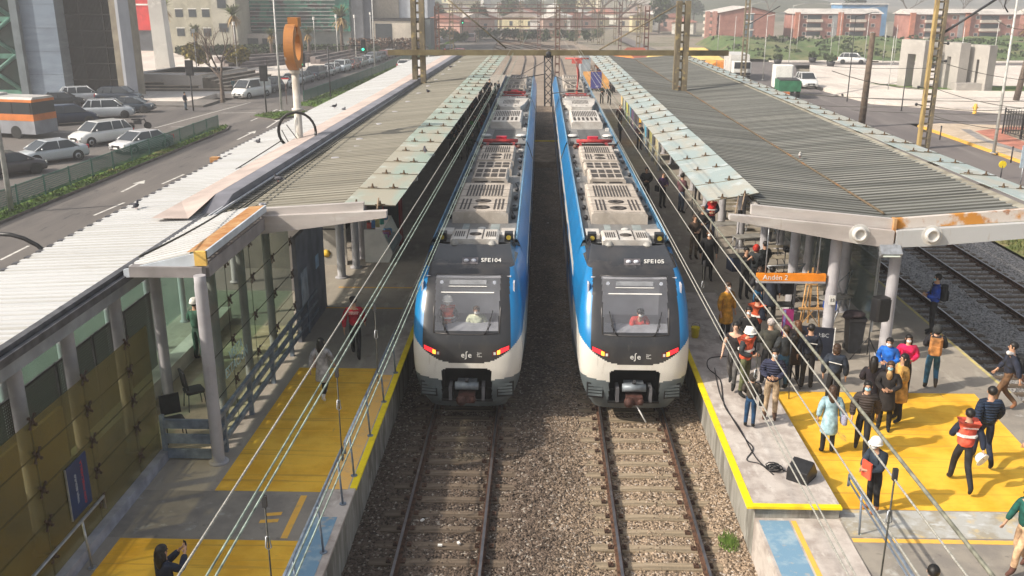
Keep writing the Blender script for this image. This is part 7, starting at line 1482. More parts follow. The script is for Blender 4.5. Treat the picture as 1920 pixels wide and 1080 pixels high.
cpx('pickup', 1508, 163, 2, WHT, 'white pickup truck right of the green tipper', group='vehicles on the right'); cpx('suv', 1597, 119, 70, WHT, 'white suv parked along the green bank', group='vehicles on the right')
ex = empty('earth_mover', at(1345, 136, 0), 'orange low machine under a cover beside the canopy edge', 'machine'); MB().prism([(-1.5, .6), (1.5, .6), (1.3, 1.5), (-.8, 1.7), (-1.4, 1.3)], -3, 3).build('body', mat('machine_orange', (.8, .3, .05), .6, 0, .15, 2), ex); MB().cbox((0, 0, .35), (2.6, 5.4, .7)).build('tracks', M['darkmetal'], ex)
mr_ = empty('motorcycle', at(1318, 124, 0), 'dark motorcycle ridden along the right street beyond the canopy', 'motorcycle', None, .2)
for yy in (-.65, .65): MB().lathe([(.32, -.05), (.32, .05)], (0, yy, .32), 14, 0, 'X').build('wheel', M['tyre'], mr_)
MB().cbox((0, 0, .7), (.3, 1.1, .35), ch=.08).build('frame', M['black'], mr_)
person(0, 0, 0, 180, 'person in black riding the motorcycle on the right street', pos=(at(1318, 124, 0).x, at(1318, 124, 0).y, .15), pose='hold', top='puffer', tc=BLK, hair='helmet', h=1.6, fine=False)
for px, py, hd_, lb, tc_ in ((349, 207, 100, 'person in dark jacket waiting beside the black traffic light', NAVY), (439, 176, 30, 'person in teal clothes by the stepped terrace', (.05, .12, .14)), (1545, 0, 0, None, None)):
    if lb: person(px, py, .1, hd_, lb, pose='stand', top='jacket', tc=tc_, leg=(.08, .12, .16), hair='short', fine=False)
# ================================================================== street furniture, trees
def lamp_post(px, py, h, label, arms=1, z=.1, col='pole', name='street_lamp', cat='street lamp', r=.09, ang=0):
    v = at(px, py, z); t = empty(name, v, label, cat, None, ang)
    MB().tube([(0, 0, 0), (0, 0, h)], r, 8, r2=r*.55).lathe([(r*2, 0), (r*2, .05)], (0, 0, 0), 10).build('pole', M[col], t)
    if arms:
        for s in ((1,) if arms == 1 else (-1, 1)): MB().tube([(0, 0, h-.1), (s*1.6, 0, h+.25)], .04, 6).build('arm', M[col], t); MB().cbox((s*1.9, 0, h+.27), (.7, .25, .1), ch=.04).build('lamp_head', M['galv'], t)
    return t
lamp_post(528, 208, 12.5, 'tall pale street lamp rising left of the ring sign', r=.11); lamp_post(703, 128, 12.5, 'tall pale street lamp beside the queue of cars', r=.11)
lamp_post(22, 398, 12, 'pale green lamp post at the left picture edge by the fence', z=0, r=.14)
for k, (px, py, h, lb) in enumerate(((371, 147, 6, 'thin white plaza lamp left of the bare tree'), (445, 131, 6.5, 'thin white plaza lamp in front of the green glass building'), (477, 89, 6.5, 'thin white lamp near the palm, left of the street lamp'), (505, 88, 6.5, 'thin white lamp at the entrance of the glass building'), (527, 86, 6.5, 'thin white lamp right of the entrance'), (592, 106, 6.5, 'thin lamp with round head behind the queue'), (609, 89, 7.5, 'thin lamp with yellowish pole by the grass'), (634, 110, 7, 'thin pale lamp in front of the second palm'), (668, 112, 7, 'thin pale lamp right of the second palm'), (697, 96, 7, 'thin pale lamp near the grey tower'), (452, 85, 6.5, 'thin pale lamp right of the first palm'))):
    v = at(px, py, .12); t = empty('plaza_lamp', v, lb, 'plaza lamp', 'thin plaza lamps'); MB().tube([(0, 0, 0), (0, 0, h)], .07, 6).build('pole', M['pole'], t); MB().cbox((0, 0, h), (.35, .35, .5), ch=.1).build('lamp_head', M['white'], t)
def traffic_light(px, py, h, label, lit=None, arm=None, box=(.45, 1.4)):
    v = at(px, py, 0); t = empty('traffic_light', v, label, 'traffic light', 'traffic lights'); MB().tube([(0, 0, 0), (0, 0, h)], .07, 8).build('pole', M['darkmetal'], t); ax = 0
    if arm: MB().tube([(0, 0, h), (arm, 0, h+.1)], .05, 6).build('arm', M['darkmetal'], t); ax = arm
    MB().cbox((ax, 0, h+.1), (box[0]*1.6, .35, box[1]), ch=.08).build('signal_box', M['black'], t)
    if lit: MB().lathe([(.14, -.2), (.02, -.22)], (ax, 0, h-.3), 12, 0, 'Y').build('green_lamp', mat('green_signal', (.02, .6, .3), .3, 0, 0, 1, emit=(.05, .9, .4), es=2), t)
traffic_light(363, 208, 3.9, 'black double traffic light beside the waiting person'); traffic_light(500, 214, 3.6, 'black traffic light seen from behind on the island'); traffic_light(570, 188, 4.0, 'green traffic light half hidden by the ring pole', True); traffic_light(572, 190, 0.2, '', None) if 0 else None
traffic_light(620, 185, 5.4, 'green traffic light on a long arm of a thin dark pole on the median', True, 3.75, (.3, 1.2))
traffic_light(800, 77, 4.5, 'far green traffic light at the junction', True); traffic_light(868, 77, 4.5, 'second far green traffic light at the junction', True)
ys_ = empty('give_way_sign', at(538, 196, 0), 'red and white triangular give way sign on the island', 'sign'); MB().tube([(0, 0, 0), (0, 0, 2.2)], .035, 6).build('pole', M['rustred'], ys_); MB().prism([(-.4, 2.6), (.4, 2.6), (0, 1.95)], -.02, .02).build('plate', M['white'], ys_); MB().prism([(-.42, 2.62), (.42, 2.62), (.33, 2.5), (-.33, 2.5)], -.03, -.021).build('red_edge', M['lampred'], ys_)
# green fences on the medians
def green_fence(pts, label, h=1.1):
    t = empty('green_fence', (pts[0][0], pts[0][1], .1), label, 'fence'); o = Vector(pts[0]); mm = mesh_mat('green_mesh', (.03, .13, .1), 14, 14, .3) if 'green_mesh' not in MATS else MATS['green_mesh']; MATS['green_mesh'] = mm
    for (a, c) in zip(pts, pts[1:]):
        a, c = Vector(a), Vector(c); L = (c-a).length; n = max(1, int(L/2.5)); d = (c-a)/n; ang = math.atan2(d.y, d.x)
        for k in range(n):
            p = a+d*k-o; ob = MB().box(0, d.length, -.008, .008, .1, h-.05).build('mesh_panel', mm, t); ob.location = (p.x, p.y, 0); ob.rotation_euler = (0, 0, ang)
            q = MB().box(-.03, .03, -.03, .03, 0, h+.05).box(0, d.length, -.02, .02, h-.04, h).build('post', M['darkgreen'], t); q.location = (p.x, p.y, 0); q.rotation_euler = (0, 0, ang)
mesh_mat_x = None
_mm = mesh_mat('green_mesh', (.03, .13, .1), 9, 9, .32, 0); MATS['green_mesh'] = _mm
green_fence([(-27.6, 26), (-27.1, 44), (-26.3, 76)], 'long green mesh fence on the near median with cars behind it'); green_fence([(-24.2, 96), (-22.6, 130), (-21.8, 190)], 'long green mesh fence on the far median along the roadway')
# trees
LEAF = mat('leaf_dark', (.05, .075, .025), .8, 0, .4, 2); LEAF2 = mat('leaf_olive', (.22, .18, .04), .8, 0, .35, 2); BARK = mat('bark', (.13, .1, .08), .9, 0, .2, 5); TWIG = mat('bare_twigs', (.17, .13, .11), .9, 0, .2, 5)
def leafball(b, c, r, n, s, mi=0):
    for _ in range(n):
        d = Vector((rnd.gauss(0, 1), rnd.gauss(0, 1), rnd.gauss(0, 1))).normalized()*(rnd.random()**.4); p = Vector(c)+Vector((d.x*r[0], d.y*r[1], d.z*r[2]))
        u = Vector((rnd.gauss(0, 1), rnd.gauss(0, 1), rnd.gauss(0, 1))).normalized()*s*rnd.uniform(.5, 1.2); v = u.cross(Vector((rnd.gauss(0, 1), rnd.gauss(0, 1), rnd.gauss(0, 1)))).normalized()*s*.7
        b.add([p-u, p+v, p+u, p-v], [(0, 1, 2, 3)], mi)
def leafy_tree(x, y, h, r, label, name='leafy_tree', m=None, z=0, n=900, cat='tree', group=None, shape=1.0):
    t = empty(name, (x, y, z), label, cat, group); b = MB(); k = int(6+r)
    for i in range(k):
        a = rnd.uniform(0, 6.28); rr = rnd.uniform(0, .62)*r; cz = h*(.62+rnd.uniform(-.2, .22)); s_ = r*rnd.uniform(.35, .6)
        leafball(b, (rr*math.cos(a), rr*math.sin(a), cz), (s_, s_, s_*shape), n//k, .1*r+.12)
    b.build('crown', m or LEAF, t, recalc=False); tb = MB(); tb.tube([(0, 0, 0), (.1, 0, h*.4), (0, .1, h*.75)], h*.035, 7, r2=h*.012)
    for i in range(4): a = i*1.6; tb.tube([(0, 0, h*.35), (r*.5*math.cos(a), r*.5*math.sin(a), h*.7)], h*.014, 5, r2=.02)
    tb.build('trunk', BARK, t); return t
def bare_tree(x, y, h, label, name='bare_tree', spread=.5, z=0, group=None, depth=5, m=None, thick=.03):
    t = empty(name, (x, y, z), label, 'tree', group); b = MB(); tb = MB()
    def br(p, d, L, r_, lv, bb):
        q = p+d*L; bb.tube([p, p.lerp(q, .5)+Vector((rnd.gauss(0, .03), rnd.gauss(0, .03), 0))*L, q], r_, 4 if lv else 6, cap=False, r2=r_*.6)
        if lv >= depth: return
        for _ in range(3 if lv < 3 else 2):
            nd = (d+Vector((rnd.gauss(0, spread), rnd.gauss(0, spread), rnd.uniform(-.1, .35)))).normalized(); br(q, nd, L*rnd.uniform(.62, .82), r_*.6, lv+1, b)
    br(Vector((0, 0, 0)), Vector((0, 0, 1)), h*.28, h*thick, 0, tb); b.build('crown', m or TWIG, t, recalc=False); tb.build('trunk', BARK, t); return t
def palm(px, py, h, label, r=2.3, z=.12, lean=0, dead=True):
    v = at(px, py, z); v = v*(168/v.y) if v.y > 168 else v; v.z = z; t = empty('palm_tree', v, label, 'palm tree', 'palm trees'); MB().tube([(0, 0, 0), (lean*.5, 0, h*.5), (lean, 0, h)], .32, 9, r2=.24).build('trunk', BARK, t)
    for nm, zr, mm, cnt, dr in (('crown', (.1, 1.2), mat('palm_green', (.13, .15, .05), .8, 0, .3, 2), 70, .3), ('dead_fronds', (-1.3, -.1), mat('palm_dry', (.36, .24, .1), .9, 0, .25, 3), 46, .9)):
        b = MB()
        for k in range(cnt):
            a = rnd.uniform(0, 6.28); el_ = rnd.uniform(*zr); L = r*rnd.uniform(.7, 1.05)*(1 if nm == 'crown' else .62); pts = []
            for i in range(5): f = i/4; pts.append(Vector((lean+L*f*math.cos(a)*math.cos(el_), L*f*math.sin(a)*math.cos(el_), h+.1+L*f*math.sin(el_)-dr*f*f*L*.6)))
            for i in range(4):
                d = (pts[i+1]-pts[i]); sd_ = Vector((-math.sin(a), math.cos(a), 0))*(.22*r/2.3)*(1-.2*i)
                b.add([pts[i]-sd_, pts[i]+sd_, pts[i+1]+sd_*.7, pts[i+1]-sd_*.7], [(0, 1, 2, 3)])
        b.build(nm, mm, t, recalc=False)
palm(441, 84, 7.0, 'palm tree with dry lower fronds before the green glass building', 2.6); palm(641, 80, 6.6, 'palm tree right of the ring sign before the glass building', 2.8); palm(309, 70, 8.2, 'palm tree behind the white slanted column', 3.2); palm(366, 66, 4.2, 'small palm before the olive grey building', 1.8); palm(508, 78, 3.6, 'low palm near the glass building entrance', 1.7); palm(578, 72, 3.8, 'low palm half hidden by the ring sign', 1.8)
palm(1905, 188, 7.4, 'palm tree at the right picture edge by the iron fence', 2.6, lean=.8)
v = at(418, 192, .12); bare_tree(v.x, v.y, 8.6, 'bare winter tree beside the stepped terrace on the plaza', spread=.42, z=.1)
v = at(400, 125, .4); tb_ = leafy_tree(v.x-2.2, v.y, 2.8, 2.1, 'round olive shrub left of the bare tree', 'olive_shrub', LEAF2, .5, 1300, 'shrub', 'round shrubs on the plaza'); leafy_tree(v.x+4.2, v.y-1, 2.8, 2.0, 'round olive shrub right of the bare tree', 'olive_shrub', LEAF2, .5, 1300, 'shrub', 'round shrubs on the plaza')
v = at(110, 60, 0)
for k, (px, py) in enumerate(((497, 152), (655, 118), (690, 107), (560, 122), (578, 128))): v = at(px, py, .12); bare_tree(v.x, v.y, 3.2, ['small bare sapling with pinkish tips near the island', 'thin bare sapling behind the white blue suv', 'thin bare sapling near the tall lamp', 'small sapling right of the ring pole', 'second small sapling right of the ring pole'][k], 'bare_sapling', .35, .12, 'saplings along the pavement', 4, None, .02)
# hedges in front of the glass building and the grey tower
for k, (px, py, L, h, mm, lb) in enumerate(((450, 80, 9, 1.8, LEAF, 'dark clipped hedge left of the entrance of the glass building'), (600, 84, 22, 1.9, LEAF, 'long dark hedge below the glass building'), (722, 82, 13, 3.0, mat('leaf_redbrown', (.15, .09, .06), .9, 0, .3, 2), 'reddish brown hedge below the grey tower'), (372, 80, 8, 1.6, LEAF, 'dark hedge below the olive grey building'))):
    v = at(px, py, .1); v = v*(173/v.y) if v.y > 173 else v; v.z = .1; t = empty('hedge', v, lb, 'hedge'); b = MB()
    for i in range(int(L)): leafball(b, (i-L/2+.5, rnd.uniform(-.3, .3), h*.5), (.9, .9, h*.55), 170, .28)
    b.build('foliage', mm, t, recalc=False); MB().cbox((0, 0, h*.3), (L*.95, .7, h*.5)).build('stems', BARK, t)
# ================================================================== buildings
def wallmat(name, c, c2=None, **k): return mix_mat(name, [c, (c2 or tuple(v*.75 for v in c), .25, .42, .62, None), (tuple(min(1, v*1.15) for v in c), 1.2, .54, .72, None)], .85)
# --- tower with grey slab, green braced glass and dark louvres at the left edge
tw = empty('office_tower', (-48, 99, 0), 'tall modern building with pale blue grey slab, green braces and dark louvred screen', 'building')
def W_(o): o.location = (48, -99, 0); return o
W_(MB().box(-54.6, -50.9, 100.2, 116, 0, 24).build('slab', mix_mat('slab_bluegrey', [(.2, .25, .32), ((.17, .21, .27), .3, .42, .6, None), ((.24, .29, .36), .2, .5, .7, (1, 1, 6))], .6), tw))
W_(MB().box(-55.4, -54.6, 99.6, 116, 0, 24).build('slab_edge', mat('slab_edge', (.15, .18, .2), .6, 0, .1, 1), tw))
for k in range(9): W_(MB().box(-54.6, -50.9, 100.18, 100.2, 2.4*k+2.4, 2.4*k+2.45).build('panel_joint', mat('joint_dark', (.15, .18, .22), .8), tw)) if k < 9 else None
W_(MB().box(-80, -55.4, 101.0, 116, 0, 24).build('glass_wall', mat('dark_green_glass', (.012, .03, .026), .1, 0, .2, .3), tw))
b = MB()
for k in range(6):
    z = 3.8*k+.5
    for j in range(3):
        x = -58.6-6.2*j; b.tube([(x-3, 100.8, z), (x+3, 100.8, z+4.2)], .22, 6); b.tube([(x+3, 100.8, z), (x-3, 100.8, z+4.2)], .22, 6)
    b.box(-80, -55.4, 100.7, 100.9, z-.25, z+.25)
W_(b.build('green_braces', mat('brace_green', (.09, .22, .17), .5, 0, .15, 1), tw))
lm = mat('louvre_dark', (.014, .012, .012), .7, 0, .3, 2)
W_(MB().box(-50.9, -44.3, 103.0, 103.1, 0, 24).build('louvre_back', mat('louvre_back', (.006, .005, .005), .9, 0, .3, .5), tw))
W_(MB().box(-47, -43.3, 103.0, 103.02, 0, 0.01).build('tmp_strip', lm, tw)) if 0 else None
b = MB()
for k in range(46): b.box(-50.9+.143*k, -50.9+.143*k+.055, 102.2, 102.4, .1, 24)
W_(b.build('louvre_blades', lm, tw)); b = MB()
for k in range(14): b.box(-50.9, -44.3, 102.05, 102.2, 1.7*k, 1.7*k+.12)
for x in (-49.3, -46.8): b.box(x, x+.12, 102.0, 102.2, 0, 24)
W_(b.build('louvre_frame', mat('louvre_frame', (.02, .017, .015), .7), tw))
W_(MB().box(-44.3, -43.5, 98.4, 103.2, 0, 24).build('end_wall', mat('end_wall_beige', (.3, .26, .2), .8, 0, .12, 1), tw)); W_(MB().box(-43.5, -43.2, 98.0, 100.6, 0, 24).build('end_fin', mix_mat('fin_grey', [(.47, .48, .52), ((.4, .41, .45), .4, .42, .6, None)], .7), tw))
b = MB()
for k in range(26):
    x = -50.3+rnd.uniform(0, 3.6); z = rnd.choice([5.5, 7.6, 9.9, 12.0])+rnd.uniform(0, .3)
    b.box(x, x+.09, 102.41, 102.43, z, z+1.3)
W_(b.build('light_gaps', mat('warm_pale_gap', (.4, .36, .3), .8), tw))
# white slanted column
sc_ = empty('slanted_column', at(312, 137, 0.1), 'tall white slanted column standing on a round base in the plaza', 'column'); MB().lathe([(4.0, 0), (4.0, .45), (3.6, .5)], (0, 0, 0), 28).build('round_base', M['plaza'], sc_)
b = MB(); b.add([(-1.0, -1, .4), (1.0, -1, .4), (1.0, 1, .4), (-1.0, 1, .4), (-1.5, -.7, 24), (.1, -.7, 24), (.1, .7, 24), (-1.5, .7, 24)], [(0, 1, 2, 3), (4, 5, 6, 7), (0, 1, 5, 4), (1, 2, 6, 5), (2, 3, 7, 6), (3, 0, 4, 7)]); b.build('shaft', wallmat('column_white', (.74, .72, .68), (.6, .57, .54)), sc_)
# stepped terraces
def terrace(label, x0, y0, L, n, ang, rise=.3, tread=.75, z=.1):
    t = empty('stepped_terrace', (x0, y0, z), label, 'terrace', None, ang)
    for k in range(n): MB().box(0, L-.6*k, tread*k, tread*k+tread+9*(k == n-1), 0, rise*(k+1)-.06).build('step', mat('terrace_stone', (.17, .135, .1), .9, 0, .15, .8) if k < n-1 else M['plaza'], t); MB().box(0, L-.6*k, tread*k-.06, tread*k+.4, rise*(k+1)-.08, rise*(k+1)).build('step_edge', mat('terrace_edge', (.6, .5, .4), .9, 0, .15, .8), t)
terrace('wide brown stepped terrace facing the street on the plaza', -46, 106.5, 11, 6, 0); terrace('brown stepped terrace turning along the queue of cars', -34.8, 106.5, 14, 6, R(80))
for lbl, p, q, wd, hh in (('grey sloping ramp wall on the plaza left of the ring sign', (-45, 138), (-34, 160), 2.2, 1.3), ('dark stepped bench row in front of the glass building', (-50, 150), (-36, 172), 2.6, 1.0), ('second dark bench row right of the ring sign', (-34, 150), (-31.5, 176), 2.5, 1.1)):
    dx, dy = q[0]-p[0], q[1]-p[1]; L = math.hypot(dx, dy); t = empty('bench_row', (p[0], p[1], .1), lbl, 'bench row', None, math.atan2(dy, dx))
    for k in range(3): MB().box(0, L, k*wd/3, (k+1)*wd/3-.05, 0, hh*(k+1)/3).build('step', mat('bench_stone', (.2, .17, .165), .9, 0, .2, .6), t)
# red building and olive grey building
rb = empty('red_building', (-75, 185, 0), 'long red building with white roof line behind the slanted column', 'building')
MB().box(-22, 10, 0, 12, 4.0, 13.5).build('wall', wallmat('red_cladding', (.6, .05, .05)), rb); MB().box(-22, 10, .5, 12, 0, 4.0).build('ground_floor', mat('dark_shopfront', (.12, .13, .15), .4, 0, .2, .5), rb); MB().box(-23, 11, -1, 13, 13.5, 15.2).build('roof', M['white'], rb); MB().box(-22, 10, -.1, 0, 8.6, 8.9).build('white_band', M['white'], rb)
ob = empty('olive_office', (-63.8, 178, 0), 'olive grey rendered office with small square windows beside the red building', 'building')
MB().box(-5.5, 6.5, 0, 12, 0, 11.5).build('wall', wallmat('olive_render', (.42, .4, .32)), ob); MB().box(3.0, 7.5, -.6, 12, 0, 16).build('stair_tower', wallmat('olive_render_light', (.46, .44, .37)), ob)
for i in range(3):
    for j in range(2):
        f = MB().box(-4.0+2.5*i, -2.6+2.5*i, -.06, 0, 6.2+3.4*j-3, 7.6+3.4*j-3).build('window', mat('win_dark', (.06, .07, .08), .2), ob); MB().box(-4.1+2.5*i, -2.5+2.5*i, -.12, -.06, 7.6+3.4*j-3, 7.75+3.4*j-3).build('lintel', M['white'], f)
for j in range(3): MB().box(4.2, 5.8, -.72, -.6, 4+4.2*j, 5.5+4.2*j).build('window', MATS['win_dark'], ob)
# green glass building
gb = empty('glass_office', (-38, 186, 0), 'long green glass office with horizontal silver louvres behind the plaza', 'building')
GX0, GX1 = -26.0, 1.0
MB().box(GX0, GX1, 0, 14, 3.8, 24).build('glass_body', mix_mat('green_curtain', [(.03, .12, .1), ((.05, .24, .17), .35, .5, .53, (1, 1, .8)), ((.06, .055, .055), .22, .52, .56, (1, 1, 2.5))], .15), gb)
MB().box(GX0, GX1, .5, 14, 0, 3.8).build('ground_floor', mat('ground_grey', (.2, .22, .21), .6, 0, .15, .4), gb)
b = MB()
for k in range(29): b.box(GX0-.3, GX1-2.6, -.5, -.3, 4.0+.68*k, 4.13+.68*k)
b.build('louvres', mat('louvre_silver', (.38, .37, .36), .5, .3, .1, 1), gb)
MB().box(-19.0, -13.6, -3, .5, 0, 3.4).build('entrance', wallmat('entrance_cream', (.55, .5, .46)), gb); MB().box(-18.2, -16.2, -3.05, -3, 0, 2.6).build('door', MATS['win_dark'], gb); MB().box(-15.4, -14.2, -3.05, -3, .6, 2.6).build('window', MATS['win_dark'], gb)
# grey tower right of it
gt = empty('grey_tower', (-32.6, 190, 0), 'grey panelled tower with sand coloured lattice screen left of the line mast', 'building')
MB().box(-5.0, -2.2, -2, 14, 0, 24).build('grey_pier', wallmat('pier_grey', (.34, .35, .38)), gt); MB().box(-2.2, -.5, -1, 14, 0, 24).build('dark_pier', wallmat('pier_dark', (.16, .18, .22)), gt); MB().box(-.5, 4.6, 0, 14, 6.2, 24).build('screen_wall', mix_mat('sand_screen', [(.38, .34, .28), ((.3, .27, .23), 3, .45, .55, None), ((.42, .38, .33), .3, .5, .6, None)], .8), gt)
MB().box(4.6, 10.2, .3, 14, 6.2, 24).build('pale_wall', wallmat('pale_blue_wall', (.5, .53, .58)), gt); MB().box(-.5, 8.8, -2, 12, 0, 6.0).build('podium', wallmat('podium_cream', (.6, .54, .46)), gt); MB().box(-.7, 9.2, -2.2, 12, 5.7, 6.1).build('podium_roof', M['darkmetal'], gt); MB().box(.2, 3.4, -2.06, -2, 2.2, 5.2).build('window', MATS['win_dark'], gt); MB().box(8.8, 10.8, -1, 12, 0, 5.9).build('dark_end', wallmat('pier_dark2', (.14, .16, .17)), gt)
MB().box(1.6, 4.8, 30, 44, 0, 24).build('rear_slab', wallmat('rear_bluegrey', (.22, .26, .33)), gt)
b = MB()
for k in range(12): b.box(4.8, 5.6, 30, 44, 1.9*k+1.2, 1.9*k+1.5)
b.build('balcony_slabs', wallmat('rear_bluegrey2', (.25, .28, .34)), gt)
# brick apartment blocks
def block(label, x, y, L, D, fl, ang, gable=False, z=0, seed=0, first_stair=True):
    t = empty('apartment_block', (x, y, z), label, 'apartment block', 'brick apartment blocks', ang); H = 2.65*fl; t.scale = (1, 1, .74)
    MB().box(0, L, 0, D, 0, H).build('wall', MATS.get('brick_red') or mix_mat('brick_red', [(.4, .2, .165), ((.3, .13, .105), .5, .4, .62, None), ((.42, .2, .16), 2, .52, .7, None)], .9), t)
    b = MB(); b.prism([(-.5, H), (D+.5, H), (D/2, H+1.6)], -.5, L+.5, 'X'); b.build('roof', wallmat('roof_pale', (.6, .56, .52)), t)
    nb = max(1, int(L/9)); fw = L/nb
    for i in range(nb):
        x0 = i*fw
        MB().box(x0-.0, x0+1.2, -.7, 0, 0, H+.5).build('brick_pier', mat('brick_orange', (.5, .2, .13), .9, 0, .1, 1), t)
        for f in range(fl):
            zz = 2.65*f
            r_ = MB().box(x0+fw*.30, x0+fw*.62, -.06, 0, zz+.95, zz+2.3).build('window', MATS['win_dark'], t)
            MB().box(x0+fw*.28, x0+fw*.64, -.9, 0, zz+.05, zz+.9).build('balcony', wallmat('balcony_cream', (.6, .54, .47)), t)
            for wx in (.2, .78): w1 = MB().box(x0+fw*wx, x0+fw*wx+.95, -.05, 0, zz+1.1, zz+2.2).build('window', M['white'], t); MB().box(x0+fw*wx+.1, x0+fw*wx+.85, -.07, -.05, zz+1.2, zz+2.1).build('pane', MATS['win_dark'], w1)
        if i % 2 == 1 and nb > 1: MB().box(x0-1.3, x0-.1, -.3, 0, 0, H-.2).build('stair_glass', mat('stair_grey', (.3, .32, .33), .5, 0, .1, .6), t)
    return t
block('brick apartment block with three balcony columns above the green bank', 62, 240, 21, 10, 3, 0, z=.2)
block('long brick apartment block right of the blue roofed shed', 88, 235, 26, 10, 3, 0, z=.2)
block('brick apartment block at the far right behind the tall mast', 120, 240, 30, 10, 3, 0, z=.2)
# gable end block
gbk = empty('apartment_block', (43.5, 238, .3), 'brick apartment block showing its gable end with a glazed stair strip', 'apartment block', 'brick apartment blocks'); gbk.scale = (1.15, 1, .74)
MB().box(0, 11.5, 0, 22, 0, 8.2).build('wall', MATS['brick_red'], gbk); MB().prism([(0, 8.2), (11.5, 8.2), (6.2, 10)], 0, 22).build('gable', MATS['brick_red'], gbk); MB().add([(-.5, -.4, 8.15), (6.2, -.4, 10.15), (12, -.4, 8.15), (-.5, 22.4, 8.15), (6.2, 22.4, 10.15), (12, 22.4, 8.15)], [(0, 1, 4, 3), (1, 2, 5, 4)]).build('roof', MATS['roof_pale'], gbk)
for f in range(3): MB().box(5.0, 7.0, -.08, 0, .6+2.6*f, 2.6+2.6*f).build('window', mat('stair_glass_blue', (.12, .17, .2), .2), gbk); MB().box(5.0, 7.2, -.12, 0, 2.6+2.6*f, 2.9+2.6*f).build('white_band', M['white'], gbk)
for k in range(2): MB().box(-1.4-1.5*k, -.5-1.5*k, 1, 2, 0, 8.6).build('pier', mat('brick_pink', (.5, .27, .22), .9), gbk)
for f in range(4): MB().box(-3.0, -.2, 1.5, 4, .4+2.1*f, 1.3+2.1*f).build('balcony', MATS['balcony_cream'], gbk)
sh_ = empty('blue_shed', (86, 262, 0), 'hazy blue walled shed between the brick blocks', 'shed'); MB().box(-6, 6, 0, 10, 0, 8).build('wall', mat('shed_blue', (.15, .3, .5), .7, 0, .1, .5), sh_); MB().box(-6.3, 6.3, -.3, 10, 8, 8.4).build('roof', M['offwhite'], sh_)
def house(x, y, w_, d, h, wc, rc_, label, ang=0, z=0, group='small houses beyond the tracks'):
    t = empty('house', (x, y, z), label, 'house', group, ang); k = '_'.join(str(int(v*100)) for v in wc); k2 = '_'.join(str(int(v*100)) for v in rc_); t.scale = (1, 1, .8)
    MB().box(-w_/2, w_/2, 0, d, 0, h).build('wall', mat('hw_'+k, wc, .8, 0, .1, 1), t); MB().prism([(-w_/2-.4, h), (w_/2+.4, h), (0, h+w_*.22)], -.4, d+.4).build('roof', mat('hr_'+k2, rc_, .8, 0, .15, 1), t)
    for s in (-1, 1): MB().box(s*w_*.25-.5, s*w_*.25+.5, -.05, 0, h*.35, h*.7).build('window', MATS['win_dark'], t)
    return t
HC = [((.55, .5, .4), (.5, .45, .4)), ((.5, .3, .25), (.3, .13, .1)), ((.6, .58, .52), (.45, .2, .15)), ((.5, .35, .3), (.55, .5, .45)), ((.62, .55, .35), (.35, .3, .27)), ((.65, .63, .6), (.6, .58, .55))]
HW = ['cream walled grey roofed', 'pinkish dark roofed', 'white walled red roofed', 'brownish pale roofed', 'yellowish grey roofed', 'white pale roofed']
HP = [(1218, 66, 6, 6, 6, 4, 'cream house with tan gable beyond the far right masts'), (1250, 60, 8, 8, 5, 5, 'white house left of the gable end block'), (1275, 64, 7, 7, 5, 1, 'low house with red roof beside the gable end block'), (1190, 62, 7, 6, 5, 0, 'pale house left of the cream house'), (1300, 70, 6, 6, 4, 2, 'white shed under the red roof'), (1625, 72, 8, 7, 4, 5, 'low white roofed house between the brick blocks'), (1405, 70, 9, 7, 5, 3, 'low pale house behind the lattice mast')]
for px, py, w_, d, h, c, lb in HP: v = at(px, py, 0); house(v.x, v.y+20, w_, d, h, *HC[c], lb, rnd.uniform(-.3, .3))
for k in range(26):
    px = 800+rnd.uniform(0, 330); py = rnd.uniform(38, 62) if k < 12 else rnd.uniform(48, 66); v = at(px, py, 0); c = rnd.choice(HC)
    house(v.x, v.y, rnd.uniform(7, 13), rnd.uniform(6, 9), rnd.uniform(3.2, 5), *c, 'small %s house among the hazy ones scattered beyond the curving tracks' % HW[HC.index(c)], rnd.uniform(-.5, .5))
lw = empty('low_red_shed', (4, 215, 0), 'long low red brown shed wall behind the curving tracks', 'shed'); MB().box(-14, 6, 32, 34, 0, 2.0).build('wall', mat('shed_red', (.36, .22, .18), .85, 0, .2, .6), lw); MB().box(-14.2, 6.2, 31.8, 34.2, 2.0, 2.2).build('roof', mat('shed_roof', (.4, .36, .33), .8), lw)
# hills far behind, faded by the air
def hill(name, x0, x1, y, h, m, label, seed, yd=260, peak=.5):
    r_ = random.Random(seed); b = MB(); nx_, ny_ = 60, 14; vs = []
    ph = [r_.uniform(0, 6.28) for _ in range(6)]
    for j in range(ny_+1):
        for i in range(nx_+1):
            u = i/nx_; v_ = j/ny_; x = x0+(x1-x0)*u; env = min(1, u*5, (1-u)*5)**.7
            z = h*env*math.sin(v_*math.pi*.5)*(.55+.25*math.sin(u*7+ph[0])+.13*math.sin(u*17+ph[1])+.07*math.sin(u*41+ph[2]))+r_.uniform(-.5, .5)-1
            vs.append((x, y+yd*v_, z))
    b.add(vs, [(j*(nx_+1)+i, j*(nx_+1)+i+1, (j+1)*(nx_+1)+i+1, (j+1)*(nx_+1)+i) for j in range(ny_) for i in range(nx_)], 0, True); o = b.build(name, m, recalc=False); struct(o); return o
HM = mix_mat('hill_green', [(.12, .12, .08), ((.3, .26, .22), .02, .55, .62, None), ((.08, .09, .06), .05, .42, .55, None)], .95)
hill('hills', -260, 200, 420, 27, HM, '', 4, 300); hill('hills', 40, 690, 1000, 27, HM, '', 9, 250)
HR = random.Random(11)
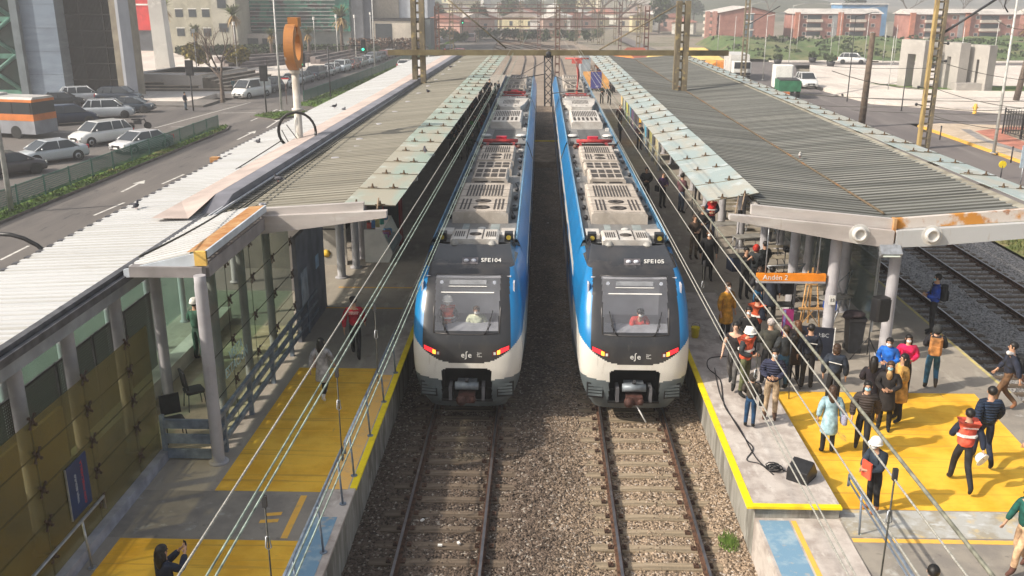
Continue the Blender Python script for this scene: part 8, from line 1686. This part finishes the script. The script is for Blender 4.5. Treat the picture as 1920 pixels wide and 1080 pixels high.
for k in range(34):
    x = HR.uniform(-120, 60); y = HR.uniform(440, 600); u = (x+260)/460
    zz = 27*math.sin((y-420)/300*math.pi*.5)*.5-2; c = HR.choice(HC)
    house(x, y, HR.uniform(8, 15), 9, HR.uniform(4, 7), *c, 'faint %s house among those on the hazy hillside' % HW[HC.index(c)], HR.uniform(-.6, .6), max(0, zz), 'faint houses on the hillside')
# green bank and bushes before the brick blocks
b = MB(); vs = []; nx_, ny_ = 90, 10
for j in range(ny_+1):
    for i in range(nx_+1):
        x = 34+130*i/nx_; v_ = j/ny_; y = 160.5+50*v_+max(0, (44-x))*0.5
        vs.append((x, y, .06+(1.5+.5*math.sin(x*.21)+.3*math.sin(x*.7+y*.3))*min(1, v_*1.6)**.8*min(1, (x-34)/4+.0)+rnd.uniform(-.12, .12)))
b.add(vs, [(j*(nx_+1)+i, j*(nx_+1)+i+1, (j+1)*(nx_+1)+i+1, (j+1)*(nx_+1)+i) for j in range(ny_) for i in range(nx_)], 0, True); o = b.build('grass_bank', mix_mat('bank_green', [(.1, .15, .05), ((.17, .17, .08), .12, .45, .6, (1, .3, 1)), ((.06, .1, .035), .4, .5, .65, None), ((.22, .18, .11), .2, .62, .7, None)], .95, .5, 3), recalc=False); struct(o)
b = MB()
for _ in range(420):
    x = rnd.uniform(36, 160); v_ = rnd.random(); y = 161+50*v_; z = .1+1.6*min(1, v_*1.6)**.8; s_ = rnd.uniform(.5, 1.1); leafball(b, (x, y, z), (s_*1.5, s_, s_*.6), 14, .4)
o = b.build('bank_undergrowth', LEAF, recalc=False); tag(o, 'tangled green undergrowth on the bank below the brick blocks', None, None, 'stuff')
# trees in the haze
TP = [(1090, 60, 15, 7, 'bare', 'large bare grey tree left of centre beyond the masts'), (1120, 62, 17, 8, 'bare', 'large bare crowned tree beyond the far end of the right canopy'), (1160, 62, 16, 7, 'bare', 'bare grey tree right beside the twin masts'), (1235, 62, 10, 4, 'leaf', 'dark evergreen tree before the cream house'), (1262, 40, 12, 6, 'leaf', 'round hazy evergreen behind the cream house'), (1065, 50, 10, 5, 'leaf', 'dark hazy tree left of the bare trees'), (1300, 40, 11, 5, 'leaf', 'dim evergreen behind the gable end block'), (1600, 42, 12, 6, 'leaf', 'dim grey tree behind the blue shed'), (1440, 38, 15, 6, 'bare', 'faint bare tree above the first brick roof'), (1700, 38, 15, 7, 'bare', 'faint bare tree above the second brick roof'), (1800, 38, 14, 7, 'bare', 'faint bare tree behind the tall mast'), (1880, 38, 14, 7, 'bare', 'faint bare tree at the right edge above the roofs'), (820, 62, 9, 4, 'leaf', 'dark tree at the far street junction'), (900, 60, 8, 4, 'leaf', 'bushy tree right of the far junction'), (955, 52, 9, 5, 'leaf', 'hazy tree over the red portals'), (860, 50, 10, 5, 'bare', 'thin bare tree above the junction'), (1000, 40, 9, 5, 'leaf', 'pale hazy tree in the middle distance'), (780, 60, 9, 4, 'bare', 'bare tree right of the grey tower')]
for px, py, h, r_, kd, lb in TP:
    v = at(px, py, 0)
    if v.y > 420: v = v*(420/v.y)
    if kd == 'leaf': leafy_tree(v.x, v.y, h, r_, lb, 'evergreen_tree', LEAF, 0, 900, 'tree', 'hazy trees')
    else: bare_tree(v.x, v.y, h, lb, 'bare_tree', .5, 0, 'hazy trees', 6, None, .03)
for k in range(14):
    px = 830+k*22+rnd.uniform(-8, 8); v = at(px, rnd.uniform(72, 80), 0); leafy_tree(v.x, v.y, 2.2, 2.2, 'one of the low green bushes beside the far curving tracks', 'bush', LEAF, 0, 260, 'bush', 'low bushes beside the far tracks')
# monument of grey portals on the right plaza
mn = empty('stone_monument', at(1760, 165, .1), 'grey concrete monument of square portal frames on the plaza lawn', 'monument')
mc = wallmat('monument_concrete', (.4, .38, .35), (.33, .31, .29)); p0 = Vector(mn.location)
def fr_(a, c, th, hh, bw, nm):
    a = Vector((a[0], a[1], 0))-Vector((p0.x, p0.y, 0)); c = Vector((c[0], c[1], 0))-Vector((p0.x, p0.y, 0)); d = (c-a); L = d.length; ang = math.atan2(d.y, d.x)
    for f, nm2 in (((0, bw), 'pillar'), ((L-bw, L), 'pillar')): o = MB().box(f[0], f[1], -th/2, th/2, 0, hh-1.6).build(nm2, mc, mn); o.location = a; o.rotation_euler = (0, 0, ang)
    o = MB().box(0, L, -th/2, th/2, hh-1.6, hh).build('lintel', mc, mn); o.location = a; o.rotation_euler = (0, 0, ang)
A_ = lambda px, py: (at(px, py, .1).x, at(px, py, .1).y)
fr_(A_(1688, 160), A_(1732, 165), 1.2, 5.4, 1.2, 'frame'); fr_(A_(1762, 162), A_(1800, 168), 1.2, 5.2, 1.6, 'frame'); fr_(A_(1815, 166), A_(1852, 170), 1.2, 5.0, 1.2, 'frame')
o = MB().box(A_(1715, 163)[0]-p0.x, A_(1790, 166)[0]-p0.x, 1.0, 2.2, 3.6, 5.2).build('lintel', mc, mn)
MB().box(A_(1810, 170)[0]-p0.x-1, A_(1810, 170)[0]-p0.x+2.2, -3, -1, 0, .8).build('stone_bench', mc, mn)
# iron fence on the right, lamp posts, bollards
irf = empty('iron_fence', (36.2, 40, .1), 'dark iron picket fence turning the corner by the red cycle path', 'fence')
def pickets(p, q, t, name='picket_panel'):
    a = Vector((p[0]-36.2, p[1]-40)); c = Vector((q[0]-36.2, q[1]-40)); L = (c-a).length; ang = math.atan2((c-a).y, (c-a).x); n = max(1, int(L/2.6))
    for k in range(n):
        b = MB(); Ls = L/n
        for i in range(14): b.box(Ls*i/14, Ls*i/14+.03, -.015, .015, 0, 1.9)
        b.box(0, Ls, -.02, .02, .2, .26); b.box(0, Ls, -.02, .02, 1.7, 1.76); b.box(-.05, .05, -.05, .05, 0, 2.05)
        o = b.build(name, M['darkmetal'], t); pp = a+(c-a)*k/n; o.location = (pp.x, pp.y, 0); o.rotation_euler = (0, 0, ang)
pickets((36.3, 50), (36.4, 74.8), irf); pickets((36.4, 75), (66, 71.5), irf)
lamp_post(1863, 287, 10.5, 'tall pale lamp post on the sandy pavement by the iron fence', 1, .1, r=.12, ang=math.pi)
LPs = [(1430, 150, 8, 'pale lamp post right of the white truck'), (1478, 128, 9, 'pale lamp post behind the green tipper'), (1493, 100, 7, 'thin pale lamp on the edge of the plaza'), (1345, 103, 7, 'thin pale lamp near the grass bank, leftmost'), (1375, 108, 7, 'thin pale lamp near the grass bank left of the mast'), (1402, 110, 9, 'tall thin lamp right behind the lattice mast'), (1556, 110, 6, 'thin lamp on the plaza near the white suv'), (1570, 112, 8, 'thin lamp just right of the plaza lamp pair'), (1588, 190, 8.5, 'thin dark lamp post left of the timber pole'), (1620, 118, 8.5, 'pale lamp post behind the timber pole'), (1655, 118, 6, 'thin lamp on the plaza right of the timber pole'), (1665, 168, 6, 'thin lamp at the monument lawn left side'), (1675, 120, 6, 'second thin lamp right of the timber pole'), (1793, 168, 7, 'thin lamp in front of the monument'), (1860, 130, 7, 'thin lamp behind the monument right side'), (1690, 208, 4.0, 'short dark lamp with side head on the plaza edge')]
for px, py, h, lb in LPs: lamp_post(px, py, h, lb, 0 if h < 8 else 1, .1, 'pole' if 'dark' not in lb else 'darkmetal', r=.06)
for k, (px, py) in enumerate(((1762, 262), (1895, 305))): v = at(px, py, .1); t = empty('chain_post', v, ['short dark post on the yellow kerb side of the pavement', 'second short dark post nearer the right edge'][k], 'post', 'chain posts'); MB().tube([(0, 0, 0), (0, 0, 1.0)], .05, 8).ball((0, 0, 1.0), .07).build('post', M['darkmetal'], t)
v = at(1876, 333, .05); t = empty('yellow_marker', v, 'small yellow round marker by the roadside near the canopy edge', 'marker'); MB().tube([(0, 0, 0), (0, 0, .7)], .04, 6).build('stem', M['darkmetal'], t); MB().lathe([(.22, -.03), (.22, .03)], (0, 0, .8), 14, 0, 'Y').build('disc', M['edgeyellow'], t)
v = at(1913, 345, 0); t = empty('blue_sign', v, 'pale blue sign board cut by the right picture edge', 'sign'); MB().tube([(0, 0, 0), (0, 0, 1.2)], .04, 6).build('post', M['galv'], t); MB().cbox((.2, 0, 1.6), (.8, .06, 1.3), ch=.0).build('board', mat('pale_sign_blue', (.4, .5, .58), .5), t)
v = at(1827, 214, .1); t = empty('yellow_figure_post', v, 'small yellow hydrant post on the far plaza edge', 'hydrant'); MB().lathe([(.2, 0), (.16, .1), (.16, .8), (.1, .95)], (0, 0, 0), 12).cbox((0, 0, .6), (.5, .14, .14)).build('body', M['amber'], t)
for k, (px, py) in enumerate(((1557, 124), (1523, 116), (1458, 120), (1700, 126), (1745, 128))): v = at(px, py, .1); t = empty('planter', v, 'dark round planter with clipped plant on the far plaza, %s from the left' % NTH[k], 'planter', 'planters on the far plaza'); MB().lathe([(.5, 0), (.7, .7), (.6, .7)], (0, 0, 0), 12).build('pot', M['darkmetal'], t); b = MB(); leafball(b, (0, 0, 1.1), (.8, .8, .6), 120, .2); b.build('plant', LEAF, t, recalc=False)
o = tag(MB().ball((20.9, 34.6, -.02), (.5, .35, .16), 9, 5).build('white_bag', M['white']), 'crumpled white bag lying on the verge by the outer rails', 'bag')
# weed beside the right rail
b = MB(); 
for _ in range(260):
    a = rnd.uniform(0, 6.28); r_ = rnd.random()*.2; x, y = 3.92+r_*math.cos(a), 16.75+r_*math.sin(a)*1.6; hgt = rnd.uniform(.05, .22); b.add([(x-.012, y, -.16), (x+.012, y, -.16), (x+rnd.gauss(0, .05), y+rnd.gauss(0, .05), -.16+hgt)], [(0, 1, 2)])
tag(b.build('weed_tuft', mat('weed_green', (.16, .26, .05), .8, 0, .3, 9), recalc=False), 'small bright green weed tuft beside the right platform wall', 'weed')
# litter
for k, (px, py, lb) in enumerate(((825, 1022, 'white paper scrap between the left rails near the bottom'), (792, 975, 'white paper scrap beside the left rail'), (860, 1018, 'small pale stone like scrap between the left rails'), (1027, 418, 'white scrap on the dark ballast between the trains'))):
    v = at(px, py, -.12); tag(MB().cbox((v.x, v.y, v.z), (.09, .05, .03), rz=k).build('paper_scrap', M['white']), lb, 'litter', 'litter on the track bed')
# ================================================================== the hazy air
hb = MB().box(-700, 700, -70, 1300, -1.8, 31).build('haze', M['white']); hb['kind'] = 'stuff'; hb['label'] = 'thin pale winter haze filling the air over the station and town'
hm_ = bpy.data.materials.new('haze_air'); hm_.use_nodes = True; N = hm_.node_tree.nodes; N.clear(); pvn = N.new('ShaderNodeVolumePrincipled'); out = N.new('ShaderNodeOutputMaterial'); hm_.node_tree.links.new(pvn.outputs[0], out.inputs['Volume'])
pvn.inputs['Color'].default_value = (.93, .93, .95, 1); pvn.inputs['Density'].default_value = 0.00125; pvn.inputs['Anisotropy'].default_value = .2
hb.data.materials.clear(); hb.data.materials.append(hm_)
sc.cycles.volume_step_rate = 8; sc.cycles.volume_max_steps = 64
